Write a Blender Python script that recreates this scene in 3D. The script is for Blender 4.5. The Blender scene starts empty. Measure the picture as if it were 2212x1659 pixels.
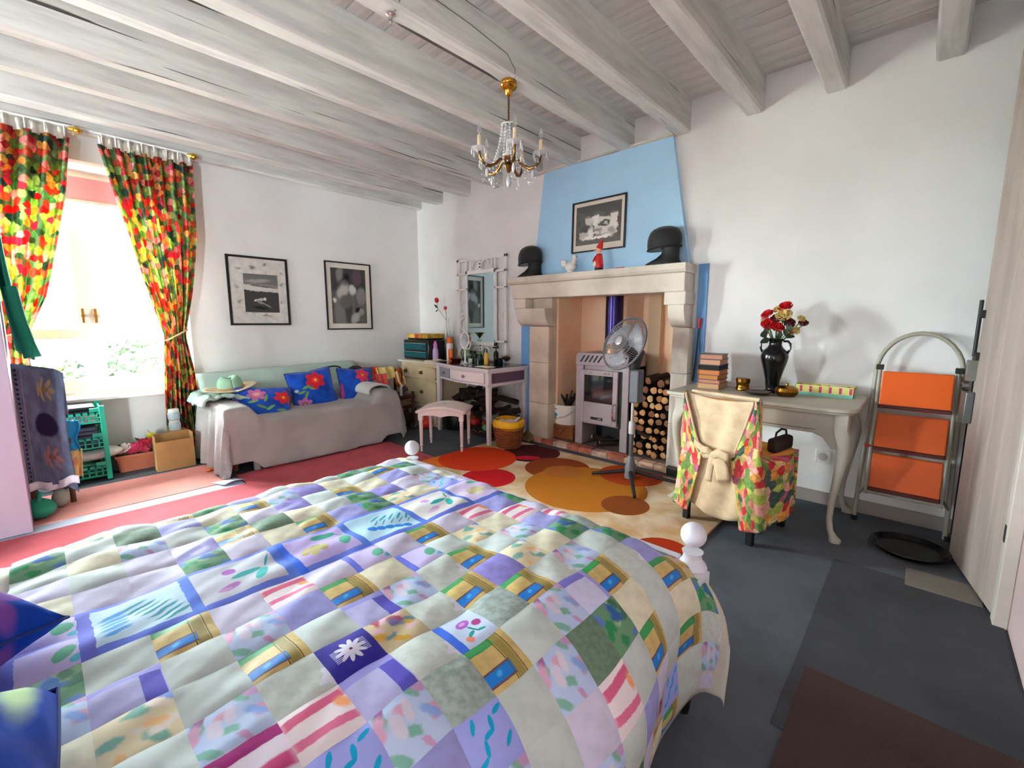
import bpy, bmesh, math, random
from math import sin, cos, pi, radians, sqrt
from mathutils import Vector, Matrix, noise
random.seed(7)
SC = bpy.context.scene
COL = SC.collection
# ------------------------------------------------------------------ camera
cam_d = bpy.data.cameras.new('camera'); cam = bpy.data.objects.new('camera', cam_d); COL.objects.link(cam)
yaw, pitch, roll = 0.7464, 0.1396, 0.0007
fw = Vector((-sin(yaw)*cos(pitch), cos(yaw)*cos(pitch), -sin(pitch)))
rt = Vector((cos(yaw), sin(yaw), 0)); up = rt.cross(fw)
r2 = rt*cos(roll)+up*sin(roll); u2 = -rt*sin(roll)+up*cos(roll)
cam.matrix_world = Matrix(((r2.x, u2.x, -fw.x, 0), (r2.y, u2.y, -fw.y, 0), (r2.z, u2.z, -fw.z, 1.25), (0, 0, 0, 1)))
cam_d.sensor_width = 36; cam_d.lens = 36*953.62/2212; cam_d.clip_start = .02
SC.camera = cam
# ------------------------------------------------------------------ world, light, exposure
W = bpy.data.worlds.new('sky'); SC.world = W; W.use_nodes = True
bg = W.node_tree.nodes['Background']; bg.inputs[0].default_value = (.84, .985, 1, 1); bg.inputs[1].default_value = 32.0
def area(name, loc, rot, sx, sy, energy=0, portal=False, col=(1, 1, 1)):
    d = bpy.data.lights.new(name, 'AREA'); d.shape = 'RECTANGLE'; d.size = sx; d.size_y = sy; d.energy = energy; d.color = col
    if portal: d.cycles.is_portal = True
    o = bpy.data.objects.new(name, d); COL.objects.link(o); o.location = loc; o.rotation_euler = rot; return o
area('window_portal', (-5.44, .36, 1.58), (0, -pi/2, 0), 2.0, 1.3, portal=True)
area("rear_fill_portal", (-4.2, -2.58, 1.3), (pi/2, 0, 0), .4, 1.0, portal=True)  # for the unseen opening added behind the camera as fill
area("side_fill_portal", (.45, -2.05, .83), (0, pi/2, 0), 1.42, .31, portal=True)  # for the unseen slot added in the right wall as fill
vs = SC.view_settings; vs.view_transform = 'Standard'; vs.look = 'None'; vs.gamma = 1; vs.use_curve_mapping = False
vs.exposure = 2.55
SC.cycles.max_bounces = 10; SC.cycles.diffuse_bounces = 6; SC.cycles.glossy_bounces = 4; SC.cycles.transmission_bounces = 8
SC.cycles.use_denoising = True; SC.cycles.caustics_reflective = False; SC.cycles.caustics_refractive = False
SC.cycles.sample_clamp_indirect = 8
# ------------------------------------------------------------------ materials
def lin(c):
    return tuple((v/12.92 if v <= .04045 else ((v+.055)/1.055)**2.4) for v in c[:3])+(1,)
class NT:
    def __init__(s, name):
        s.m = bpy.data.materials.new(name); s.m.use_nodes = True; s.t = s.m.node_tree; s.b = s.t.nodes['Principled BSDF']
    def n(s, typ, **kw):
        nd = s.t.nodes.new('ShaderNode'+typ)
        for k, v in kw.items(): setattr(nd, k, v)
        return nd
    def l(s, a, b): s.t.links.new(a, b)
    def val(s, nd, i, v):
        if isinstance(v, bpy.types.NodeSocket): s.l(v, nd.inputs[i])
        else: nd.inputs[i].default_value = v
    def math(s, op, a, b=0.0):
        nd = s.n('Math', operation=op); s.val(nd, 0, a); s.val(nd, 1, b); return nd.outputs[0]
    def mix(s, f, a, b):
        nd = s.n('Mix', data_type='RGBA'); s.val(nd, 0, f); s.val(nd, 6, a); s.val(nd, 7, b); return nd.outputs[2]
    def smooth(s, x, a, b):
        nd = s.n('MapRange', interpolation_type='SMOOTHSTEP'); s.val(nd, 0, x); nd.inputs[1].default_value = a; nd.inputs[2].default_value = b
        return nd.outputs[0]
    def noise(s, vec, sc, detail=3, rough=.55):
        nd = s.n('TexNoise'); s.l(vec, nd.inputs['Vector']); nd.inputs['Scale'].default_value = sc
        nd.inputs['Detail'].default_value = detail; nd.inputs['Roughness'].default_value = rough; return nd.outputs['Fac']
    def coord(s, w): return s.n('TexCoord').outputs[w]
    def stretch(s, vec, sc):
        nd = s.n('Mapping'); s.l(vec, nd.inputs[0]); nd.inputs['Scale'].default_value = sc; return nd.outputs[0]
    def bump(s, h, strength, dist=.01):
        nd = s.n('Bump'); nd.inputs['Strength'].default_value = strength; nd.inputs['Distance'].default_value = dist
        s.l(h, nd.inputs['Height']); s.l(nd.outputs[0], s.b.inputs['Normal'])
    def set(s, **kw):
        for k, v in kw.items():
            k = k.replace('_', ' ')
            if k in s.b.inputs: s.val(s.b, s.b.inputs.find(k), v)
_mc = {}
def mat(name, col, rough=.6, metal=0, var=0, vs=6, bump=0, bs=60, st=(1, 1, 1), col2=None, coat=0, sheen=0):
    if name in _mc: return _mc[name]
    t = NT(name); c = lin(col); t.set(Base_Color=c, Roughness=rough, Metallic=metal, Coat_Weight=coat, Sheen_Weight=sheen)
    co = t.stretch(t.coord('Object'), st) if (var or bump) else None
    if var:
        c2 = lin(col2) if col2 else lin(tuple(max(0, v*(1-var)) for v in col))
        f = t.smooth(t.noise(co, vs), .35, .7); t.set(Base_Color=t.mix(f, c, c2))
    if bump: t.bump(t.noise(co, bs, 4), bump)
    _mc[name] = t.m; return t.m
def glass(name, col=(1, 1, 1), rough=.02, ior=1.45):
    t = NT(name); t.set(Base_Color=lin(col), Roughness=rough, IOR=ior, Transmission_Weight=1.0); return t.m
def glow(name, col, e):
    t = NT(name); t.set(Base_Color=lin(col), Emission_Color=lin(col), Emission_Strength=e); return t.m
def print_mat(name, base, shapes, coord='UV', wob=0.0, ws=7, rough=.8, var=0, vsc=5, sheen=0, bump=0, bs=80, base2=None):
    """flat print: base colour plus ellipses 'e' / rectangles 'r': (kind, cx, cy, rx, ry, degrees, colour, softness)"""
    t = NT(name); co = t.coord(coord); c = lin(base)
    flat = t.n('VectorMath', operation='MULTIPLY'); t.l(co, flat.inputs[0]); flat.inputs[1].default_value = (1, 1, 0); v = flat.outputs[0]
    if var:
        c = t.mix(t.smooth(t.noise(co, vsc, 4), .35, .68), c, lin(base2) if base2 else lin(tuple(x*(1-var) for x in base)))
    if wob:
        nz = t.n('TexNoise'); t.l(co, nz.inputs['Vector']); nz.inputs['Scale'].default_value = ws; nz.inputs['Detail'].default_value = 2
        a = t.n('VectorMath', operation='SUBTRACT'); t.l(nz.outputs['Color'], a.inputs[0]); a.inputs[1].default_value = (.5, .5, .5)
        b = t.n('VectorMath', operation='MULTIPLY'); t.l(a.outputs[0], b.inputs[0]); b.inputs[1].default_value = (wob, wob, 0)
        d = t.n('VectorMath', operation='ADD'); t.l(v, d.inputs[0]); t.l(b.outputs[0], d.inputs[1]); v = d.outputs[0]
    for sh in shapes:
        k, cx, cy, rx, ry, an, cc = sh[:7]; so = sh[7] if len(sh) > 7 else .12
        mp = t.n('Mapping', vector_type='TEXTURE'); t.l(v, mp.inputs[0]); mp.inputs['Location'].default_value = (cx, cy, 0)
        mp.inputs['Rotation'].default_value = (0, 0, radians(an)); mp.inputs['Scale'].default_value = (rx, ry, 1)
        if k == 'e':
            ln = t.n('VectorMath', operation='LENGTH'); t.l(mp.outputs[0], ln.inputs[0]); x = ln.outputs['Value']
        else:
            sp = t.n('SeparateXYZ'); t.l(mp.outputs[0], sp.inputs[0])
            x = t.math('MAXIMUM', t.math('ABSOLUTE', sp.outputs[0]), t.math('ABSOLUTE', sp.outputs[1]))
        c = t.mix(t.smooth(x, 1.0+so/2, 1.0-so/2), c, lin(cc)) if False else t.mix(t.math('SUBTRACT', 1.0, t.smooth(x, 1.0-so, 1.0)), c, lin(cc))
    t.set(Base_Color=c, Roughness=rough, Sheen_Weight=sheen, Specular_IOR_Level=.25)
    if bump: t.bump(t.noise(t.coord('Object'), bs, 3), bump)
    return t.m
def cells_mat(name, pal, sc, coord='UV', rough=.85, edge=None, trans=0, bump=0, sm=.0):
    """printed blotchy flowers: Voronoi cells coloured from a palette"""
    t = NT(name); co = t.stretch(t.coord(coord), sc)
    nz = t.n('TexNoise'); t.l(co, nz.inputs['Vector']); nz.inputs['Scale'].default_value = 2.2
    a = t.n('VectorMath', operation='MULTIPLY_ADD'); t.l(nz.outputs['Color'], a.inputs[0]); a.inputs[1].default_value = (.55, .55, 0); t.l(co, a.inputs[2])
    vo = t.n('TexVoronoi'); vo.voronoi_dimensions = '2D'; t.l(a.outputs[0], vo.inputs['Vector']); vo.inputs['Scale'].default_value = 1
    sp = t.n('SeparateXYZ'); t.l(vo.outputs['Color'], sp.inputs[0])
    cr = t.n('ValToRGB'); cr.color_ramp.interpolation = 'CONSTANT'; el = cr.color_ramp.elements
    for i in range(len(pal)-2): el.new(.5)
    for i, p in enumerate(pal): el[i].position = i/len(pal); el[i].color = lin(p)
    t.l(sp.outputs[0], cr.inputs[0]); c = cr.outputs[0]
    c2 = t.n('TexVoronoi'); c2.voronoi_dimensions = '2D'; t.l(a.outputs[0], c2.inputs['Vector']); c2.inputs['Scale'].default_value = 2.6
    s2 = t.n('SeparateXYZ'); t.l(c2.outputs['Color'], s2.inputs[0])
    hs = t.n('HueSaturation'); t.l(c, hs.inputs['Color']); t.l(t.math('ADD', t.math('MULTIPLY', s2.outputs[0], .5), .75), hs.inputs['Value'])
    c = hs.outputs[0]
    if edge:
        c = t.mix(t.smooth(vo.outputs['Distance'], .55, .75), c, lin(edge))
    t.set(Base_Color=c, Roughness=rough)
    if trans:
        tr = t.n('BsdfTranslucent'); t.l(c, tr.inputs[0]); mx = t.n('MixShader'); mx.inputs[0].default_value = trans
        t.l(t.b.outputs[0], mx.inputs[1]); t.l(tr.outputs[0], mx.inputs[2]); t.l(mx.outputs[0], t.t.nodes['Material Output'].inputs[0])
    return t.m
# ------------------------------------------------------------------ mesh helpers
def BM(): return bmesh.new()
V3 = Vector
def box(b, x0, y0, z0, x1, y1, z1, M=None):
    vs_ = [b.verts.new((M @ V3(p)) if M else p) for p in ((x0, y0, z0), (x1, y0, z0), (x1, y1, z0), (x0, y1, z0), (x0, y0, z1), (x1, y0, z1), (x1, y1, z1), (x0, y1, z1))]
    for f in ((0, 3, 2, 1), (4, 5, 6, 7), (0, 1, 5, 4), (1, 2, 6, 5), (2, 3, 7, 6), (3, 0, 4, 7)): b.faces.new([vs_[i] for i in f])
    return b
def ring(b, c, ax, r, n, ph=0.0):
    ax = ax.normalized(); a = ax.orthogonal().normalized(); d = ax.cross(a)
    return [b.verts.new(c+a*(r*cos(2*pi*i/n+ph))+d*(r*sin(2*pi*i/n+ph))) for i in range(n)]
def skin(b, R0, R1):
    n = len(R0)
    for i in range(n): b.faces.new((R0[i], R0[(i+1) % n], R1[(i+1) % n], R1[i]))
def cyl(b, p0, p1, r0, r1=None, n=12):
    p0 = V3(p0); p1 = V3(p1); r1 = r0 if r1 is None else r1
    A = ring(b, p0, p1-p0, r0, n); B = ring(b, p1, p1-p0, r1, n); skin(b, A, B); b.faces.new(A[::-1]); b.faces.new(B); return b
def tube(b, pts, r, n=8, closed=False):
    pts = [V3(p) for p in pts]; rs = r if isinstance(r, (list, tuple)) else [r]*len(pts); N = len(pts); R = []; ref = None
    for i, p in enumerate(pts):
        d = (pts[(i+1) % N]-pts[i-1]) if closed else (pts[min(i+1, N-1)]-pts[max(i-1, 0)])
        d.normalize()
        a = d.orthogonal().normalized() if ref is None else (ref-d*ref.dot(d)).normalized()
        ref = a; c = d.cross(a)
        R.append([b.verts.new(p+a*(rs[i]*cos(2*pi*k/n))+c*(rs[i]*sin(2*pi*k/n))) for k in range(n)])
    for i in range(N-1): skin(b, R[i], R[i+1])
    if closed: skin(b, R[-1], R[0])
    else: b.faces.new(R[0][::-1]); b.faces.new(R[-1])
    return b
def lathe(b, prof, n=24, M=None, cap=True):
    R = []
    for r, z in prof:
        R.append([b.verts.new((M @ V3((max(r, 1e-4)*cos(2*pi*i/n), max(r, 1e-4)*sin(2*pi*i/n), z))) if M else (max(r, 1e-4)*cos(2*pi*i/n), max(r, 1e-4)*sin(2*pi*i/n), z)) for i in range(n)])
    for i in range(len(R)-1): skin(b, R[i], R[i+1])
    if cap: b.faces.new(R[0][::-1]); b.faces.new(R[-1])
    return b
def ball(b, c, r, nu=16, nv=10, M=None):
    r = (r, r, r) if not isinstance(r, (tuple, list)) else r
    T = Matrix.Translation(V3(c)) @ (M or Matrix.Identity(4)) @ Matrix.Diagonal((*r, 1))
    bmesh.ops.create_uvsphere(b, u_segments=nu, v_segments=nv, radius=1, matrix=T); return b
def prism(b, pts, ext):
    ext = V3(ext); A = [b.verts.new(p) for p in pts]; B = [b.verts.new(V3(p)+ext) for p in pts]; n = len(pts)
    for i in range(n): b.faces.new((A[i], A[(i+1) % n], B[(i+1) % n], B[i]))
    b.faces.new(A[::-1]); b.faces.new(B); return b
def surf(b, f, nu, nv, u0=0, u1=1, v0=0, v1=1, uv=None):
    L = b.loops.layers.uv.verify(); G = []
    for j in range(nv+1):
        G.append([b.verts.new(f(u0+(u1-u0)*i/nu, v0+(v1-v0)*j/nv)) for i in range(nu+1)])
    for j in range(nv):
        for i in range(nu):
            fc = b.faces.new((G[j][i], G[j][i+1], G[j+1][i+1], G[j+1][i]))
            for lp, (a, c) in zip(fc.loops, ((i, j), (i+1, j), (i+1, j+1), (i, j+1))):
                q = (u0+(u1-u0)*a/nu, v0+(v1-v0)*c/nv); lp[L].uv = uv(*q) if uv else q
    return b
def obj(name, b, m, parent=None, local=False, smooth=True, bevel=0, solid=0, sub=0, ang=40, label=None, off=-1):
    bmesh.ops.recalc_face_normals(b, faces=b.faces[:]) if not solid else None
    me = bpy.data.meshes.new(name); b.to_mesh(me); b.free()
    if m: me.materials.append(m)
    if smooth:
        me.polygons.foreach_set('use_smooth', [True]*len(me.polygons))
        if not sub and not solid: me.set_sharp_from_angle(angle=radians(ang))
    o = bpy.data.objects.new(name, me); COL.objects.link(o)
    if bevel:
        md = o.modifiers.new('bevel', 'BEVEL'); md.width = bevel; md.segments = 2; md.limit_method = 'ANGLE'; md.angle_limit = radians(50)
    if solid:
        md = o.modifiers.new('thick', 'SOLIDIFY'); md.thickness = solid; md.offset = off
    if sub:
        md = o.modifiers.new('sub', 'SUBSURF'); md.levels = sub; md.render_levels = sub
    if parent:
        o.parent = parent
        if not local:
            w = Matrix.Identity(4); p = parent
            ch = []
            while p: ch.append(p); p = p.parent
            for q in reversed(ch): w = w @ q.matrix_parent_inverse @ q.matrix_basis
            o.matrix_parent_inverse = w.inverted()
    if label: o['label'] = label
    return o
def tag(o, label, cat, group=None):
    o['label'] = label; o['category'] = cat
    if group: o['group'] = group
    return o
def thing(name, label, cat, loc=(0, 0, 0), rz=0, group=None):
    o = bpy.data.objects.new(name, None); COL.objects.link(o); o.location = loc; o.rotation_euler = (0, 0, rz); o.empty_display_size = .05
    return tag(o, label, cat, group)
def structure(o): o['kind'] = 'structure'; return o
def dup(o, parent=None):
    c = o.copy(); COL.objects.link(c)
    if parent: c.parent = parent; c.matrix_parent_inverse = o.matrix_parent_inverse.copy()
    for ch in list(o.children): dup(ch, c)
    return c
def clone(root, loc, rz, label, group=None):
    c = dup(root); c.location = loc; c.rotation_euler = (0, 0, rz); c['label'] = label
    if group: c['group'] = group
    return c
def bx(name, x0, y0, z0, x1, y1, z1, m, parent=None, **k): return obj(name, box(BM(), x0, y0, z0, x1, y1, z1), m, parent, smooth=False, **k)
def fbm(x, y, z=0, s=1): return noise.noise(V3((x*s, y*s, z*s)))
# ================================================================== room shell
YB, XW, ZC = 3.62, -5.06, 2.93
M_wall = mat('wall_paint', (.92, .915, .91), .85, var=.04, vs=1.5, bump=.12, bs=25)
M_wallR = mat('wall_paint_pinkish', (.80, .70, .69), .8, var=.06, vs=2, bump=.12, bs=25)
M_white = mat('white_gloss', (.92, .91, .90), .35)
def beam_mat():
    t = NT('beam_paint'); co = t.coord('Object'); s1 = t.stretch(co, (6, .7, 6))
    c = t.mix(t.smooth(t.noise(s1, 3), .35, .7), lin((.86, .855, .84)), lin((.77, .765, .755)))
    cr = t.smooth(t.noise(t.stretch(co, (5, .22, 16)), 2.2, 2), .672, .69); c = t.mix(cr, c, lin((.30, .28, .27)))   # open cracks along the grain
    t.set(Base_Color=c, Roughness=.6); t.bump(t.noise(s1, 8, 4), .25); return t.m
M_beam = beam_mat()
M_board = mat('board_paint', (.84, .82, .81), .7, var=.08, vs=3, st=(.6, 6, 6), bump=.15, bs=10)
M_dark = mat('dark_gap', (.10, .09, .09), .9)
M_carpet = mat('grey_carpet', (.36, .385, .42), .95, var=.14, vs=3, bump=.5, bs=350)
M_carpet2 = mat('dark_grey_carpet', (.27, .28, .305), .95, var=.14, vs=3, bump=.5, bs=350)
# floor
structure(bx('floor', XW-.5, -2.9, -.06, 1.2, 4.3, 0, M_carpet))
# back wall with the fireplace opening X -2.74..-1.48, z 0..1.6
b = BM(); box(b, XW-.4, YB, 0, -2.74, YB+.55, 3.1); box(b, -1.48, YB, 0, 1.1, YB+.55, 3.1); box(b, -2.74, YB, 1.62, -1.48, YB+.55, 3.1)
wall_back = structure(obj('wall_back', b, M_wall, smooth=False))
# window wall with an opening Y -.32..1.02, z .62..2.5
b = BM(); box(b, XW-.38, -2.6, 0, XW, -.32, 3.1); box(b, XW-.38, 1.02, 0, XW, YB, 3.1); box(b, XW-.38, -.32, 0, XW, 1.02, .60); box(b, XW-.38, -.32, 2.52, XW, 1.02, 3.1)
structure(obj('wall_left', b, M_wall, smooth=False))
# right wall, the short return behind the plank door, and the wall behind the camera
b = BM(); box(b, .37, -1.9, 0, .47, 2.6, 3.1); box(b, .37, -2.6, 0, .47, -2.2, 3.1); box(b, .37, -2.2, 1.54, .47, -1.9, 3.1); box(b, .37, -2.2, 0, .47, -1.9, .12)
structure(obj('wall_right', b, M_wallR, smooth=False))   # with a narrow unglazed slot behind the camera, added for fill light
b = BM(); box(b, .95, 2.5, 0, 1.05, YB, 3.1); box(b, .47, 2.5, 0, .95, 2.6, 3.1)
structure(obj('wall_alcove', b, M_wall, smooth=False))
b = BM(); box(b, XW-.4, -2.6, 0, -4.4, -2.5, 3.1); box(b, -4.0, -2.6, 0, .47, -2.5, 3.1); box(b, -4.4, -2.6, 0, -4.0, -2.5, .8); box(b, -4.4, -2.6, 1.8, -4.0, -2.5, 3.1)
structure(obj('wall_front', b, M_wall, smooth=False))  # its small unseen opening is added to let in fill light
# ceiling: slab, boards, beams
ceiling = structure(bx('ceiling', XW-.4, -2.6, 2.955, 1.05, 4.1, 3.05, M_dark))
b0 = None; y = -2.5; k = 0
rb = random.Random(3)
while y < YB:
    if b0 is None:
        b0 = bx('ceiling_board', XW, -.0575, -.012, .98, .0575, .012, M_board, ceiling, local=True); o = b0
    else:
        o = b0.copy(); COL.objects.link(o); o.parent = ceiling
    o.location = (0, y+.0575, 2.945+rb.uniform(-.003, .003)); y += .12
for i, (xa, xb) in enumerate(((-5.04, -4.95), (-4.65, -4.51), (-4.11, -4.0), (-3.59, -3.49), (-3.04, -2.93), (-2.59, -2.48), (-2.06, -1.94), (-1.585, -1.465), (-1.075, -.96), (-.60, -.49), (-.09, .03), (.45, .56))):
    b = BM(); N = 26; r = random.Random(i); L = b.loops.layers.uv.verify(); R = []
    for j in range(N+1):
        yy = -2.5+(YB+.05+2.5)*j/N; w1 = fbm(yy*1.3, i*3.7)*.008; w2 = fbm(yy*1.1, i*5.1+9)*.008; h = fbm(yy*.9, i*2.2+20)*.008
        c = .012
        R.append([b.verts.new(p) for p in ((xa+w1+c, yy, 2.70+h), (xb+w2-c, yy, 2.70+h), (xb+w2, yy, 2.70+h+c), (xb+w2, yy, ZC+.01), (xa+w1, yy, ZC+.01), (xa+w1, yy, 2.70+h+c))])
    for j in range(N): skin(b, R[j], R[j+1])
    b.faces.new(R[0][::-1]); b.faces.new(R[-1])
    obj('ceiling_beam', b, M_beam, ceiling, ang=30)
# cable running down the beam side to the chandelier, broken hook
# skirting on the back wall right of the fireplace
structure(bx('baseboard_back', -1.26, YB-.016, 0, .95, YB, .085, mat('skirting_paint', (.62, .58, .56), .6)))
structure(bx('baseboard_corner', XW, YB-.016, 0, -3.25, YB, .09, M_white))
# ------------------------------------------------------------------ window
win = structure(obj('window_1', (lambda b: (box(b, -5.36, -.32, .60, -5.29, -.26, 2.52), box(b, -5.36, .96, .60, -5.29, 1.02, 2.52), box(b, -5.36, -.26, .60, -5.29, .96, .65), box(b, -5.36, -.26, 2.47, -5.29, .96, 2.52), b)[-1])(BM()), M_white, smooth=False))
def pane_mat():
    t = NT('window_glass'); tr = t.n('BsdfTransparent'); gl = t.n('BsdfGlossy'); gl.inputs['Roughness'].default_value = .01
    fr = t.n('Fresnel'); fr.inputs[0].default_value = 1.45; mx = t.n('MixShader'); t.l(fr.outputs[0], mx.inputs[0]); t.l(tr.outputs[0], mx.inputs[1]); t.l(gl.outputs[0], mx.inputs[2])
    t.l(mx.outputs[0], t.t.nodes['Material Output'].inputs[0]); return t.m
M_pane = pane_mat()
for (ya, g0, g1, yb) in ((-.258, -.09, .285, .352), (.352, .43, .80, .958)):
    b = BM(); box(b, -5.345, ya, .652, -5.30, g0, 2.468); box(b, -5.345, g1, .652, -5.30, yb, 2.468)
    for z0, z1 in ((.652, .76), (1.105, 1.185), (2.40, 2.468)): box(b, -5.345, g0, z0, -5.30, g1, z1)
    cs = obj('casement', b, M_white, win, smooth=False)
    for z0, z1 in ((.755, 1.110), (1.18, 2.405)):
        bx('window_pane', -5.326, g0-.005, z0, -5.322, g1+.005, z1, M_pane, cs)
    b = BM(); cyl(b, (-5.30, yb-.04 if ya < 0 else ya+.04, 1.3), (-5.27, yb-.04 if ya < 0 else ya+.04, 1.3), .012); box(b, -5.28, (yb-.048 if ya < 0 else ya+.032), 1.24, -5.268, (yb-.032 if ya < 0 else ya+.048), 1.36)
    obj('window_handle', b, mat('brass', (.78, .58, .25), .25, 1), cs)
obj('window_sill', box(BM(), -5.30, -.34, .60, -4.97, 1.04, .628), M_white, win, bevel=.006)
t = thing('roller_blind', 'pink roller blind pulled partly down at the top of the window', 'blind', (-5.2, .35, 2.45))
M_pink = mat('pink_blind', (.93, .70, .78), .8)
obj('blind_fabric', box(BM(), -5.213, -.30, 2.24, -5.207, 1.0, 2.43), M_pink, t); obj('blind_roller', cyl(BM(), (-5.2, -.31, 2.45), (-5.2, 1.01, 2.45), .028), M_white, t)
obj('bottom_bar', box(BM(), -5.218, -.30, 2.225, -5.202, 1.0, 2.245), M_white, t)
# garden seen through the panes
structure(bx('garden_ground', -40, -25, -.5, -5.5, 25, -.4, mat('pale_gravel', (.80, .79, .72), .95, var=.1, vs=1)))
M_leaf = mat('hedge_leaves', (.07, .13, .045), .9, var=.4, vs=4, col2=(.11, .17, .06))
def bush(name, label, c, r, n, seed, m=M_leaf, cat='bush', group=None):
    b = BM(); rr = random.Random(seed)
    for i in range(n):
        while True:
            d = V3((rr.uniform(-1, 1), rr.uniform(-1, 1), rr.uniform(-1, 1)))
            if .3 < d.length < 1: break
        p = V3(c)+V3((d.x*r[0], d.y*r[1], d.z*r[2])); s = rr.uniform(.05, .11)
        q = V3((rr.uniform(-1, 1), rr.uniform(-1, 1), rr.uniform(-1, 1))).normalized(); e = q.orthogonal().normalized(); f = q.cross(e)
        b.faces.new([b.verts.new(p+e*s), b.verts.new(p+f*s*.5), b.verts.new(p-e*s), b.verts.new(p-f*s*.5)])
    t = thing(name, label, cat, (c[0], c[1], -.4), 0, group)
    o = obj('foliage', b, m, t, smooth=False); o['kind'] = 'stuff'
    bb = BM(); cyl(bb, (c[0], c[1], -.41), (c[0], c[1], c[2]), .05, .03, 8)
    obj('stem', bb, mat('bark', (.35, .28, .22), .9), t)
    return t
bush('garden_bush', 'clipped green garden bush seen through the lower right window pane', (-9.0, 1.05, .35), (.9, .75, .75), 1500, 1)
bush('garden_bush', 'loose yellow green garden shrub seen through the lower left window pane', (-9.5, .1, .15), (.9, .6, .6), 900, 2, mat('pale_leaves', (.17, .20, .07), .9, var=.3, vs=4))
bush('garden_tree', 'pale leafy garden tree rising behind the bushes outside the window', (-15, 1.6, 1.9), (1.0, 1.3, 1.4), 700, 5, mat('tree_leaves', (.22, .26, .13), .9, var=.3, vs=3), 'tree')
# ------------------------------------------------------------------ plank door standing open on the right
M_door = mat('door_paint', (.68, .62, .585), .6, var=.1, vs=3, st=(3, 3, .4), bump=.2, bs=14)
door = structure(bpy.data.objects.new('door_1', None)); COL.objects.link(door)
door.location = (.34, 2.66, 0); door.rotation_euler = (0, 0, math.atan2(3.23-2.66, .23-.34))
Ld = .585
for i in range(4):
    obj('door_plank', box(BM(), i*Ld/4+.001, -.016, .02, (i+1)*Ld/4-.001, .016, 2.5), M_door, door, local=True, bevel=.003, smooth=False)
for z in (.25, 1.25, 2.2): obj('door_batten', box(BM(), .02, -.04, z, Ld-.02, -.016, z+.1), M_door, door, local=True, bevel=.004, smooth=False)
M_iron = mat('dark_iron', (.20, .19, .18), .5, .6); M_steel = mat('dull_steel', (.55, .55, .53), .4, .8)
b = BM(); cyl(b, (Ld-.005, .03, 1.08), (Ld-.005, .03, 1.36), .008); box(b, Ld-.03, .016, 1.06, Ld+.015, .03, 1.10); box(b, Ld-.03, .016, 1.27, Ld+.015, .03, 1.31)
obj('bolt', b, M_iron, door, local=True)
b = BM(); box(b, Ld-.025, .016, .955, Ld+.01, .05, 1.06); cyl(b, (Ld-.008, .035, .93), (Ld-.008, .06, .93), .014); obj('latch', b, M_steel, door, local=True)
b = BM(); box(b, Ld-.05, .018, .74, Ld+.03, .05, .90); obj('lock_case', b, mat('grey_iron', (.42, .43, .43), .45, .6), door, local=True, bevel=.004)
b = BM(); tube(b, [(Ld-.008, .034, .90), (Ld-.008, .055, .91), (Ld-.008, .06, .93), (Ld-.008, .04, .955)], .006); obj('staple', b, M_iron, door, local=True)
tr = structure(obj('trim_1', box(BM(), .325, 2.585, 0, .37, 2.655, 2.6), mat('door_post_paint', (.80, .76, .73), .5, var=.08, vs=3), bevel=.004))
obj('keyhole_plate', box(BM(), .3222, 2.605, .36, .3255, 2.635, .43), M_iron, tr, bevel=.002)
# back-wall socket
so = tag(obj('wall_socket', box(BM(), -.47, YB-.012, .29, -.38, YB+.001, .38), M_white, bevel=.006), 'small white socket on the back wall beneath the table', 'socket')
obj('socket_insert', lathe(BM(), [(.028, 0), (.028, .004), (.022, .0045)], 20, Matrix.Translation((-.425, YB-.012, .335)) @ Matrix.Rotation(pi/2, 4, 'X')), mat('socket_shade', (.75, .74, .73), .5), so)
# ------------------------------------------------------------------ carpets and rugs
M_red = mat('red_carpet', (.80, .34, .38), .95, var=.14, vs=3, bump=.4, bs=300)
M_pinkmat = mat('pink_mat', (.93, .62, .58), .9, var=.05, vs=4, bump=.3, bs=200)
def slab(name, x0, y0, x1, y1, z, m, label, cat, rz=0):
    o = obj(name, box(BM(), x0, y0, .0002, x1, y1, z), m, bevel=.002, smooth=False); o.rotation_euler = (0, 0, rz); return tag(o, label, cat)
slab('floor_strip', -3.93, -1.2, -3.70, 1.01, .003, mat('pale_blue_strip', (.78, .82, .90), .7), 'pale blue strip of bare floor between the pink mat and the red runner', 'strip')
tag(obj('carpet_runner', prism(BM(), [V3((x, y, .0002)) for x, y in ((-3.74, -1.6), (-2.4, -1.6), (-2.4, 2.42), (-4.02, 2.42), (-4.02, 1.02), (-3.74, 1.02))], (0, 0, .010)), M_red, smooth=False), 'long red carpet runner on the floor between the sofa and the bed', 'carpet')
slab('floor_mat', -4.52, -.35, -3.89, .93, .008, M_pinkmat, 'salmon pink mat on the floor below the window', 'mat')
slab('carpet_piece', -.235, 1.45, .36, 2.78, .006, M_carpet2, 'dark grey carpet offcut beside the plank door on the right', 'carpet')
slab('door_mat', -.20, .55, .36, 1.79, .012, mat('brown_mat', (.27, .20, .19), .95, bump=.5, bs=300), 'dark brown mat at the bottom right corner of the floor', 'mat')
slab('carpet_remnant', .05, 2.72, .31, 2.92, .009, mat('beige_grey_carpet', (.50, .47, .44), .95, bump=.5, bs=300), 'small beige grey carpet remnant in front of the plank door', 'carpet')
cre, ora, mar, red, bro, gol, ora2, tan_, low = (.86, .75, .60), (.88, .24, .06), (.30, .07, .07), (.82, .05, .10), (.58, .25, .08), (.76, .46, .09), (.74, .26, .04), (.56, .28, .07), (.72, .20, .02)
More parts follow.
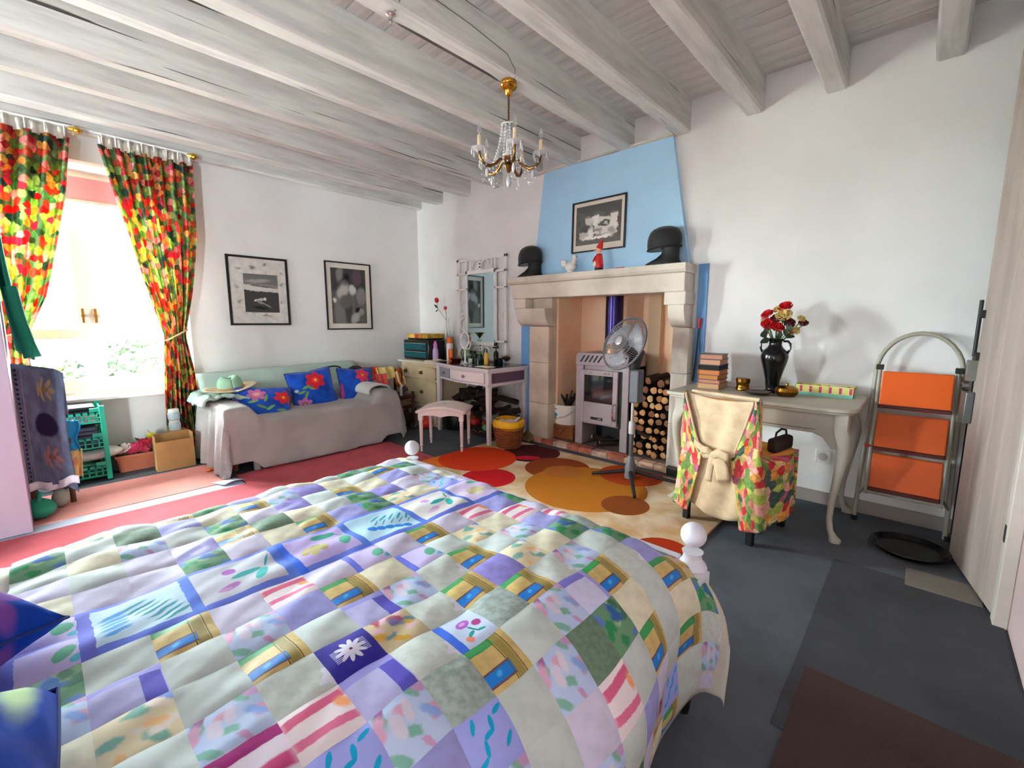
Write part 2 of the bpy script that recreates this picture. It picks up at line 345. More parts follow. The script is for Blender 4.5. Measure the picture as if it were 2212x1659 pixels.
M_rug = print_mat('circle_rug', (.84, .68, .48), [
    ('e', -3.08, 2.45, .24, .24, 0, (.93, .50, .16), .02), ('e', -2.64, 3.12, .28, .28, 0, mar, .02), ('e', -2.45, 2.37, .22, .22, 0, red, .02), ('e', -2.89, 2.66, .36, .36, 0, ora, .02),
    ('e', -2.19, 2.94, .28, .28, 0, bro, .02), ('e', -1.77, 2.73, .46, .46, 0, gol, .02), ('e', -2.09, 2.90, .17, .15, 30, (.72, .43, .16), .02),
    ('e', -1.64, 3.20, .26, .25, 0, ora2, .02), ('e', -1.38, 2.63, .16, .17, 0, tan_, .02), ('e', -.93, 2.17, .17, .2, 0, low, .02), ('e', -2.56, 2.98, .12, .06, 40, (.82, .10, .18), .03), ('e', -1.7, 1.75, .3, .3, 0, ora, .02), ('e', -2.4, 1.7, .3, .3, 0, gol, .02)],
    coord='Object', rough=.95, var=.10, vsc=5, sheen=.0, bump=.5, bs=250, base2=(.93, .85, .74))
slab('patterned_rug', -3.2, 1.45, -.82, 3.36, .014, M_rug, 'cream rug with overlapping orange, brown and red circles before the fireplace', 'rug')
# ================================================================== fireplace
M_stone = mat('painted_stone', (.87, .83, .78), .8, var=.10, vs=4, bump=.35, bs=14)
M_stone2 = mat('bare_stone', (.80, .72, .62), .85, var=.18, vs=4, bump=.4, bs=14)
M_blue = mat('sky_blue_paint', (.69, .86, .985), .75, var=.03, vs=2, bump=.1, bs=25)
M_bluestrip = mat('mid_blue_paint', (.45, .66, .88), .75)
M_peach = mat('peach_plaster', (.98, .86, .72), .85, var=.2, vs=2.2, col2=(.96, .76, .63), bump=.2, bs=12)
fp = thing('fireplace', 'stone fireplace with tapered blue hood and brick edged hearth on the back wall', 'fireplace', (-2.2, YB, 0))
# hood: tapered, leaning back to the wall
b = BM(); A = [(-3.0, 3.565, 1.70), (-1.405, 3.565, 1.70), (-1.59, 3.585, 2.70), (-2.885, 3.585, 2.70)]
prism(b, [V3(p) for p in A], (0, .06, 0)); obj('hood', b, M_blue, fp, smooth=False)
obj('hood_ledge', box(BM(), -2.92, 3.555, 2.70, -1.58, 3.64, 2.715), M_stone, fp)
# blue strips of wall either side
bx('blue_strip', -3.20, YB-.012, 0, -2.98, YB+.01, 1.68, M_bluestrip, fp); bx('blue_strip', -1.34, YB-.012, 0, -1.265, YB+.01, 1.70, M_bluestrip, fp)
# lintel and shelf
def stone(name, *a, m=M_stone, bev=.008): return obj(name, box(BM(), *a), m, fp, bevel=bev, smooth=False)
b = BM(); prism(b, [V3((-3.21, y, z)) for y, z in ((3.40, 1.70), (3.40, 1.655), (3.415, 1.635), (3.43, 1.63), (3.64, 1.63), (3.64, 1.70))], (1.85, 0, 0)); obj('mantel_shelf', b, M_stone, fp, bevel=.004, ang=30)
stone('lintel', -3.17, 3.425, 1.485, -1.37, 3.64, 1.63)
stone('lintel_end', -3.15, 3.43, 1.385, -2.99, 3.64, 1.485); stone('lintel_end', -1.535, 3.43, 1.385, -1.36, 3.64, 1.485)
for x0, x1 in ((-3.13, -2.742), (-1.50, -1.37)):
    pr = [(3.43, 1.385), (3.435, 1.34), (3.455, 1.28), (3.485, 1.235), (3.525, 1.21), (3.64, 1.205), (3.64, 1.385)]
    b = BM(); prism(b, [V3((x0, y, z)) for y, z in pr], (x1-x0, 0, 0)); obj('corbel', b, M_stone, fp, bevel=.004, ang=30)
for (x0, x1) in ((-2.99, -2.75), (-1.48, -1.345)):
    zz = (0, .42, .84, 1.205)
    for z0, z1 in zip(zz, zz[1:]): stone('jamb_stone', x0, 3.50, z0+.001, x1+(.012 if x0 < -2 else 0), 3.87 if x0 < -2 else 3.70, z1-.001, m=M_stone if x0 > -2 else mat('warm_stone', (.86, .79, .71), .85, var=.12, vs=4, bump=.4, bs=14), bev=.005)
stone('jamb_stone', -2.985, 3.55, 1.206, -2.738, 3.87, 1.60, m=mat('warm_stone', (.86, .79, .71)), bev=.005)
# recess lining
bx('recess_back', -2.75, 4.04, 0, -1.47, 4.09, 1.7, M_peach, fp); bx('recess_side', -2.745, 3.63, 0, -2.715, 4.05, 1.7, M_peach, fp); bx('recess_side', -1.50, 3.63, 0, -1.475, 4.05, 1.7, M_peach, fp)
bx('recess_top', -2.75, 3.62, 1.6, -1.47, 4.09, 1.64, M_stone2, fp)
bx('recess_pier', -1.92, 3.98, 0.05, -1.80, 4.05, 1.62, mat('grey_peach', (.80, .70, .58), .85), fp)
# hearth and its brick edge
M_brick = [mat('brick_%s' % n, c, .85, var=.25, vs=9, bump=.5, bs=30) for n, c in (('pink', (.85, .58, .50)), ('red', (.80, .44, .33)), ('pale', (.88, .72, .62)))]
bx('hearth_slab', -2.75, 3.55, .0, -1.45, 4.05, .05, mat('hearth_stone', (.48, .42, .38), .9, var=.2, vs=5), fp)
rr = random.Random(4); x = -2.93
while x < -1.42:
    w = rr.uniform(.13, .18); x1 = min(x+w, -1.40)
    if x1-x > .03:
        o = obj('brick', box(BM(), x+.004, 3.475+rr.uniform(-.006, .006), 0, x1-.004, 3.565, .056+rr.uniform(-.006, .004)), rr.choice(M_brick), fp, bevel=.006, smooth=False)
    x = x1
obj('mortar', box(BM(), -2.92, 3.482, 0, -1.41, 3.56, .045), mat('mortar', (.66, .58, .50), .95), fp)
# ------------------------------------------------------------------ wood stove
M_stove = mat('stove_grey', (.66, .60, .62), .5, .15, var=.06, vs=6)
M_black = mat('matt_black', (.035, .035, .04), .6); M_chrome = mat('chrome', (.85, .85, .86), .15, 1)
st = thing('wood_stove', 'grey cast wood stove with glass door inside the fireplace', 'stove', (-2.17, 3.75, .05))
X0, X1, Y0, Y1 = -2.47, -1.90, 3.60, 3.93
b = BM(); box(b, X0, Y0, .05, X0+.085, Y1, .84); box(b, X1-.075, Y0, .05, X1, Y1, .84); box(b, X0, Y0+.02, .265, X1, Y1, .84); obj('body', b, M_stove, st, bevel=.006, smooth=False)
bx('log_bay', X0+.02, Y0+.26, .05, X1-.02, Y1, .27, M_black, st)
b = BM(); pts = []
for i in range(9): a = pi/2*i/8; pts.append(V3((X0+.06-.06*sin(a) if 0 else X0+.05-.05*cos(a), Y0-.01, .91+.05*sin(a))))
pts = [V3((X0, Y0-.01, .84))]+pts
for i in range(9): a = pi/2*i/8; pts.append(V3((X1-.05+.05*sin(a), Y0-.01, .91+.05*cos(a))))
pts.append(V3((X1, Y0-.01, .84)))
prism(b, pts, (0, .33, 0)); obj('hood_box', b, M_stove, st, bevel=.004, ang=30)
for x in (-2.42, -2.372, -2.324, -2.276, -2.228, -2.07, -2.022, -1.974): obj('vent_slot', prism(BM(), [V3((x, Y0-.013, .87)), V3((x+.018, Y0-.013, .87)), V3((x+.062, Y0-.013, .935)), V3((x+.044, Y0-.013, .935))], (0, .006, 0)), M_black, st, smooth=False)
dX0, dX1 = -2.405, -1.995
b = BM(); fz = Y0-.03
for a in ((dX0, .285, dX0+.05, .80), (dX1-.05, .285, dX1, .80), (dX0+.05, .75, dX1-.05, .80), (dX0+.05, .285, dX1-.05, .49)): box(b, a[0], fz, a[1], a[2], Y0-.002, a[3])
dr = obj('stove_door', b, M_stove, st, bevel=.004, smooth=False)
bx('door_glass', dX0+.045, fz+.008, .485, dX1-.045, fz+.014, .755, (lambda t: (t.set(Base_Color=lin((.10, .12, .12)), Roughness=.05, Specular_IOR_Level=.9), t.m)[1])(NT('smoked_glass')), dr)
b = BM(); tube(b, [(dX1-.02, fz, .50), (dX1-.02, fz-.035, .495), (dX1-.02, fz-.04, .42), (dX1-.02, fz-.035, .36), (dX1-.02, fz-.012, .345)], .010); obj('handle', b, M_chrome, dr, label='chrome handle')
for x in (-2.30, -2.11): obj('air_knob', box(BM(), x-.03, fz-.012, .768, x+.03, fz+.002, .785), M_chrome, dr, bevel=.005)
b = BM(); box(b, -2.27, fz-.004, .325, -2.14, fz+.002, .35); obj('air_slot', b, M_black, dr); obj('air_knob', box(BM(), -2.19, fz-.014, .328, -2.15, fz, .345), M_chrome, dr, bevel=.004)
bx('side_gap', dX1+.002, Y0-.004, .27, dX1+.03, Y0+.002, .80, M_black, st)
# stove pipe: heat-coloured steel
t = NT('heat_blued_steel'); t.set(Base_Color=lin((.20, .17, .34)), Roughness=.22, Metallic=1.0)
obj('stove_pipe', cyl(BM(), (-2.17, 3.78, .95), (-2.17, 3.78, 1.62), .083, n=28), t.m, st)
b = BM(); lathe(b, [(.095, 0), (.095, .02), (.088, .025), (.088, .07), (.092, .075), (.092, .09), (.084, .095)], 28, Matrix.Translation((-2.17, 3.78, .96))); obj('pipe_collar', b, mat('straw_steel', (.80, .58, .28), .25, 1), st)
# kindling in the bay under the stove
M_bark = mat('log_bark', (.17, .115, .08), .9, var=.4, vs=20, bump=.6, bs=40); M_cut = [mat('cut_wood_%s' % n, c, .8, var=.12, vs=30) for n, c in (('a', (.84, .62, .40)), ('b', (.72, .48, .28)), ('c', (.88, .70, .50)), ('d', (.55, .35, .22)))]
def log(name, label, p0, p1, r, cut, group, n=9, seed=0):
    rr = random.Random(seed); p0 = V3(p0); p1 = V3(p1); d = p1-p0
    b = BM(); ax = d.normalized(); a = ax.orthogonal().normalized(); c = ax.cross(a); rad = [r*rr.uniform(.82, 1.1) for _ in range(n)]
    R = [[b.verts.new(p0+d*f+a*(rad[i]*cos(2*pi*i/n))+c*(rad[i]*sin(2*pi*i/n))) for i in range(n)] for f in (0, 1)]
    skin(b, R[0], R[1]); b.faces.new(R[1])
    o = obj(name, b, M_bark, ang=60); tag(o, label, 'log', group)
    b = BM(); rim = [b.verts.new(p0+a*(rad[i]*.93*cos(2*pi*i/n))+c*(rad[i]*.93*sin(2*pi*i/n))-ax*.0) for i in range(n)]
    r0 = [b.verts.new(p0+a*(rad[i]*cos(2*pi*i/n))+c*(rad[i]*sin(2*pi*i/n))+ax*.002) for i in range(n)]
    ct = b.verts.new(p0-ax*.002); skin(b, r0, rim)
    for i in range(n): b.faces.new((rim[i], rim[(i+1) % n], ct))
    obj('cut_end', b, cut, o, ang=80, label='pale sawn end' ); return o
rr = random.Random(11); rows = []
# packed log stack right of the stove
ORD = ('first', 'second', 'third', 'fourth', 'fifth', 'sixth', 'seventh', 'eighth', 'ninth', 'tenth', 'eleventh')
zr = .05; sd = 0
for row in range(9):
    rmax = .040 if row % 3 != 1 else .034; x = -1.872+rr.uniform(0, .012); k = 0
    while x < -1.56:
        r = min(rr.uniform(.023, .034)+(.008 if rr.random() < .25 else 0), rmax); r = min(r, (-1.515-x)/2)
        if r < .016: break
        y0 = 3.60+rr.uniform(0, .06); z = zr+rmax+rr.uniform(-.006, .006); xx = x+r
        log('firewood_log', 'sawn log in the stack beside the stove, %s from left in the %s row up' % (ORD[k], ORD[row]), (xx, y0, z), (xx+rr.uniform(-.006, .006), 4.02, z), r, rr.choice(M_cut), 'sawn logs stacked right of the stove', seed=sd)
        x += 2*r+rr.uniform(.002, .016); k += 1; sd += 1
    zr += rmax*2*.94
for i, (x, z, r, a) in enumerate(((-1.72, .735, .032, .3), (-1.60, .72, .036, -.2), (-1.80, .725, .028, .1), (-1.55, .74, .022, .5))):
    log('firewood_log', ('short dark log lying across the top of the stack, left of its middle', 'thick log lying on top of the stack by the right jamb', 'thin log on top of the stack nearest the fan', 'thin crooked log topmost at the right jamb')[i], (x-.02*cos(a), 3.65, z), (x+.05*sin(a), 3.98, z+.02), r, M_cut[3], 'logs laid on top of the stack', seed=90+i)
log('split_log', 'pale split log slanting across the front of the log stack', (-1.78, 3.57, .285), (-1.68, 3.60, .245), .016, M_cut[2], 'loose logs', seed=120)
for i, (p, q, r) in enumerate((((-2.31, 3.66, .13), (-2.2, 3.78, .09), .022), ((-2.24, 3.62, .075), (-2.10, 3.75, .08), .022), ((-2.20, 3.63, .095), (-2.08, 3.74, .10), .018), ((-2.15, 3.66, .12), (-2.03, 3.7, .145), .006), ((-2.16, 3.63, .11), (-2.02, 3.66, .11), .005), ((-2.28, 3.70, .10), (-2.10, 3.72, .12), .012))):
    log('kindling_stick', ('bark stick leaning at the left of the stove bay', 'thick pale stick lying at the front of the stove bay', 'split stick lying on the thick one in the stove bay', 'thin twig crossing the stove bay, upper of two', 'thin twig crossing the stove bay, lower of two', 'brown stick at the back of the stove bay')[i], p, q, r, M_cut[i % 4], 'kindling under the stove', n=7, seed=60+i)
# white bucket of sticks on a wicker hamper
wk = mat('wicker', (.68, .38, .18), .8, var=.35, vs=18, st=(1, 1, 6), bump=.8, bs=90)
t = thing('wicker_hamper', 'small orange wicker hamper under the white bucket in the fireplace', 'basket', (-2.65, 3.71, .05))
obj('basket_body', box(BM(), -2.80, 3.605, .052, -2.50, 3.80, .185), wk, t, bevel=.012); obj('lid', box(BM(), -2.805, 3.60, .178, -2.495, 3.805, .202), wk, t, bevel=.01)
for z in (.06, .085, .11, .135, .16): obj('wicker_band', box(BM(), -2.803, 3.602, z, -2.497, 3.803, z+.011), wk, t, bevel=.004)
b = BM(); tube(b, [(-2.69, 3.60, .165), (-2.69, 3.58, .14), (-2.665, 3.575, .115), (-2.64, 3.575, .112), (-2.615, 3.58, .14), (-2.615, 3.60, .165)], .009); obj('handle', b, wk, t)
t = thing('white_bucket', 'white plastic bucket full of sticks standing on the wicker hamper', 'bucket', (-2.65, 3.72, .205))
Mb = print_mat('bucket_white', (.90, .87, .84), [('r', -.075, .12, .05, .07, 0, (.97, .97, .97), .02), ('r', -.07, .10, .028, .012, 0, (.16, .60, .78), .05), ('r', -.075, .085, .014, .03, 0, (.10, .55, .76), .05), ('e', -.05, .065, .02, .02, 0, (.95, .80, .35), .1), ('r', -.075, .165, .04, .004, 0, (.3, .3, .3), .1)], coord='Object', rough=.4)
b = BM(); lathe(b, [(.125, 0), (.145, .2), (.150, .2), (.150, .185), (.152, .185), (.152, .205), (.142, .205), (.122, .01)], 28, cap=False); o = obj('pail', b, None, t, local=True)
# label print is mapped on the front of the pail (x along the front, z up) through UVs
def front_uv(o, ax=0):
    me = o.data; L = me.uv_layers.new(name='UVMap')
    for p in me.polygons:
        for li in p.loop_indices:
            v = me.vertices[me.loops[li].vertex_index].co; L.data[li].uv = (v.x, v.z) if v.y < .02 else (5, 5)
front_uv(o)
Mb2 = print_mat('bucket_print', (.90, .87, .84), [('r', -.062, .105, .042, .075, 0, (.97, .97, .98), .02), ('r', -.062, .10, .03, .013, 0, (.16, .60, .78), .05), ('r', -.066, .08, .014, .035, 0, (.10, .55, .76), .05), ('e', -.04, .055, .02, .018, 0, (.95, .80, .35), .1), ('r', -.062, .16, .034, .004, 0, (.3, .3, .3), .1)], coord='UV', rough=.4)
o.data.materials.append(Mb2); bpy.data.materials.remove(Mb)
b = BM(); tube(b, [(.148, .0, .19), (.10, -.11, .12), (.06, -.145, .09), (0, -.16, .08)], .003); obj('bucket_handle', b, M_steel, t, local=True)
rr = random.Random(8)
for i in range(13):
    a = rr.uniform(0, 2*pi); q = rr.uniform(.2, .9)
    o = log('stick', 'bare stick standing in the white bucket', (-2.65+.10*cos(a)*q*1.3, 3.72+.10*sin(a)*q*.9, .42+rr.uniform(.02, .13)), (-2.65-.05*cos(a), 3.72-.05*sin(a), .23), rr.uniform(.006, .013), M_bark, 'sticks in the white bucket', n=6, seed=200+i)
# heap of dried bark at the foot of the left jamb
b = BM(); surf(b, lambda u, v: V3((-3.10+.20*u+.03*fbm(u*5, v*5), 3.49-.10+.13*v, .02+.08*sin(pi*u)**.6*v+.03*fbm(u*9, v*9+4)*sin(pi*u))), 14, 10)
tag(obj('bark_heap', b, mat('dry_bark', (.55, .45, .30), .95, var=.45, vs=14, bump=.6, bs=40), solid=.01), 'heap of dry bark at the foot of the left fireplace jamb', 'bark')['kind'] = 'stuff'
# hand brush by the right jamb
t = thing('hearth_brush', 'dark hearth brush lying at the right end of the brick edge', 'brush', (-1.40, 3.46, 0))
b = BM(); box(b, -.05, -.02, .05, .05, .02, .075); obj('brush_head', b, mat('dark_wood', (.22, .15, .11), .6), t, local=True, bevel=.006)
b = BM(); box(b, -.048, -.018, .0, .048, .018, .05); obj('bristles', b, mat('bristle', (.10, .09, .08), .95), t, local=True)
b = BM(); tube(b, [(.05, 0, .062), (.09, .0, .09), (.13, .0, .13)], [.012, .010, .012]); obj('handle', b, mat('dark_wood', (.22, .15, .11), .6), t, local=True)
# red fly swatter and cord hanging at the right side of the mantel
t = thing('fire_poker', 'thin dark poker with a red grip hanging beside the right jamb', 'poker', (-1.30, YB-.03, 1.3))
b = BM(); tube(b, [(-1.305, YB-.03, 1.22), (-1.315, YB-.03, 1.0), (-1.325, YB-.04, .78)], [.005, .005, .009]); obj('rod', b, M_iron, t)
obj('grip', cyl(BM(), (-1.305, YB-.03, 1.20), (-1.302, YB-.03, 1.28), .014), mat('red_plastic', (.75, .10, .10), .4), t, label='red grip')
b = BM(); tube(b, [(-1.303, YB-.03, 1.21), (-1.29, YB-.02, 1.0), (-1.275, YB-.02, .72)], .003); obj('cord', b, mat('blue_cord', (.2, .45, .6), .7), t)
# ------------------------------------------------------------------ mantel ornaments
M_felt = mat('black_felt', (.035, .035, .038), .75, sheen=.3)
def head(label, x, s, rz):
    t = thing('wig_stand', label, 'mannequin head', (x, 3.485, 1.7005), rz, None)
    # slim neck rising from a flared shoulder base, the face turned to the left
    b = BM(); N = 20; R = []
    for z, cx, rx, ry in ((.0005, -.01, .145, .07), (.012, -.01, .147, .07), (.03, .0, .12, .065), (.055, .025, .09, .058), (.085, .045, .070, .052), (.115, .05, .066, .052), (.14, .035, .082, .058), (.16, .01, .10, .066)):
        R.append([b.verts.new((cx+rx*cos(2*pi*i/N), ry*sin(2*pi*i/N), z)) for i in range(N)])
    for i in range(len(R)-1): skin(b, R[i], R[i+1])
    b.faces.new(R[0][::-1]); b.faces.new(R[-1]); obj('neck_and_base', b, M_black, t, local=True, ang=60)
    b = BM(); N = 28; R = []
    for f, z in ((.96, 0), (1.0, .03), (1.0, .07), (.96, .10), (.86, .13), (.68, .152), (.42, .166), (.16, .171), (.01, .172)):
        R.append([b.verts.new((-.005+.137*f*cos(2*pi*k/N), .085*f*sin(2*pi*k/N), .128+z+.012*cos(2*pi*k/N)*(1-z/.172))) for k in range(N)])
    for i in range(len(R)-1): skin(b, R[i], R[i+1])
    b.faces.new(R[0][::-1]); b.faces.new(R[-1]); obj('cap_dome', b, M_felt, t, local=True, ang=60)
    b = BM(); tube(b, [(-.005+.135*cos(2*pi*k/32), .085*sin(2*pi*k/32), .13+.012*cos(2*pi*k/32)) for k in range(32)], .006, 6, True); obj('cap_rim', b, M_black, t, local=True)
    t.scale = (s, s, s); return t
head('black domed head on a flared stand at the left end of the mantel', -2.97, 1.02, .05)
head('black domed head on a flared stand at the right end of the mantel', -1.57, 1.0, .05)
t = thing('dove_figurine', 'small white dove figurine with raised tail on the mantel', 'figurine', (-2.47, 3.47, 1.70))
M_porc = mat('white_porcelain', (.92, .90, .87), .3)
b = BM(); ball(b, (0, 0, .06), (.055, .04, .045)); obj('body', b, M_porc, t, local=True)
b = BM(); tube(b, [(.035, 0, .085), (.045, 0, .115), (.045, 0, .14)], [.026, .020, .016]); ball(b, (.045, 0, .147), .019); obj('head', b, M_porc, t, local=True)
b = BM(); cyl(b, (.062, 0, .145), (.08, 0, .14), .006, .001, 8); obj('beak', b, mat('beak_orange', (.85, .6, .3), .5), t, local=True)
b = BM(); prism(b, [V3((-.03, -.012, .05)), V3((-.10, -.012, .075)), V3((-.105, -.012, .11)), V3((-.085, -.012, .13)), V3((-.05, -.012, .115))], (0, .024, 0)); obj('tail', b, M_porc, t, local=True, bevel=.006)
b = BM(); lathe(b, [(.05, 0), (.05, .008), (.03, .014), (.028, .025)], 20); obj('foot', b, M_porc, t, local=True)
t = thing('wooden_doll', 'red painted wooden doll with a pointed red cap standing on the mantel', 'figurine', (-2.15, 3.45, 1.70))
Mr = mat('red_lacquer', (.82, .08, .09), .3); Mf = mat('doll_skin', (.90, .66, .50), .45)
b = BM(); lathe(b, [(.036, .02), (.040, .03), (.034, .09), (.026, .135), (.016, .15)], 20); obj('body', b, Mr, t, local=True)
b = BM(); ball(b, (0, 0, .178), (.027, .026, .030)); obj('head', b, Mf, t, local=True)
b = BM(); cyl(b, (-.024, -.005, .175), (-.05, -.012, .172), .006, .003, 8); obj('nose', b, Mf, t, local=True)
b = BM(); tube(b, [(.0, 0, .188), (.012, 0, .215), (.024, 0, .24), (.03, 0, .26)], [.030, .024, .013, .005], 14); obj('cap', b, Mr, t, local=True)
b = BM(); lathe(b, [(.020, .143), (.024, .150), (.016, .158)], 16); obj('collar', b, M_white, t, local=True)
b = BM(); tube(b, [(-.024, -.01, .125), (-.042, -.025, .085), (-.030, -.035, .06)], .009); tube(b, [(.024, -.01, .125), (.038, -.015, .085), (.040, -.02, .05)], .009); obj('arms', b, Mr, t, local=True)
b = BM(); ball(b, (-.02, -.036, .055), (.016, .012, .024)); obj('apron', b, mat('cream_paint', (.93, .84, .72), .5), t, local=True)
b = BM(); lathe(b, [(.035, 0), (.038, .006), (.036, .022), (.02, .024)], 20); obj('stand', b, M_black, t, local=True)
tag(obj('red_lighter', box(BM(), -1.98, 3.445, 1.7005, -1.90, 3.465, 1.712), Mr, bevel=.004), 'flat red lighter lying on the mantel right of the doll', 'lighter')
# ------------------------------------------------------------------ framed photographs
def picture(name, label, c, ex, n, w, h, fwid, fcol, art, mount=None, tilt=0, art_box=None):
    """c centre on the wall, ex right-hand direction along the wall, n outward normal"""
    ex = V3(ex); n = V3(n); ez = V3((0, 0, 1)); c = V3(c)
    def quadbox(u0, v0, u1, v1, d0, d1):
        b = BM(); P = [c+ex*u+ez*v for u, v in ((u0, v0), (u1, v0), (u1, v1), (u0, v1))]
        prism(b, [p+n*d0 for p in P], n*(d1-d0)); return b
    t = thing(name, label, 'picture', c, 0)
    b = BM()
    for a in ((-w/2, -h/2, w/2, -h/2+fwid), (-w/2, h/2-fwid, w/2, h/2), (-w/2, -h/2+fwid, -w/2+fwid, h/2-fwid), (w/2-fwid, -h/2+fwid, w/2, h/2-fwid)):
        P = [c+ex*u+ez*v for u, v in ((a[0], a[1]), (a[2], a[1]), (a[2], a[3]), (a[0], a[3]))]; prism(b, [p+n*.002 for p in P], n*.018)
    obj('frame', b, mat('frame_%s' % name, fcol, .4), t, smooth=False)
    def sheet(nm, u0, v0, u1, v1, d, m):
        b = BM(); L = b.loops.layers.uv.verify(); f = b.faces.new([b.verts.new(c+ex*u+ez*v+n*d) for u, v in ((u0, v0), (u1, v0), (u1, v1), (u0, v1))])
        for lp, q in zip(f.loops, ((0, 0), (1, 0), (1, 1), (0, 1))): lp[L].uv = q
        return obj(nm, b, m, t, smooth=False)
    if mount: sheet('mount', -w/2+fwid*.7, -h/2+fwid*.7, w/2-fwid*.7, h/2-fwid*.7, .006, mount)
    u0, v0, u1, v1 = art_box; sheet('photograph', -w/2+u0*w, -h/2+v0*h, -w/2+u1*w, -h/2+v1*h, .008, art); return t
G = lambda v: (v, v*.985, v*.96)
art1 = print_mat('photo_beach', G(.55), [('r', .5, .88, .6, .16, 0, G(.45), .3), ('e', .4, .82, .5, .07, 4, G(.62), .6), ('r', .5, .62, .6, .09, -3, G(.80), .25), ('r', .6, .68, .5, .02, -4, G(.42), .4), ('r', .5, .27, .6, .30, -3, G(.27), .12), ('e', .45, .33, .18, .05, 10, G(.72), .5), ('e', .58, .36, .04, .05, 0, G(.85), .4), ('e', .44, .26, .13, .05, -20, G(.55), .5), ('e', .62, .20, .20, .025, -25, G(.6), .5), ('e', .30, .32, .05, .03, 20, G(.85), .4), ('e', .45, .12, .3, .05, -8, G(.15), .6)], wob=.06, var=.1)
mnt1 = print_mat('mount_rocks', G(.86), [('e', .42, .86, .08, .04, 0, G(.50), .8), ('e', .62, .90, .06, .03, 20, G(.55), .8), ('e', .16, .83, .08, .03, 0, G(.62), .8), ('e', .12, .55, .06, .03, 0, G(.66), .8), ('e', .16, .35, .07, .03, 10, G(.6), .8), ('e', .9, .62, .05, .03, 0, G(.6), .8), ('e', .88, .34, .05, .03, 0, G(.65), .8), ('e', .6, .13, .16, .025, 0, G(.62), .8), ('e', .38, .16, .1, .02, 0, G(.7), .8), ('e', .9, .8, .05, .03, 0, G(.7), .8)], wob=.10, ws=9, var=.08, vsc=9)
picture('framed_picture', 'framed seashore photograph with wide mottled white border, nearer the window', (XW, 1.635, 1.56), (0, 1, 0), (1, 0, 0), .57, .69, .020, (.05, .045, .04), art1, mnt1, art_box=(.25, .19, .82, .75))
art2 = print_mat('photo_study', G(.40), [('r', .5, .8, .6, .25, 0, G(.26), .3), ('e', .25, .90, .12, .2, -25, G(.5), .6), ('e', .45, .74, .12, .22, 5, G(.10), .5), ('e', .75, .85, .2, .2, 0, (.36, .31, .34), .5), ('e', .85, .5, .2, .2, 20, G(.52), .5), ('e', .35, .30, .32, .55, -8, G(.48), .25), ('e', .48, .25, .16, .42, -6, G(.30), .6), ('e', .32, .60, .24, .13, 25, G(.70), .6), ('e', .60, .62, .14, .12, -20, G(.80), .6), ('e', .08, .43, .06, .06, 0, G(.86), .6), ('e', .42, .40, .26, .16, 5, G(.40), .5), ('e', .66, .10, .2, .12, 30, G(.68), .6), ('e', .84, .22, .12, .10, 0, G(.58), .6), ('e', .72, .26, .1, .05, 45, G(.12), .5)], wob=.10, ws=6, var=.15)
picture('framed_picture', 'framed dark grey figure study with a narrow cream border, nearer the corner', (XW, 2.61, 1.55), (0, 1, 0), (1, 0, 0), .57, .78, .014, (.06, .05, .045), art2, mat('mount_cream', (.88, .85, .80), .8), art_box=(.12, .09, .88, .91))
art3 = print_mat('photo_cliffs', G(.42), [('r', .5, .9, .6, .12, -3, G(.36), .5), ('r', .5, .06, .6, .10, 2, G(.44), .3), ('r', .58, .45, .36, .24, -4, G(.84), .2), ('r', .84, .48, .09, .28, -2, G(.88), .25), ('r', .46, .58, .08, .16, 5, G(.90), .3), ('r', .30, .55, .08, .18, 12, G(.80), .4), ('e', .22, .42, .17, .10, 20, G(.36), .5), ('r', .18, .24, .12, .12, 0, G(.76), .4), ('r', .34, .22, .06, .14, 0, G(.90), .4), ('r', .5, .17, .4, .05, 2, G(.92), .4), ('e', .64, .50, .15, .09, 8, G(.36), .4), ('e', .67, .50, .06, .035, 0, G(.76), .4), ('e', .80, .30, .12, .10, 0, G(.66), .7), ('e', .48, .34, .14, .06, 10, G(.58), .7), ('r', .40, .42, .02, .14, 10, G(.5), .5), ('r', .56, .30, .02, .1, -8, G(.6), .5)], wob=.14, ws=11, var=.16)
pc = thing('framed_picture', 'framed black and white cliff photograph leaning on the blue hood above the mantel', 'picture', (-2.24, 3.45, 1.9))
SL = (3.585-3.565)/1.0
def hoodpt(x, z, d): return V3((x, 3.565+(z-1.70)*SL-d, z))
def hq(x0, z0, x1, z1, d0, d1): return prism(BM(), [hoodpt(x0, z0, d0), hoodpt(x1, z0, d0), hoodpt(x1, z1, d0), hoodpt(x0, z1, d0)], (0, -(d1-d0), 0))
px0, px1, pz0, pz1 = -2.52, -1.965, 1.89, 2.345
for i, a in enumerate(((px0, pz0, px1, pz0+.012), (px0, pz1-.012, px1, pz1), (px0, pz0+.012, px0+.012, pz1-.012), (px1-.012, pz0+.012, px1, pz1-.012))): obj('frame_bar', hq(*a, .002, .02), mat('frame_black', (.04, .04, .05), .4), pc, smooth=False)
def hs(nm, x0, z0, x1, z1, d, m):
    b = BM(); L = b.loops.layers.uv.verify(); f = b.faces.new([b.verts.new(hoodpt(*q, d)) for q in ((x0, z0), (x1, z0), (x1, z1), (x0, z1))])
    for lp, q in zip(f.loops, ((0, 0), (1, 0), (1, 1), (0, 1))): lp[L].uv = q
    obj(nm, b, m, pc, smooth=False)
hs('mount', px0+.01, pz0+.01, px1-.01, pz1-.01, .006, _mc['mount_cream']); hs('photograph', px0+.04, pz0+.065, px1-.045, pz1-.045, .008, art3)
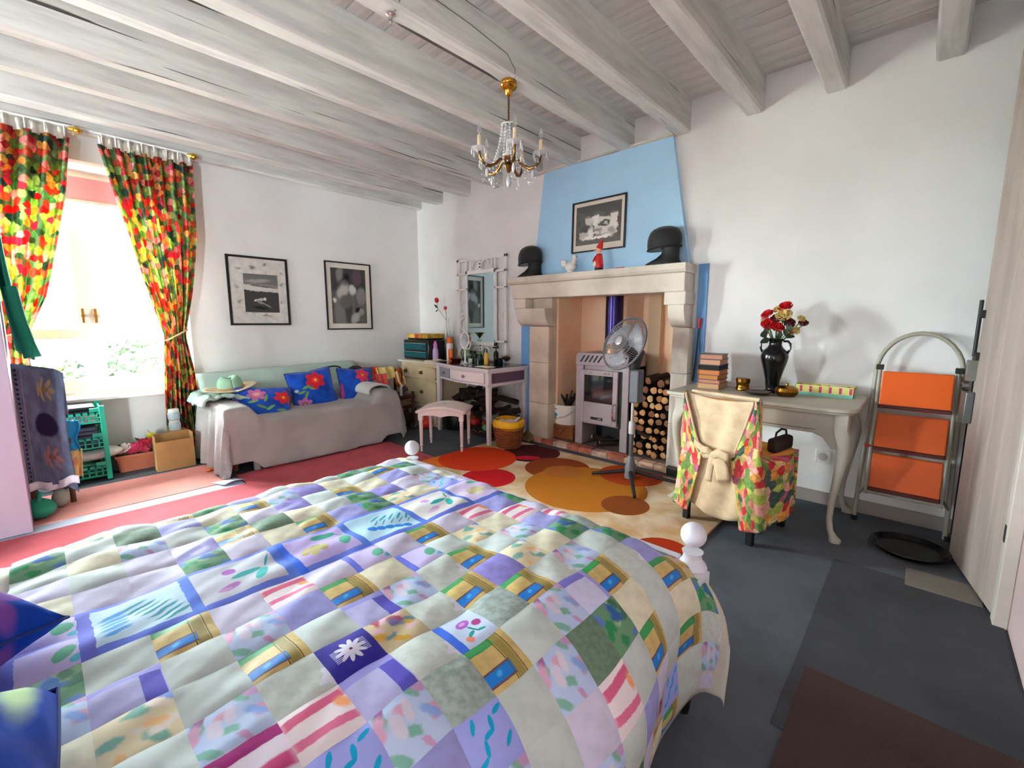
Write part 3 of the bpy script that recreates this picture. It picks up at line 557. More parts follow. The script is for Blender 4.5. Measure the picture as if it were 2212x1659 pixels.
# ------------------------------------------------------------------ pedestal fan
fan = thing('pedestal_fan', 'grey pedestal fan with round wire guard standing before the fireplace', 'fan', (-1.61, 3.13, .014))
M_fgrey = mat('fan_grey', (.40, .40, .43), .45); M_fdark = mat('fan_dark', (.10, .10, .11), .5)
px, py = -1.61, 3.13
b = BM()
lathe(b, [(.045, .02), (.045, .10), (.032, .16), (.022, .20)], 20, Matrix.Translation((px, py, 0))); obj('leg_socket', b, M_fgrey, fan)
for a, ln in ((-150, .30), (-58, .44), (18, .36), (110, .30)):
    d = V3((cos(radians(a)), sin(radians(a)), 0)); b = BM(); tube(b, [V3((px, py, .075))+d*.03, V3((px, py, .05))+d*ln*.6, V3((px, py, .032))+d*ln], [.017, .015, .012]); obj('leg', b, M_fdark, fan)
b = BM(); cyl(b, (px, py, .15), (px, py, .40), .018); obj('pole_lower', b, mat('fan_pole', (.36, .37, .39), .4, .4), fan)
b = BM(); lathe(b, [(.026, .38), (.026, .46), (.020, .48)], 16, Matrix.Translation((px, py, 0))); obj('pole_collar', b, mat('fan_light', (.72, .70, .70), .4), fan)
b = BM(); cyl(b, (px, py, .46), (px, py, .70), .012); obj('pole_upper', b, mat('fan_light', (.72, .70, .70), .4), fan)
obj('control_box', box(BM(), px-.015, py-.045, .63, px+.065, py+.045, .89), mat('fan_box', (.33, .33, .36), .5), fan, bevel=.012)
nrm = V3((-.30, -.87, .41)).normalized(); fc = V3((-1.70, 3.12, 1.085)); exf = nrm.cross(V3((0, 0, 1))).normalized()*-1; ezf = exf.cross(nrm)*-1
FM = Matrix(((exf.x, ezf.x, nrm.x, fc.x), (exf.y, ezf.y, nrm.y, fc.y), (exf.z, ezf.z, nrm.z, fc.z), (0, 0, 0, 1)))
b = BM(); tube(b, [FM @ V3((0, 0, -.06)), FM @ V3((.03, -.03, -.14)), (px, py, .93), (px, py, .88)], [.055, .06, .05, .03], 12); obj('motor', b, M_fdark, fan, ang=60)
b = BM(); R0 = .215
tube(b, [FM @ V3((R0*cos(2*pi*i/40), R0*sin(2*pi*i/40), 0)) for i in range(40)], .009, 8, True); obj('guard_rim', b, mat('fan_rim', (.36, .34, .36), .4), fan)
M_wire = mat('fan_wire', (.62, .60, .61), .35, .3)
b = BM()
for i in range(72):
    a = 2*pi*i/72; a2 = a+.35
    tube(b, [FM @ V3((.035*cos(a), .035*sin(a), .055)), FM @ V3((.12*cos(a+.15), .12*sin(a+.15), .050)), FM @ V3((.19*cos(a2-.06), .19*sin(a2-.06), .028)), FM @ V3((R0*cos(a2), R0*sin(a2), .0))], .0013, 3)
for r, z in ((.08, .053), (.14, .044)): tube(b, [FM @ V3((r*cos(2*pi*i/32), r*sin(2*pi*i/32), z)) for i in range(32)], .0016, 4, True)
o = obj('front_guard', b, M_wire, fan, ang=180); o['kind'] = 'stuff'
b = BM()
for i in range(48):
    a = 2*pi*i/48; tube(b, [FM @ V3((.06*cos(a), .06*sin(a), -.07)), FM @ V3((.15*cos(a), .15*sin(a), -.06)), FM @ V3((R0*cos(a), R0*sin(a), 0))], .0014, 3)
o = obj('rear_guard', b, M_wire, fan, ang=180); o['kind'] = 'stuff'
b = BM(); lathe(b, [(.036, .048), (.036, .060), (.025, .064)], 20, FM); obj('guard_cap', b, M_wire, fan)
b = BM(); lathe(b, [(.030, -.05), (.034, .02), (.02, .035)], 16, FM); obj('hub', b, mat('fan_hub', (.45, .44, .46), .4), fan)
Mbl = mat('fan_blade', (.55, .54, .56), .35)
for k in range(3):
    b = BM(); a0 = 2*pi*k/3+.4
    surf(b, lambda u, v: FM @ V3(((.03+.155*v)*cos(a0+(u-.5)*(1.1+.5*v)), (.03+.155*v)*sin(a0+(u-.5)*(1.1+.5*v)), -.012+.05*(u-.5))), 8, 6); obj('blade', b, Mbl, fan, solid=.003)
# ================================================================== curtains
pal = [(.78, .20, .20), (.55, .65, .32), (.86, .42, .28), (.30, .42, .25), (.90, .62, .30), (.72, .78, .48), (.80, .26, .34), (.42, .56, .36), (.93, .60, .56), (.72, .16, .16), (.62, .72, .44), (.92, .74, .40), (.25, .36, .30), (.84, .34, .24)]
M_curt = cells_mat('curtain_print', pal, (19, 46, 1), edge=(.44, .52, .34), trans=.55)
M_head = mat('heading_tape', (.80, .77, .72), .9); M_gold = mat('gold_finial', (.85, .66, .28), .25, 1)
def lerp(a, b, t): return a+(b-a)*t
def interp(tab, z):
    for (z0, a), (z1, c) in zip(tab, tab[1:]):
        if z <= z0 and z >= z1: return lerp(a, c, (z0-z)/(z0-z1))
    return tab[-1][1] if z < tab[-1][0] else tab[0][1]
def curtain(label, left, right, folds, seed, rodlabel, ya, yb):
    t = thing('curtain', label, 'curtain', (-4.92, (left[0][1]+right[0][1])/2, 2.66))
    amp = [(2.63, .030), (2.0, .035), (1.3, .026), (1.12, .016), (.9, .028), (.05, .042)]
    ztop, zb = left[0][0], left[-1][0]
    def f(u, v):
        z = lerp(ztop, zb, v); a, c = interp(left, z), interp(right, z)
        y = lerp(a, c, u)+.008*sin(9*v+u*5); w = sin(2*pi*folds*u+seed+.8*sin(3*v))+.35*sin(2*pi*folds*2.3*u+seed*2)
        return V3((-4.915+interp(amp, z)*w, y, z+.012*sin(14*u+seed)*(1 if v > .98 else 0)))
    b = BM(); surf(b, f, 110, 60); obj('curtain_fabric', b, M_curt, t, solid=.003)
    b = BM(); surf(b, lambda u, v: V3((-4.915+.018*sin(2*pi*folds*1.5*u+seed), lerp(left[0][1]+.01, right[0][1]-.01, u), 2.70-.085*v)), 80, 3); obj('heading', b, M_head, t, solid=.002)
    for i in range(8):
        y = lerp(left[0][1]+.03, right[0][1]-.03, i/7); b = BM(); tube(b, [(-4.905, y, 2.64), (-4.885, y, 2.70), (-4.905, y, 2.725), (-4.93, y, 2.70), (-4.925, y, 2.65)], .004, 6); obj('curtain_hook', b, M_white, t)
    z = 1.13; a, c = interp(left, z), interp(right, z)
    b = BM(); tube(b, [(-4.915+.05*cos(2*pi*i/24), (a+c)/2+((c-a)/2+.012)*sin(2*pi*i/24), z+.05*sin(2*pi*i/24)) for i in range(24)], .008, 6, True); obj('tieback', b, mat('tieback_cream', (.85, .76, .52), .8), t)
    r = thing('curtain_rod', rodlabel, 'rod', (-4.90, ya, 2.70))
    obj('rod', cyl(BM(), (-4.895, ya, 2.715), (-4.895, yb, 2.715), .008), M_white, r)
    b = BM(); tube(b, [(-4.895, yb-.05, 2.70), (-4.87, yb-.02, 2.695), (-4.87, yb+.02, 2.69)], [.014, .022, .012]); ball(b, (-4.865, yb-.01, 2.69), .026, 12, 8); obj('finial', b, M_gold, r)
    b = BM(); box(b, XW-.002, yb-.03, 2.70, -4.895, yb-.018, 2.73); obj('bracket', b, M_white, r)
curtain('long floral curtain hanging right of the window, tied back towards the sofa', [(2.63, .50), (2.2, .57), (1.62, .69), (1.13, .80), (.9, .77), (.6, .74), (.08, .72)], [(2.63, 1.13), (2.0, 1.09), (1.5, 1.02), (1.13, .95), (.8, .99), (.06, 1.02)], 7, .4, 'white curtain rod with brass finial carrying the right curtain', .46, 1.14)
curtain('floral curtain hanging left of the window, cut by the photo edge', [(2.63, -.42), (2.0, -.41), (1.13, -.36), (.8, -.4), (.08, -.42)], [(2.63, .35), (2.21, .28), (1.44, .10), (1.13, -.02), (.9, -.02), (.08, .0)], 7, 1.7, 'white curtain rod with brass finial carrying the left curtain', -.5, .40)
# ================================================================== wardrobe and clothes at the left edge
M_lilac = mat('lilac_paint', (.66, .57, .64), .6, var=.05, vs=2, st=(3, 3, .5))
t = thing('wardrobe', 'tall lilac painted wardrobe at the left edge of the room', 'wardrobe', (-4.05, -.7, 0))
obj('carcass', box(BM(), -4.33, -1.30, .015, -3.80, -.112, 2.25), M_lilac, t, bevel=.004, smooth=False)
for i, (a, c) in enumerate(((-1.29, -.715), (-.705, -.112))): obj('wardrobe_door', box(BM(), -3.80, a, .012, -3.772, c, 2.24), M_lilac, t, bevel=.004, smooth=False)
M_teal = mat('teal_cotton', (.05, .50, .40), .85, bump=.2, bs=30)
t = thing('green_jacket', 'teal green jacket hanging on the wardrobe side above the denim cloth', 'jacket', (-4.2, -.05, 1.6))
b = BM(); surf(b, lambda u, v: V3((-4.31+.24*u*(.35+.65*v)+.01*sin(9*u), -.09+.02*sin(9*u+2*v)+.075*v*v*u+.02*v, 1.78-.74*v+.03*sin(7*u))), 30, 26); obj('jacket_body', b, M_teal, t, solid=.012)
b = BM(); tube(b, [(-4.12, -.06, 1.46), (-4.08, -.045, 1.25), (-4.06, -.02, 1.10), (-4.05, -.01, 1.03)], [.03, .035, .035, .042], 12); obj('sleeve', b, M_teal, t)
b = BM(); tube(b, [(-4.25, -.112, 1.80), (-4.25, -.08, 1.80), (-4.25, -.07, 1.77)], .006); obj('hook', b, M_steel, t)
# chair with denim patchwork cloth
t = thing('draped_chair', 'plain wooden chair hidden under the denim cloth by the wardrobe', 'chair', (-4.42, .0, 0))
M_wood = mat('brown_wood', (.40, .26, .16), .5, var=.2, vs=6, st=(6, 6, 1))
for x, y in ((-4.62, -.1), (-4.62, .10), (-4.23, -.1), (-4.23, .08)): obj('leg', cyl(BM(), (x, y, .009), (x, y, .90 if x > -4.3 else .44), .016), M_wood, t)
obj('seat', box(BM(), -4.64, -.105, .42, -4.22, .11, .45), M_wood, t, bevel=.006); obj('back_rail', box(BM(), -4.245, -.105, .80, -4.215, .09, .90), M_wood, t, bevel=.005)
fl_ = lambda cx, cy, c1, c2: [('e', cx+.13*cos(k*pi/3), cy+.055*sin(k*pi/3), .075, .028, 60*k*.5, c1, .3) for k in range(6)]+[('e', cx, cy, .07, .03, 0, c2, .3)]
den = fl_(.64, .82, (.62, .55, .42), (.50, .42, .30))+[('e', .60, .52, .26, .115, 0, (.17, .14, .28), .25)]+fl_(.62, .24, (.60, .45, .42), (.50, .34, .32))
for i in range(26): den.append(('r', .13, .03+.037*i, .025, .010, 0, (.16, .13, .18), .2))
den.append(('r', .22, .5, .012, .5, 0, (.55, .50, .56), .3)); den.append(('r', .035, .5, .012, .5, 0, (.55, .50, .56), .3))
M_den = print_mat('denim_patchwork', (.42, .46, .57), den, wob=.03, ws=12, var=.2, vsc=6, rough=.9)
t = thing('denim_cloth', 'denim patchwork cloth with faded flowers and gingham edge draped over a chair', 'cloth', (-4.2, 0, .9))
b = BM()
def fden(u, v):
    tp = .99-.06*u-.05*max(0, u-.75)*4*max(0, u-.75)*4*.5
    return V3((-4.195+.012*sin(7*u+4*v)+.03*v, -.13+.245*u-.02*sin(3*v)*u, tp-(.80+.02*sin(8*u))*v))
surf(b, fden, 26, 34, uv=lambda u, v: (u, 1-v)); obj('cloth_front', b, M_den, t, solid=.006)
b = BM(); surf(b, lambda u, v: V3((-4.195-.06*v, -.13+.245*u, (.99-.06*u-.05*max(0, u-.75)*4*max(0, u-.75)*4*.5)+.004-.30*v*v)), 20, 10); obj('cloth_back', b, M_den, t, solid=.005)
b = BM(); surf(b, lambda u, v: V3((-4.150+.012*sin(20*u), -.13+.25*u, .205+.012*sin(9*u)-.055*v)), 30, 3); obj('white_hem', b, mat('white_cotton', (.90, .88, .92), .9), t, solid=.004, label='white hem')
t = thing('green_bag', 'green cloth bag slumped on the floor under the denim cloth', 'bag', (-4.02, -.02, .009))
b = BM(); ball(b, (-4.02, -.075, .075), (.09, .07, .066)); 
for v in b.verts: v.co += V3((fbm(v.co.x*9, v.co.y*9, v.co.z*9), fbm(v.co.y*9, v.co.z*9, 3), 0))*.018; v.co.z = max(v.co.z, .010)
obj('bag_body', b, mat('green_bag', (.10, .58, .45), .6, bump=.3, bs=20), t)
b = BM(); tube(b, [(-4.07, -.08, .12), (-4.06, -.07, .16), (-4.0, -.07, .17), (-3.98, -.08, .12)], .012); obj('bag_handle', b, mat('green_bag', (.10, .58, .45), .6), t)
tag(obj('pale_pouch', (lambda b: (ball(b, (-4.18, .02, .07), (.06, .045, .062)), b)[-1])(BM()), mat('pouch_grey', (.66, .68, .62), .7)), 'pale grey pouch behind the green bag', 'pouch')
t = thing('blue_garment', 'bright blue garment with a yellow print hanging between denim cloth and crates', 'garment', (-4.5, .1, .6))
b = BM(); surf(b, lambda u, v: V3((-4.30+.02*sin(6*u), .085+.075*u*(1-.2*v)+.01*sin(8*v), .58-.22*v-.02*u)), 10, 14); obj('blue_cloth', b, mat('cyan_cotton', (.05, .58, .80), .8), t, solid=.008)
b = BM(); surf(b, lambda u, v: V3((-4.295+.02*sin(6*u), .09+.07*u*(1-.2*v), .36-.20*v)), 8, 12); obj('yellow_cloth', b, print_mat('yellow_print', (.93, .84, .55), [('e', .4, .4, .2, .15, 0, (.88, .6, .45)), ('e', .7, .8, .15, .15, 0, (.85, .5, .5))], var=.1), t, solid=.006, label='yellow printed lower part')
# green crate tower
M_green = mat('turquoise_plastic', (.10, .72, .58), .35)
t = thing('crate_shelf', 'turquoise plastic stacking crate tower under the window', 'shelf', (-4.8, .18, 0))
cx0, cx1, cy0, cy1 = -4.98, -4.66, .0, .31
for x, y in ((cx1, cy1), (cx1, cy0), (cx0, cy1), (cx0, cy0)): obj('upright', box(BM(), x-.012, y-.016, .0, x+.012, y+.016, .60), M_green, t, bevel=.004, smooth=False)
def crate(z):
    b = BM(); box(b, cx0, cy0, z, cx1, cy1, z+.008)
    for x in (cx0, cx1-.008):
        box(b, x, cy0, z, x+.008, cy1, z+.02); box(b, x, cy0, z+.075, x+.008, cy1, z+.095); box(b, x, cy0, z+.045, x+.008, cy1, z+.052)
        for k in range(9): y = cy0+(cy1-cy0)*k/8; box(b, x, y-.005, z+.02, x+.008, y+.005, z+.095)
        box(b, x, cy1-.07, z+.09, x+.008, cy1, z+.125); box(b, x, cy0, z+.09, x+.008, cy0+.07, z+.125)
    for y in (cy0, cy1-.008):
        box(b, cx0, y, z, cx1, y+.008, z+.02); box(b, cx0, y, z+.10, cx1, y+.008, z+.125); box(b, cx0, y, z+.055, cx1, y+.008, z+.065)
        for k in range(9): x = cx0+(cx1-cx0)*k/8; box(b, x-.005, y, z+.02, x+.005, y+.008, z+.10)
    return obj('crate', b, M_green, t, smooth=False)
for z in (.03, .26, .46): crate(z)
for x, y in ((cx1, cy1), (cx1, cy0)): obj('foot', cyl(BM(), (x, y, 0), (x, y, .012), .02), M_black, t)
def folded(name, label, c, s, m, n=4, cat='cloth'):
    tt = thing(name, label, cat, c); rr_ = random.Random(n)
    for k in range(n):
        z0 = c[2]-s[2]/2+s[2]*k/n; b = BM(); box(b, c[0]-s[0]/2+rr_.uniform(0, .02), c[1]-s[1]/2+rr_.uniform(0, .02), z0, c[0]+s[0]/2-rr_.uniform(0, .02), c[1]+s[1]/2-rr_.uniform(0, .02), z0+s[2]/n*.96); obj('fold', b, m, tt, bevel=s[2]/n*.35)
folded('folded_clothes', 'dark grey folded clothes in the middle crate', (-4.81, .155, .355), (.28, .27, .165), mat('slate_cloth', (.33, .33, .40), .9), 5)
folded('folded_clothes', 'pale pink folded cloth in the top crate', (-4.81, .155, .50), (.28, .27, .06), mat('pale_pink_cloth', (.85, .74, .72), .9), 2)
folded('folded_clothes', 'black folded cloth on top of the crate tower', (-4.82, .155, .565), (.27, .26, .06), mat('black_cloth', (.10, .10, .12), .9), 2)
folded('folded_clothes', 'dark green folded cloth in the bottom crate', (-4.81, .155, .085), (.28, .27, .09), mat('dark_green_cloth', (.16, .42, .32), .9), 3)
t = thing('white_pillow', 'white pillow stuffed between the crates and bulging to the right', 'pillow', (-4.80, .20, .2))
b = BM(); ball(b, (-4.79, .21, .205), (.115, .215, .052)); obj('pillow_body', b, mat('white_linen', (.88, .88, .86), .9, bump=.3, bs=12), t)
tag(obj('grey_tub', (lambda b: (lathe(b, [(.05, 0), (.06, .12), (.063, .125), (.05, .125)], 20, Matrix.Translation((-4.93, .40, 0.001))), b)[-1])(BM()), mat('grey_plastic', (.55, .58, .62), .4)), 'small grey tub on the floor between crates and flower trough', 'tub')
# planter with flowers
M_terra = mat('terracotta_plastic', (.75, .42, .30), .6, var=.08, vs=6)
t = thing('flower_trough', 'terracotta flower trough on the floor under the window', 'planter', (-4.86, .5, 0))
b = BM()
def trough(b, z0, z1, g0, g1):
    P0 = [(-4.93+g0, .365+g0), (-4.78-g0, .365+g0), (-4.78-g0, .70-g0), (-4.93+g0, .70-g0)]; P1 = [(-4.93+g1, .365+g1), (-4.78-g1, .365+g1), (-4.78-g1, .70-g1), (-4.93+g1, .70-g1)]
    A = [b.verts.new((*p, z0)) for p in P0]; B = [b.verts.new((*p, z1)) for p in P1]; skin(b, A, B); return A, B
A, B = trough(b, .001, .125, .015, 0); b.faces.new(A[::-1]); A2, B2 = trough(b, .125, .145, -.008, -.008)
for i in range(4): b.faces.new((B[i], B[(i+1) % 4], A2[(i+1) % 4], A2[i]))
A3, B3 = trough(b, .145, .10, .006, .01)
for i in range(4): b.faces.new((B2[i], B2[(i+1) % 4], A3[(i+1) % 4], A3[i]))
b.faces.new(B3); obj('trough', b, M_terra, t, bevel=.003, smooth=False)
obj('soil', box(BM(), -4.92, .375, .09, -4.79, .69, .128), mat('soil', (.18, .13, .10), .95, bump=.8, bs=60), t)
def rosette(b, c, r, n=3, per=6, M=None):
    """layered petals"""
    for k in range(n):
        rk = r*(1-.28*k); h = r*.28*k
        for i in range(per):
            a = 2*pi*i/per+k*.5; e = V3((cos(a), sin(a), 0)); s = V3((-sin(a), cos(a), 0)); c_ = V3(c)
            P = [V3((0, 0, h)), e*rk*.5-s*rk*.38+V3((0, 0, h+rk*.10)), e*rk-s*rk*.22+V3((0, 0, h+rk*.38)), e*rk+s*rk*.22+V3((0, 0, h+rk*.38)), e*rk*.5+s*rk*.38+V3((0, 0, h+rk*.10))]
            vv = [b.verts.new(c_+((M @ p) if M else p)) for p in P]
            b.faces.new((vv[0], vv[1], vv[4])); b.faces.new((vv[1], vv[2], vv[3], vv[4]))
fr = random.Random(2)
for i, (x, y, z, r, c, lb) in enumerate(((-4.84, .43, .185, .055, (.95, .86, .85), 'pale pink flower'), (-4.83, .50, .175, .06, (.88, .22, .40), 'magenta flower'), (-4.85, .56, .20, .055, (.86, .18, .32), 'crimson flower'), (-4.82, .54, .165, .05, (.93, .40, .48), 'pink flower'), (-4.87, .60, .205, .05, (.85, .20, .18), 'red flower'), (-4.88, .62, .26, .035, (.85, .85, .25), 'yellow green flower'), (-4.86, .67, .23, .045, (.90, .50, .58), 'rose pink flower'))):
    b = BM(); rosette(b, (x, y, z), r, 3, 7, Matrix.Rotation(fr.uniform(-.5, .5), 3, 'X') @ Matrix.Rotation(.5, 3, 'Y')); f = obj('flower', b, mat('petal_%d' % i, c, .7), t, smooth=False, solid=.0015, label=lb)
    b = BM(); cyl(b, (x-.01, y, .12), (x, y, z), .003, n=6); obj('flower_stem', b, mat('stem_green', (.22, .40, .18), .7), f)
b = BM()
for i in range(26):
    p = V3((-4.86+fr.uniform(-.05, .05), fr.uniform(.40, .69), fr.uniform(.14, .23))); d = V3((fr.uniform(-1, 1), fr.uniform(-1, 1), fr.uniform(.1, 1))).normalized()*fr.uniform(.04, .07); s = d.orthogonal().normalized()*.014
    b.faces.new([b.verts.new(q) for q in (p, p+d*.5+s, p+d, p+d*.5-s)])
obj('leaves', b, mat('leaf_dark', (.14, .28, .12), .7), t, smooth=False)['kind'] = 'stuff'
# cardboard box
M_card = mat('cardboard', (.76, .58, .36), .85, var=.08, vs=5)
t = thing('cardboard_box', 'open brown cardboard box on the floor under the right curtain', 'box', (-4.72, .72, 0))
bz = .30
for a in ((-4.72, .60, -4.595, .606), (-4.72, .86, -4.595, .866)): obj('side_panel', box(BM(), a[0], a[1], .0005, a[2], a[3], bz), M_card, t)
for a in ((-4.72, .606, -4.714, .86), (-4.601, .606, -4.595, .86)): obj('side_panel', box(BM(), a[0], a[1], .0005, a[2], a[3], bz-.05*(a[0] > -4.7)), M_card, t)
obj('base_panel', box(BM(), -4.714, .606, .0005, -4.601, .86, .006), M_card, t)
b = BM(); prism(b, [V3((-4.72, .60, bz)), V3((-4.60, .60, bz)), V3((-4.605, .575, bz+.05)), V3((-4.72, .575, bz+.05))], (0, .004, 0)); obj('flap', b, M_card, t)
for i, (z, lb) in enumerate(((.30, 'lower of two pale blue jars standing behind the cardboard box'), (.395, 'upper of two pale blue jars standing behind the cardboard box'))):
    t = thing('pale_jar', lb, 'jar', (-4.80, .78, z), 0, 'pale jars'); b = BM(); lathe(b, [(.042, 0), (.045, .01), (.045, .06), (.036, .07)], 20); obj('jar_body', b, mat('pale_blue_plastic', (.76, .86, .88), .4), t, local=True)
    b = BM(); lathe(b, [(.04, .068), (.04, .088), (.036, .092)], 20); obj('lid', b, M_white, t, local=True)
tag(obj('jar_crate', box(BM(), -4.86, .73, .0005, -4.75, .86, .298), M_card, bevel=.004), 'narrow brown carton behind the cardboard box carrying the pale jars', 'carton')
tag(obj('yellow_roll', cyl(BM(), (-5.02, .80, .630), (-5.02, .80, .86), .030), mat('kraft_yellow', (.86, .76, .42), .8)), 'yellow paper roll standing on the window sill behind the right curtain', 'roll')
# ================================================================== sofa
M_leather = mat('grey_green_leather', (.68, .76, .72), .45, var=.08, vs=3, bump=.15, bs=20)
M_sofad = mat('sofa_dark', (.42, .39, .37), .8)
sofa = thing('sofa', 'two seat sofa with grey green back under a grey throw', 'sofa', (-4.5, 1.75, 0))
obj('sofa_base', box(BM(), -4.95, 1.0, .10, -4.08, 2.52, .26), M_sofad, sofa, bevel=.02)
for y0, y1 in ((1.16, 1.775), (1.785, 2.36)): obj('seat_cushion', box(BM(), -4.72, y0, .262, -4.06, y1, .405), M_leather, sofa, bevel=.04)
obj('arm', box(BM(), -4.93, .995, .262, -4.08, 1.15, .54), M_leather, sofa, bevel=.05); obj('arm', box(BM(), -4.93, 2.37, .262, -4.08, 2.525, .53), M_leather, sofa, bevel=.05)
b = BM(); surf(b, lambda u, v: V3((-4.70-.23*sin(pi*v*.5)*1.0+.06*(1-v)-.10*max(0, v-.85)*6*(1), 1.0+1.53*u, .30+.37*sin(pi*min(v, .86)/1.72)-.0+.03*(u)-.02*(1 if v > .9 else 0)+.012*fbm(u*8, v*4))), 40, 18)
obj('backrest', b, M_leather, sofa, solid=.10, off=1)
for y0, y1 in ((1.16, 1.775), (1.785, 2.36)): obj('back_cushion', box(BM(), -4.77, y0, .40, -4.60, y1, .60), M_leather, sofa, bevel=.06)
for x, y in ((-4.13, 1.05), (-4.13, 2.47), (-4.9, 1.05), (-4.9, 2.47)): obj('leg', cyl(BM(), (x, y, .011), (x, y, .105), .025, .03), M_wood, sofa)
# throw: one cloth over seat, arms and front, corners hanging to the floor
M_throw = mat('grey_throw', (.73, .71, .70), .95, var=.10, vs=3, bump=.9, bs=160, sheen=.25)
def top_z(y):
    s = lambda a, c: 0 if y <= a else (1 if y >= c else (3-2*((y-a)/(c-a)))*((y-a)/(c-a))**2)
    return .56-(.56-.43)*s(1.13, 1.28)+(.545-.43)*s(2.27, 2.40)
yl, yr = .975, 2.545
def fthrow(u, v):
    # u runs along Y: hang left (0..lh), across, hang right; v runs from the back of the seat to the front hem
    lh, rh, span = .52, .34, yr-yl
    s = -lh+(lh+rh+span)*u; y = yl+s
    dl = max(0, -s); dr = max(0, s-span); yy = min(max(y, yl), yr)
    back, depth, front = -4.76, .73, .44
    d = (depth+front)*v; df = max(0, d-depth); x = back+min(d, depth)
    z = top_z(yy); zz = z-dl-dr-df
    if df > 0 and (dl > 0): zz = z-max(dl, df)-.55*min(dl, df)
    if df > 0 and (dr > 0): zz = z-max(dr, df)-.35*min(dr, df)
    hang = max(dl, dr, df)
    xo = x+(.03*(1-math.exp(-df*12)) + .05*df)+ (df*.06 if dl > 0 else 0)
    yo = yy-(.02*(1-math.exp(-dl*12))+.06*dl)+(.02*(1-math.exp(-dr*12))+.16*dr)
    # rounded edge and folds
    if df <= 0 and dl <= 0 and dr <= 0:
        e = max(0, 1-(depth-d)/.06); zz -= .018*e*e; zz += .006*fbm(x*7, yy*7, 1)+.004*fbm(x*20, yy*6, 3)
        e = max(0, 1-(yy-yl)/.05); zz -= .015*e*e; e = max(0, 1-(yr-yy)/.05); zz -= .015*e*e
    else:
        zz -= .016
        if dl > 0: yo -= .028*(.2+dl*1.6)*sin(d*30+1)
        if dr > 0: yo += .03*dr*2*sin(d*26)
        if df > 0: xo += .022*min(1, df*4)*(fbm(y*3.1, df*1.5, 7)+.5*sin(y*7+df*6))
        if df > 0 and dl > 0: xo += .03*min(df, dl)*sin(18*(dl-df)+2)
    hem = .10+.05*(yy-1.2)
    return V3((xo, yo, max(zz, .024+.002*(hang))))
b = BM(); surf(b, fthrow, 120, 64)
tag(obj('sofa_throw', b, M_throw, solid=.008), 'grey knitted throw covering the sofa seat and hanging to the floor', 'throw')
M_mint = mat('mint_cloth', (.72, .82, .78), .85, var=.08, vs=4, bump=.25, bs=12)
t = thing('mint_cover', 'pale mint cloth crumpled over the left sofa arm under the hat', 'cloth', (-4.7, 1.1, .56))
def fmint(u, v):
    x = -4.92+.55*u; y = .93+.36*v; z = .595+.02*fbm(u*6, v*6, 2)+.015*fbm(u*14, v*11, 5)-.10*max(0, v-.62)**1.3*1.6-.05*max(0, .16-v)*9*max(0, .16-v)*6
    return V3((x+.03*fbm(u*5, v*4), y-.01+.03*fbm(v*5, u*5, 8), z))
b = BM(); surf(b, fmint, 34, 30); obj('cloth_folds', b, M_mint, t, solid=.02, off=1)
t = thing('arm_cover', 'pale cloth folded over the right sofa arm', 'cloth', (-4.4, 2.45, .55))
b = BM(); surf(b, lambda u, v: V3((-4.62+.46*u, 2.44+.12*cos(pi*(v-.5)*1.15+pi/2)*-1*1.0, .475+.11*sin(pi*(.08+.84*v))+.006*fbm(u*8, v*6))), 20, 16); obj('cloth_folds', b, mat('off_white_cloth', (.83, .83, .81), .85, bump=.2, bs=14), t, solid=.015, off=1)
# cushions
def cushion(b, M, w, h, d, n=22, pinch=.10):
    L = b.loops.layers.uv.verify()
    for sd in (1, -1):
        def f(u, v):
            a, c = 2*u-1, 2*v-1; e = (1-abs(a)**2.4)*(1-abs(c)**2.4); th = d*max(0, e)**.5
            k = 1-pinch*(1-abs(a*c)**.8)*(max(abs(a), abs(c))**4)
            wr = .012*fbm(a*3.3, c*3.3, sd*3)*max(abs(a), abs(c))
            return M @ V3((a*w/2*k, sd*(th+wr*(1 if e > .02 else 0)), c*h/2*k))
        surf(b, f, n, n)
    bmesh.ops.remove_doubles(b, verts=b.verts[:], dist=1e-5); return b
BL, BL2 = (.06, .34, .80), (.04, .22, .62)
def flower(cx, cy, r, c1, c2, c3=None, n=6):
    return [('e', cx+r*.62*cos(2*pi*k/n+.3), cy+r*.62*sin(2*pi*k/n+.3), r*.58, r*.42, degrees_(2*pi*k/n+.3), c1, .35) for k in range(n)]+[('e', cx, cy, r*.55, r*.5, 0, c2, .6), ('e', cx, cy, r*.2, r*.2, 0, c3 or (.95, .75, .2), .5)]
def degrees_(a): return a*180/pi
def leafs(*pts): return [('e', x, y, .11, .035, an, (.45, .66, .32), .4) for x, y, an in pts]
RED, PNK = (.86, .10, .16), (.80, .42, .62)
cmat1 = print_mat('cushion_print_one', BL, leafs((.35, .55, 20), (.55, .62, 80), (.48, .42, -30), (.62, .40, 40), (.8, .35, 10))+flower(.40, .72, .15, PNK, (.88, .62, .75))+flower(.85, .66, .16, RED, (.90, .25, .10))+[('e', .05, .6, .08, .2, 0, (.55, .45, .80), .5), ('e', .68, .2, .16, .02, 25, (.62, .74, .30), .4)], var=.22, vsc=3, wob=.03, rough=.75, sheen=.2, base2=BL2)
cmat2 = print_mat('cushion_print_two', BL, leafs((.32, .60, 20), (.42, .55, -30), (.28, .42, 60), (.20, .50, 10))+flower(.55, .72, .20, RED, (.93, .25, .25))+flower(.20, .22, .15, (.78, .45, .65), (.62, .25, .50))+[('e', .10, .55, .06, .05, 0, (.7, .85, .9), .5)], var=.22, vsc=3, wob=.03, rough=.75, sheen=.2, base2=BL2)
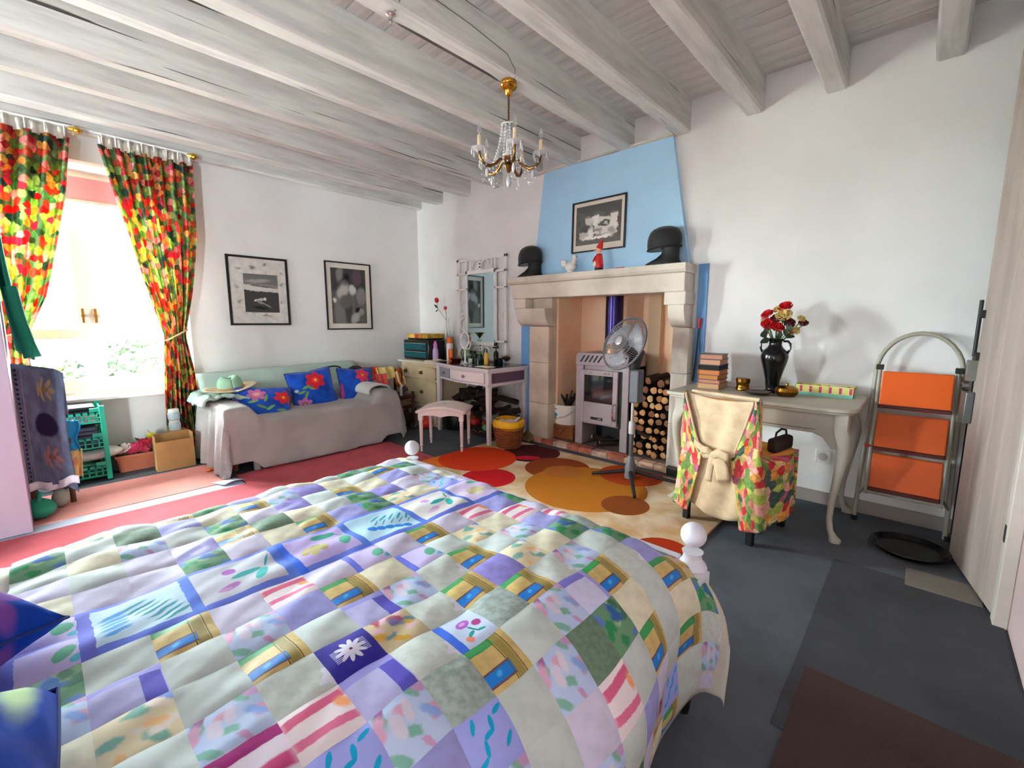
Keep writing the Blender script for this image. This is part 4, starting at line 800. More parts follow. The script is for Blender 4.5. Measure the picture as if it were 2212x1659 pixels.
cmat3 = print_mat('cushion_print_three', BL, leafs((.72, .55, 80), (.78, .45, 60))+flower(.62, .78, .19, (.90, .20, .35), (.90, .30, .25))+[('e', .50, .25, .08, .07, 0, (.5, .65, .85), .5), ('e', .50, .25, .03, .03, 0, (.15, .15, .3), .5), ('e', .02, .35, .06, .3, 0, (.75, .25, .5), .5)], var=.22, vsc=3, wob=.03, rough=.75, sheen=.2, base2=BL2)
def place(c, rz, rx, ry=0): return Matrix.Translation(V3(c)) @ Matrix.Rotation(rz, 4, 'Z') @ Matrix.Rotation(rx, 4, 'X') @ Matrix.Rotation(ry, 4, 'Y')
# local x along the sofa (+Y), local -y faces the room: rotate so that -y -> +X
for lb, c, rz, rx, ry, w, h, m in (('blue floral cushion lying slumped at the left arm of the sofa', (-4.36, 1.36, .475), pi/2-.15, -.75, .12, .50, .46, cmat1), ('blue floral cushion with large red poppy in the middle of the sofa', (-4.50, 1.885, .555), pi/2, -.30, -.10, .46, .44, cmat2), ('blue floral cushion leaning at the right end of the sofa', (-4.52, 2.37, .545), pi/2+.05, -.26, .06, .42, .42, cmat3)):
    t = thing('cushion', lb, 'cushion', c, 0, 'blue floral cushions on the sofa')
    b = BM(); cushion(b, place(c, rz, rx, ry), w, h, .075); obj('cushion_cover', b, m, t, ang=180)
    b = BM(); Mx = place(c, rz, rx, ry); N = 48
    pts = []
    for k in range(N):
        q = 4*k/N; s_ = int(q); f = q-s_; a, cc = ((-1+2*f, -1), (1, -1+2*f), (1-2*f, 1), (-1, 1-2*f))[s_]
        kk = 1-.10*(1-abs(a*cc)**.8); pts.append(Mx @ V3((a*w/2*kk, 0, cc*h/2*kk)))
    tube(b, pts, .004, 5, True); obj('piping', b, mat('piping_navy', (.06, .16, .42), .7), t)
# sun hat
t = thing('sun_hat', 'pale straw hat with mint crown resting on the left sofa arm', 'hat', (-4.60, 1.19, .635))
HM = Matrix.Translation((-4.62, 1.19, .640)) @ Matrix.Rotation(.05, 4, 'Y') @ Matrix.Rotation(.10, 4, 'X')
b = BM(); surf(b, lambda u, v: HM @ V3(((.085+.10*v)*cos(2*pi*u), (.10+.115*v)*sin(2*pi*u), .0+.025*abs(sin(2*pi*u))*v)), 40, 5); obj('brim', b, mat('cream_straw', (.90, .84, .70), .8, bump=.3, bs=80), t, solid=.005)
def crown(u, v):
    c, d = cos(2*pi*u), sin(2*pi*u); a = v*pi/2*.98; r = max(.02, cos(a))**.45; z = .125*sin(a)**.7
    y = .105*d*r; z -= .030*math.exp(-(y/.035)**2)*max(0, v-.45)/.55
    return HM @ V3((.088*c*r*(1-.10*v*(1-abs(d))), y*(1-.08*v), z))
b = BM(); surf(b, crown, 36, 16); obj('crown', b, mat('mint_straw', (.60, .76, .64), .8, bump=.3, bs=80), t, solid=.003)
b = BM(); tube(b, [HM @ V3((.091*cos(2*pi*i/32), .108*sin(2*pi*i/32), .012)) for i in range(32)], .010, 6, True); obj('hat_band', b, mat('hat_band', (.72, .52, .36), .8), t)
# coiled strap behind the right cushion
t = thing('striped_band', 'small black and white band lying on the sofa back', 'band', (-4.78, 2.28, .74)); b = BM(); tube(b, [(-4.78+.03*cos(a), 2.25+.06*cos(a*1.1), .735+.028*sin(a)) for a in [i*.45 for i in range(14)]], .009, 6, True); obj('band_loop', b, print_mat('striped_band', (.12, .12, .14), [('r', 0, .735, 9, .006, 0, (.9, .9, .9), .2)], coord='Object'), t)
# things under the sofa edge
tag(obj('red_book', box(BM(), -4.04, 1.30, .012, -3.985, 1.42, .085), mat('red_cover', (.60, .10, .14), .5), bevel=.002), 'red book edge showing under the sofa front', 'book')
tag(obj('grey_box', box(BM(), -4.05, 1.16, .012, -4.01, 1.20, .09), mat('grey_card', (.60, .58, .56), .7), bevel=.002), 'pale grey box end showing under the sofa front left of the red book', 'box')
tag(obj('maroon_box', box(BM(), -4.06, 1.205, .012, -4.0, 1.29, .095), mat('maroon_card', (.30, .10, .12), .6), bevel=.002), 'maroon box end showing between the grey box and the red book', 'box')
tag(obj('leaflet', (lambda b: (surf(b, lambda u, v: V3((-3.94+.13*u, .83+.16*v+.05*u, .013+.02*u*sin(3*v))), 8, 6), b)[-1])(BM()), mat('grey_paper', (.80, .81, .85), .6), solid=.002), 'loose silvery paper lying at the front left corner of the sofa', 'paper')
b = BM(); fr2 = random.Random(9)
for k in range(7): ball(b, (-4.30+fr2.uniform(-.05, .05), .93+fr2.uniform(-.05, .03), .018+fr2.uniform(0, .015)), (.02, .014, .012), 10, 6)
tag(obj('orange_petals', b, mat('orange_petal', (.88, .42, .18), .7)), 'little heap of orange petals on the floor at the left sofa corner', 'petals')['kind'] = 'stuff'
# chair with scarves and bags between sofa and chest of drawers
M_mah = mat('mahogany', (.27, .12, .07), .45, var=.2, vs=6)
t = thing('side_chair', 'dark wooden chair buried under scarves right of the sofa', 'chair', (-4.55, 2.80, 0))
for x, y, z in ((-4.35, 2.66, .44), (-4.35, 2.98, .44), (-4.72, 2.66, .66), (-4.72, 2.98, .66)): obj('leg', cyl(BM(), (x, y, .0), (x, y, z), .018), M_mah, t)
obj('seat', box(BM(), -4.74, 2.63, .36, -4.33, 3.0, .40), M_mah, t, bevel=.008); obj('stretcher', box(BM(), -4.36, 2.66, .16, -4.34, 2.98, .19), M_mah, t); obj('stretcher', box(BM(), -4.36, 2.66, .25, -4.34, 2.98, .28), M_mah, t)
obj('back_rail', box(BM(), -4.735, 2.64, .58, -4.705, 3.0, .68), M_mah, t, bevel=.006)
def drape(name, label, y0, y1, zt, drop, m, cat='scarf', x=-4.70, seed=0, fwd=.16):
    b = BM(); surf(b, lambda u, v: V3((x-.05+fwd*v**.7+.015*sin(12*u+seed), lerp(y0, y1, u), zt-.008-drop*max(0, v-.25)**1.15+.035*sin(pi*min(1, v*2))+.012*fbm(u*5, v*5, seed))), 18, 18)
    return tag(obj(name, b, m, solid=.012, off=1), label, cat)
drape('coral_scarf', 'coral red scarf over the chair back behind the right cushion', 2.50, 2.72, .70, .14, mat('coral_cloth', (.90, .30, .22), .85, var=.15, vs=6), seed=1)
drape('pink_scarf', 'coral pink bag hanging below the red scarf', 2.66, 2.79, .62, .17, mat('pink_cloth', (.92, .38, .36), .85), seed=3, x=-4.60, fwd=.10, cat='bag')
drape('yellow_scarf', 'pale yellow scarf over the chair back', 2.70, 2.93, .69, .13, mat('yellow_cloth', (.94, .86, .55), .85, var=.08), seed=2)
t = thing('dark_hat', 'black ring shaped hat at the left end of the scarves', 'hat', (-4.68, 2.46, .68)); b = BM(); tube(b, [(-4.70+.05*cos(a), 2.46+.065*cos(a)*1.0, .665+.07*sin(a)) for a in [2*pi*i/24 for i in range(24)]], .024, 8, True); obj('hat_rim', b, mat('black_brown_felt', (.10, .06, .05), .8), t)
b = BM(); ball(b, (-4.71, 2.46, .665), (.04, .055, .055)); obj('hat_inside', b, mat('grey_lining', (.48, .46, .47), .8), t)
t = thing('round_handbag', 'round tawny brown straw bag hanging at the right end of the scarves', 'bag', (-4.5, 2.92, .6))
RM = Matrix.Translation((-4.50, 2.90, .605)) @ Matrix.Rotation(.75, 4, 'Z') @ Matrix.Rotation(pi/2, 4, 'Y')
b = BM(); tube(b, [RM @ V3((.095*cos(2*pi*i/32), .085*sin(2*pi*i/32), 0)) for i in range(32)], .026, 8, True); obj('bag_ring', b, mat('tawny_straw', (.66, .33, .10), .75, bump=.5, bs=60), t)
b = BM(); ball(b, (0, 0, -.01), (.08, .07, .022), M=None); bmesh.ops.transform(b, matrix=RM, verts=b.verts); obj('bag_lining', b, print_mat('bag_lining', (.45, .20, .12), [('e', -4.50, 2.86, .08, .025, 0, (.92, .35, .38), .3), ('e', -4.5, 2.91, .08, .02, 0, (.80, .72, .40), .3)], coord='Object'), t)
t = thing('blue_pouch', 'square slate blue pouch on a cream strap below the straw bag', 'pouch', (-4.46, 2.93, .45)); PM = Matrix.Translation((-4.44, 2.90, .43)) @ Matrix.Rotation(.75, 4, 'Z')
obj('pouch_body', box(BM(), -.015, -.075, -.085, .02, .075, .08, PM), mat('slate_blue_cloth', (.27, .27, .46), .85), t, bevel=.008); obj('pouch_edge', box(BM(), -.012, -.08, -.09, .016, .08, .085, PM), mat('cream_edge', (.80, .76, .68), .8), t, bevel=.004)
b = BM(); tube(b, [PM @ V3(p) for p in ((.015, -.07, .08), (-.01, -.12, .15), (-.03, -.13, .26))], .013, 6); tube(b, [PM @ V3(p) for p in ((.015, .07, .08), (.01, .09, .12), (-.01, .085, .18))], .012, 6); obj('strap', b, mat('cream_strap', (.92, .78, .55), .8), t)
t = thing('dark_bag', 'dark brown bag on the floor beneath the scarf chair', 'bag', (-4.4, 2.8, 0)); b = BM(); ball(b, (-4.40, 2.82, .115), (.12, .19, .11));
for v in b.verts: v.co.z = max(.002, v.co.z)
obj('bag_body', b, mat('dark_brown_leather', (.13, .09, .07), .6), t)
# ================================================================== chest of drawers
M_cream = mat('cream_paint_old', (.88, .81, .66), .55, var=.10, vs=4)
M_bknob = mat('old_brass', (.55, .42, .20), .4, .8)
ch = thing('chest_of_drawers', 'cream chest of drawers with brass knobs in the corner by the dressing table', 'chest', (-4.46, 3.36, 0))
obj('carcass', box(BM(), -4.85, 3.17, .0, -4.09, 3.60, .755), M_cream, ch, bevel=.004, smooth=False)
obj('top', box(BM(), -4.88, 3.13, .755, -4.07, 3.60, .782), mat('cream_top', (.86, .83, .76), .45), ch, bevel=.005)
for z0, z1 in ((.575, .715), (.275, .545), (.05, .245)):
    d = obj('drawer', box(BM(), -4.82, 3.148, z0, -4.12, 3.172, z1), M_cream, ch, bevel=.003, smooth=False)
    b = BM()
    for a in ((-4.82, z0, -4.12, z0+.014), (-4.82, z1-.014, -4.12, z1), (-4.82, z0, -4.806, z1), (-4.134, z0, -4.12, z1)): box(b, a[0], 3.142, a[1], a[2], 3.15, a[3])
    obj('moulding', b, M_cream, d, smooth=False)
    for x in (-4.72, -4.40):
        b = BM(); lathe(b, [(.024, 0), (.024, .004), (.010, .008), (.009, .016), (.019, .022), (.015, .032)], 18, Matrix.Translation((x, 3.149, (z0+z1)/2)) @ Matrix.Rotation(pi/2, 4, 'X')); obj('knob', b, M_bknob, d)
# ================================================================== dressing table
M_van = mat('vanity_white', (.90, .87, .89), .4, var=.04, vs=3)
va = thing('dressing_table', 'white dressing table with serpentine front and purple side panel', 'table', (-3.58, 3.3, 0))
def fy(x):
    t_ = (x+4.06)/.96; return lerp(3.13, 3.00, t_)-.050*sin(pi*min(1, max(0, t_)))**2*(1 if t_ < .6 else 1)
def front_prism(x0, x1, z0, z1, off, thick=None, n=14):
    P = [V3((lerp(x0, x1, i/n), fy(lerp(x0, x1, i/n))+off, z0)) for i in range(n+1)]
    if thick is None: P += [V3((x1, 3.585, z0)), V3((x0, 3.585, z0))]
    else: P += [p+V3((0, thick, 0)) for p in P[::-1]]
    return prism(BM(), P, (0, 0, z1-z0))
obj('top', front_prism(-4.09, -3.075, .765, .790, -.015), M_van, va, bevel=.003, ang=30)
obj('glass_top', front_prism(-4.08, -3.085, .7903, .795, -.008), (lambda t: (t.set(Base_Color=lin((.20, .23, .24)), Roughness=.04, Specular_IOR_Level=.8), t.m)[1])(NT('dark_glass_top')), va, ang=30)
obj('rail_top', front_prism(-4.06, -3.10, .745, .765, 0, .03), M_van, va, ang=30); obj('rail_bottom', front_prism(-4.06, -3.10, .615, .637, 0, .03), M_van, va, ang=30)
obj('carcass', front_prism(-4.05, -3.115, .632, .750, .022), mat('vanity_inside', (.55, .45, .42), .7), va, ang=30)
for x0, x1, c, nm, kx in ((-4.015, -3.765, (.60, .61, .66), 'grey', -3.89), (-3.745, -3.165, (.95, .90, .89), 'cream', -3.46)):
    d = obj('drawer', front_prism(x0, x1, .640, .742, .002, .02), mat('drawer_%s' % nm, c, .45), va, ang=30, label='%s drawer front' % nm)
    b = BM(); lathe(b, [(.007, 0), (.007, .012), (.017, .018), (.017, .026), (.008, .032)], 18, Matrix.Translation((kx, fy(kx)+.003, .69)) @ Matrix.Rotation(pi/2, 4, 'X')); obj('knob', b, mat('violet_knob', (.55, .45, .55), .35), d)
bx('side_panel', -3.105, 3.07, .635, -3.093, 3.53, .748, mat('plum_panel', (.42, .30, .41), .55), va, label='plum purple side panel')
b = BM(); box(b, -3.115, 3.02, .742, -3.09, 3.585, .768); box(b, -3.115, 3.02, .612, -3.09, 3.585, .640); obj('side_rail', b, M_van, va, smooth=False)
bx('back_board', -4.05, 3.575, .615, -3.10, 3.590, .768, M_van, va)
for x, y, s in ((-4.05, 3.115, 1), (-3.115, 3.015, -1), (-4.05, 3.565, 1), (-3.115, 3.565, -1)):
    b = BM(); w0, w1 = .052, .036
    A = [b.verts.new((x+s*dx-s*.012, y+dy, 0)) for dx, dy in ((0, 0), (w1, 0), (w1, w1), (0, w1))]; B = [b.verts.new((x+s*dx-s*.014, y+dy-.002, .765)) for dx, dy in ((0, 0), (w0, 0), (w0, w0*.9), (0, w0*.9))]
    skin(b, A, B); b.faces.new(A[::-1]); b.faces.new(B); obj('leg', b, M_van, va, bevel=.004, smooth=False)
# lattice mirror
mi = thing('wall_mirror', 'tall mirror with white lattice frame above the dressing table', 'mirror', (-3.78, 3.59, .8))
mx0, mx1, mz0, mz1, my = -4.20, -3.385, .81, 1.985, 3.575
gx0, gx1, gz0, gz1 = -4.02, -3.575, 1.02, 1.80
def bar(name, x0, z0, x1, z1, y0=my-.014, y1=my+.014): obj(name, box(BM(), x0, y0, z0, x1, y1, z1), M_white, mi, bevel=.003, smooth=False)
for a in ((mx0, mz0, mx0+.032, mz1), (mx1-.032, mz0, mx1, mz1), (mx0, mz1-.032, mx1, mz1), (mx0, mz0, mx1, mz0+.032)): bar('outer_bar', *a)
for a in ((gx0-.03, gz0-.09, gx0, gz1+.05), (gx1, gz0-.09, gx1+.03, gz1+.05), (gx0-.03, gz1, gx1+.03, gz1+.045), (gx0-.03, gz0-.045, gx1+.03, gz0)): bar('inner_bar', *a)
for z in (1.80, 1.62, 1.02, ): bar('strut', mx0, z, gx0, z+.024); bar('strut', gx1, z, mx1, z+.024)
for x in (gx0-.03, gx0+.05, gx1-.05, gx1+.006): bar('strut', x-.001, gz1+.04, x+.022, mz1-.01)
def arc(cx, cz, r, a0, a1, rr=.009): obj('scroll', tube(BM(), [(cx+r*cos(radians(lerp(a0, a1, i/14))), my, cz+r*sin(radians(lerp(a0, a1, i/14)))) for i in range(15)], rr, 6), M_white, mi)
for cx, s in ((mx0+.016, 1), (mx1-.016, -1)):
    for cz in (1.42, 1.22): arc(cx+s*.075, cz, .068, 90 if s > 0 else 90, 270 if s > 0 else -90)
    arc(cx+s*.075, 1.32, .03, 0, 360, .007)
xc = (gx0+gx1)/2
for s in (-1, 1):
    arc(xc+s*.075, 1.895, .06, 0, 180); arc(xc+s*.075, .905, .055, 0, 180)
bar('keystone', xc-.02, gz1+.04, xc+.02, mz1-.02); bar('keystone', xc-.02, mz0, xc+.02, gz0-.03)
for z in (gz1+.065, gz1+.10, gz0-.055, gz0-.085): obj('stud', box(BM(), xc-.008, my-.018, z, xc+.008, my-.013, z+.016), M_black, mi)
t = NT('mirror_glass'); t.set(Base_Color=lin((.72, .80, .82)), Metallic=1.0, Roughness=.01)
bx('mirror_pane', gx0-.004, my-.004, gz0-.004, gx1+.004, my+.002, gz1+.004, t.m, mi)
# ------------------------------------------------------------------ things on the chest
t = thing('stereo_box', 'black double fronted stereo box with painted teal reflections on the chest of drawers', 'stereo', (-4.66, 3.32, .782))
obj('case', box(BM(), -4.90, 3.24, .7825, -4.37, 3.58, 1.03), mat('gloss_black', (.03, .035, .04), .2), t, bevel=.014)
for z0, z1 in ((.905, .99), (.815, .885)):
    p = obj('reflection_panel', box(BM(), -4.885, 3.232, z0, -4.42, 3.242, z1), (lambda n: (n.set(Base_Color=lin((.08, .42, .46)), Roughness=.12, Metallic=.6), n.m)[1])(NT('teal_reflection_tint')), t, bevel=.004)  # teal reflection on the black fronts is put into the panel colour
    obj('chrome_strip', box(BM(), -4.885, 3.228, z1-.006, -4.42, 3.236, z1), M_chrome, p)
for x in (-4.46, -4.50): obj('dial', cyl(BM(), (x, 3.24, .95), (x, 3.222, .95), .014), mat('dial_grey', (.25, .3, .32), .3), t)
t = thing('yellow_tray', 'yellow patterned tray box on top of the black stereo', 'tray', (-4.62, 3.40, 1.03))
obj('tray_base', box(BM(), -4.86, 3.28, 1.0305, -4.44, 3.52, 1.050), M_black, t, bevel=.006)
obj('tray_side', box(BM(), -4.87, 3.27, 1.048, -4.43, 3.53, 1.10), print_mat('tray_print', (.86, .68, .28), [('e', -4.65, 3.27, .05, .05, 0, (.80, .25, .18), .4), ('e', -4.75, 3.3, .08, .06, 0, (.92, .78, .45), .5), ('e', -4.55, 3.3, .05, .05, 0, (.70, .45, .18), .4)], coord='Object', var=.2, vsc=12), t, bevel=.005)
obj('tray_top', box(BM(), -4.86, 3.28, 1.098, -4.44, 3.52, 1.102), print_mat('tray_top_print', (.90, .76, .36), [('e', -4.62, 3.4, .08, .06, 20, (.78, .30, .2), .4), ('e', -4.75, 3.42, .05, .04, 0, (.85, .6, .3), .4)], coord='Object', var=.2, vsc=12), t)
M_glass = glass('clear_glass')
t = thing('bud_vase', 'slim clear glass vase with two red roses behind the yellow tray', 'vase', (-4.42, 3.50, .782))
# stands on the chest behind the stereo
b = BM(); lathe(b, [(.045, .783), (.058, .90), (.05, 1.05), (.028, 1.18), (.018, 1.26), (.028, 1.30), (.026, 1.30), (.015, 1.26), (.024, 1.18), (.045, 1.05), (.052, .90), (.042, .80)], 24, Matrix.Translation((-4.335, 3.50, 0)), cap=False); obj('vase_glass', b, M_glass, t)
M_stem = mat('stem_green', (.22, .40, .18), .7); Mrr = mat('rose_red', (.72, .05, .10), .6)
for lb, tip, r in (('tall red rose bud', (-4.53, 3.50, 1.52), .034), ('smaller pink red rose', (-4.36, 3.50, 1.42), .024)):
    f = obj('rose', (lambda b: (ball(b, tip, (r*.8, r*.8, r)), rosette(b, tip, r, 3, 6), b)[-1])(BM()), Mrr if r > .03 else mat('rose_pink_red', (.82, .22, .28), .6), t, label=lb)
    b = BM(); tube(b, [(-4.335, 3.50, .82), (-4.345, 3.50, 1.27), V3(tip)+V3((.02, 0, -.1)), tip], .003, 5); obj('rose_stem', b, M_stem, f)
b = BM()
for p, d in (((-4.50, 3.5, 1.42), (-.09, 0, .05)), ((-4.50, 3.5, 1.40), (-.06, 0, -.02))):
    p = V3(p); d = V3(d); s = V3((0, .4, .9)).normalized()*.018; b.faces.new([b.verts.new(q) for q in (p, p+d*.5+s, p+d, p+d*.5-s)])
obj('leaf', b, mat('leaf_dark', (.14, .28, .12), .7), t, smooth=False, solid=.001)
def bottle(name, label, cat, x, y, z, prof, m, capprof=None, capm=None, group=None):
    t = thing(name, label, cat, (x, y, z), 0, group); b = BM(); lathe(b, prof, 20); obj('body', b, m, t, local=True, ang=50)
    if capprof: b = BM(); lathe(b, capprof, 18); obj('cap', b, capm, t, local=True, ang=50)
    return t
ZV = .7955
M_lilacp = mat('lilac_plastic', (.80, .68, .84), .35); M_oran = mat('orange_plastic', (.93, .42, .10), .35); M_wp = mat('white_plastic', (.93, .92, .91), .35)
bottle('spray_bottle', 'lilac bottle with pink cap beside the black stereo', 'bottle', -4.355, 3.33, .7825, [(.03, 0), (.036, .01), (.036, .12), (.026, .15), (.018, .16)], M_lilacp, [(.024, .155), (.026, .19), (.016, .22), (.012, .235)], mat('pink_cap', (.86, .50, .78), .4))
bottle('sun_cream', 'tall white bottle with a wide orange cap on the dressing table', 'bottle', -4.19, 3.42, .7825, [(.034, 0), (.040, .01), (.040, .19), (.034, .215)], print_mat('sun_cream_print', (.95, .94, .92), [('e', -.01, .13, .02, .02, 0, (.9, .35, .2), .3)], coord='Object', rough=.35), [(.036, .212), (.037, .27), (.030, .285)], M_oran)
bottle('sun_oil', 'short orange bottle with a white shoulder in front of the tall white bottle', 'bottle', -4.10, 3.36, .7825, [(.026, 0), (.030, .008), (.030, .13), (.024, .15)], M_oran, [(.015, .148), (.015, .18), (.012, .184)], M_wp)
t = thing('soap_dish', 'dark amber oval glass dish on the dressing table', 'dish', (-3.98, 3.34, ZV)); b = BM(); lathe(b, [(.05, 0), (.085, .03), (.09, .032), (.08, .028), (.045, .008)], 28, Matrix.Diagonal((1.15, .7, 1, 1))); obj('dish_bowl', b, mat('amber_glass', (.35, .12, .06), .15), t, local=True)
tag(obj('white_dish', (lambda b: (lathe(b, [(.03, 0), (.055, .02), (.058, .022), (.03, .006)], 24, Matrix.Translation((-4.25, 3.27, .7825))), b)[-1])(BM()), M_porc), 'small white dish between the lilac and orange bottles', 'dish')
tag(obj('pink_card', box(BM(), -4.34, 3.15, .7825, -4.16, 3.22, .797), mat('pale_pink_card', (.90, .82, .80), .6), bevel=.002), 'pale pink card box at the front edge of the chest top', 'box')
# round make-up mirror
t = thing('makeup_mirror', 'small round white make-up mirror on a stand', 'mirror', (-3.66, 3.20, ZV))
b = BM(); lathe(b, [(.055, 0), (.058, .006), (.02, .014), (.008, .03), (.008, .14), (.006, .17)], 20); obj('stand', b, M_wp, t, local=True)
MM = Matrix.Translation((0, -.005, .255)) @ Matrix.Rotation(.0, 4, 'Z') @ Matrix.Rotation(pi/2-.1, 4, 'X') @ Matrix.Diagonal((.75, 1, 1, 1))
b = BM(); tube(b, [MM @ V3((.088*cos(2*pi*i/36), .088*sin(2*pi*i/36), 0)) for i in range(36)], .009, 8, True); obj('mirror_rim', b, M_wp, t, local=True)
b = BM(); lathe(b, [(.086, -.003), (.086, .003)], 32, MM); obj('mirror_disc', b, mat('mirror_disc', (.82, .82, .86), .03, 1), t, local=True)
b = BM(); tube(b, [(.0, 0, .16), (.05, .02, .17), (.075, .02, .215), (.07, .01, .25)], .007, 6); obj('yoke', b, M_wp, t, local=True)
# clear glass carafe
t = thing('glass_carafe', 'round clear glass vase behind the make-up mirror', 'vase', (-3.93, 3.47, ZV)); b = BM(); lathe(b, [(.04, 0), (.075, .06), (.08, .10), (.05, .16), (.022, .20), (.022, .235), (.03, .25), (.026, .25), (.018, .235), (.018, .2), (.046, .158), (.075, .1), (.07, .06), (.036, .006)], 28, cap=False); obj('vase_glass', b, glass('pale_green_glass', (.90, .95, .88)), t, local=True)
b = BM()
for k in range(9):
    a = 2*pi*k/9; d = V3((cos(a)*.10, sin(a)*.04, .05)); p = V3((0, 0, .25)); s = V3((0, 0, 1)).cross(d).normalized()*.02; b.faces.new([b.verts.new(q) for q in (p, p+d*.6+s+V3((0, 0, .05)), p+d+V3((0, 0, .02)), p+d*.6-s+V3((0, 0, .05)))])
obj('dried_leaves', b, mat('dried_leaf', (.72, .70, .45), .8), t, local=True, smooth=False, solid=.001)
bottle('ink_cup', 'small dark green cup behind the make-up mirror', 'cup', -3.80, 3.47, ZV, [(.03, 0), (.038, .03), (.038, .09), (.034, .09), (.03, .01)], mat('dark_green_ceramic', (.16, .22, .14), .3))
t = thing('sunglasses', 'black sunglasses resting on the dark green cup', 'glasses', (-3.80, 3.46, .886)); b = BM(); ball(b, (-3.83, 3.44, .905), (.028, .008, .020), 12, 8); ball(b, (-3.765, 3.44, .905), (.028, .008, .020), 12, 8); obj('lenses', b, M_black, t); b = BM(); tube(b, [(-3.855, 3.44, .91), (-3.85, 3.50, .905)], .003, 5); tube(b, [(-3.74, 3.44, .91), (-3.745, 3.50, .905)], .003, 5); tube(b, [(-3.805, 3.437, .91), (-3.79, 3.437, .91)], .003, 5); obj('temples', b, M_black, t)
bottle('green_bottle', 'dark green bottle with a bright green cap beside the cup', 'bottle', -3.70, 3.46, ZV, [(.028, 0), (.033, .01), (.033, .075), (.024, .09)], mat('bottle_green', (.12, .25, .22), .25), [(.018, .088), (.02, .118), (.014, .124)], mat('lime_green', (.35, .62, .22), .4))
bottle('perfume_bottle', 'clear perfume bottle with a dark blue base', 'bottle', -3.56, 3.42, ZV, [(.03, 0), (.034, .008), (.034, .05), (.03, .055)], mat('ink_blue', (.05, .08, .18), .25), [(.028, .055), (.028, .10), (.012, .12), (.012, .14)], glass('pale_blue_glass', (.86, .93, .97)))
bottle('yellow_bottle', 'slim yellow bottle with a clear cap at the front of the dressing table', 'bottle', -3.40, 3.27, ZV, [(.022, 0), (.024, .006), (.024, .11), (.018, .125)], mat('yellow_liquid', (.90, .72, .22), .25), [(.018, .124), (.018, .165), (.014, .17)], M_glass)
t = bottle('pump_bottle', 'black pump bottle behind the slim yellow bottle', 'bottle', -3.42, 3.44, ZV, [(.026, 0), (.028, .008), (.028, .12), (.012, .14)], mat('gloss_black', (.03, .035, .04), .2)); b = BM(); cyl(b, (0, 0, .14), (0, 0, .17), .007, n=10); box(b, -.03, -.012, .168, .03, .012, .186); tube(b, [(-.028, 0, .178), (-.048, 0, .170)], .007, 6); obj('pump', b, M_black, t, local=True)
t = thing('glass_bowl', 'stemmed glass bowl of amber beads at the right end of the dressing table', 'bowl', (-3.28, 3.46, ZV)); b = BM(); lathe(b, [(.035, 0), (.035, .004), (.008, .012), (.008, .03), (.045, .06), (.062, .10), (.058, .10), (.042, .064), (.006, .04)], 24, cap=False); obj('bowl_glass', b, M_glass, t, local=True); b = BM(); ball(b, (0, 0, .072), (.044, .044, .022)); obj('beads', b, mat('amber_beads', (.62, .42, .20), .4, bump=.9, bs=120), t, local=True)
t = thing('black_jar', 'black square jar in front of the glass bowl', 'jar', (-3.32, 3.38, ZV)); obj('jar_body', box(BM(), -.035, -.03, 0, .035, .03, .06), mat('gloss_black', (.03, .035, .04), .2), t, local=True, bevel=.005); obj('lid', box(BM(), -.03, -.025, .06, .03, .025, .072), M_black, t, local=True, bevel=.003)
bottle('cream_jar', 'small white cream jar beside the make-up mirror', 'jar', -3.72, 3.33, ZV, [(.022, 0), (.024, .004), (.024, .03)], M_wp, [(.025, .03), (.025, .046), (.02, .048)], M_wp)
bottle('crystal_jar', 'small clear glass jar next to the white cream jar', 'jar', -3.63, 3.34, ZV, [(.018, 0), (.022, .005), (.022, .04)], M_glass, [(.014, .04), (.016, .058), (.008, .066)], M_glass)
tag(obj('paper_sheet', box(BM(), -3.35, 3.06, ZV, -3.16, 3.17, ZV+.003), mat('cream_paper', (.92, .88, .80), .7)), 'cream paper at the right front of the dressing table', 'paper')
# ------------------------------------------------------------------ under the dressing table
M_twig = [mat('twig_%s' % k, c, .85, var=.3, vs=20, bump=.5, bs=50) for k, c in (('brown', (.50, .33, .23)), ('dark', (.28, .18, .13)), ('red', (.58, .35, .23)))]
rr = random.Random(21)
for i in range(34):
    x = rr.uniform(-3.78, -3.14); z = rr.uniform(.27, .50); a = rr.uniform(-1.4, 1.4); L_ = rr.uniform(.06, .16); y = rr.uniform(3.22, 3.45)
    if i < 4: x, z, a = -3.80+.09*(i % 2), .40+.055*(i//2), 1.3
    log('firewood_stick', 'dark stick in the firewood heap under the dressing table' if i >= 4 else ('lower left', 'lower right', 'upper left', 'upper right')[i % 4]+' of the four pale sawn stick ends under the dressing table', (x-L_*cos(a)*.6, y-.10-(.05 if i < 4 else 0), z-.06*sin(a)), (x+L_*cos(a)*.6, y+.10, z+.05*sin(a)), rr.uniform(.018, .034), M_cut[i % 3] if i < 4 else (M_cut[3] if i % 4 == 0 else rr.choice(M_twig)), 'firewood heap under the dressing table' if i >= 4 else 'sawn sticks left of the heap', n=7, seed=300+i)
t = thing('wire_rack', 'low wire rack carrying the firewood under the dressing table', 'rack', (-3.45, 3.35, 0))
b = BM()
for x in (-3.80, -3.13):
    for y in (3.20, 3.50): cyl(b, (x, y, 0), (x, y, .25), .005, n=6)
for y in (3.20, 3.26, 3.32, 3.38, 3.44, 3.50): tube(b, [(-3.80, y, .245), (-3.13, y, .245)], .004, 5)
for x in (-3.80, -3.47, -3.13): tube(b, [(x, 3.20, .24), (x, 3.50, .24)], .005, 5)
obj('wire_frame', b, M_iron, t)
t = thing('shallow_basket', 'shallow dark basket of oddments on the floor under the wire rack', 'basket', (-3.47, 3.33, 0))
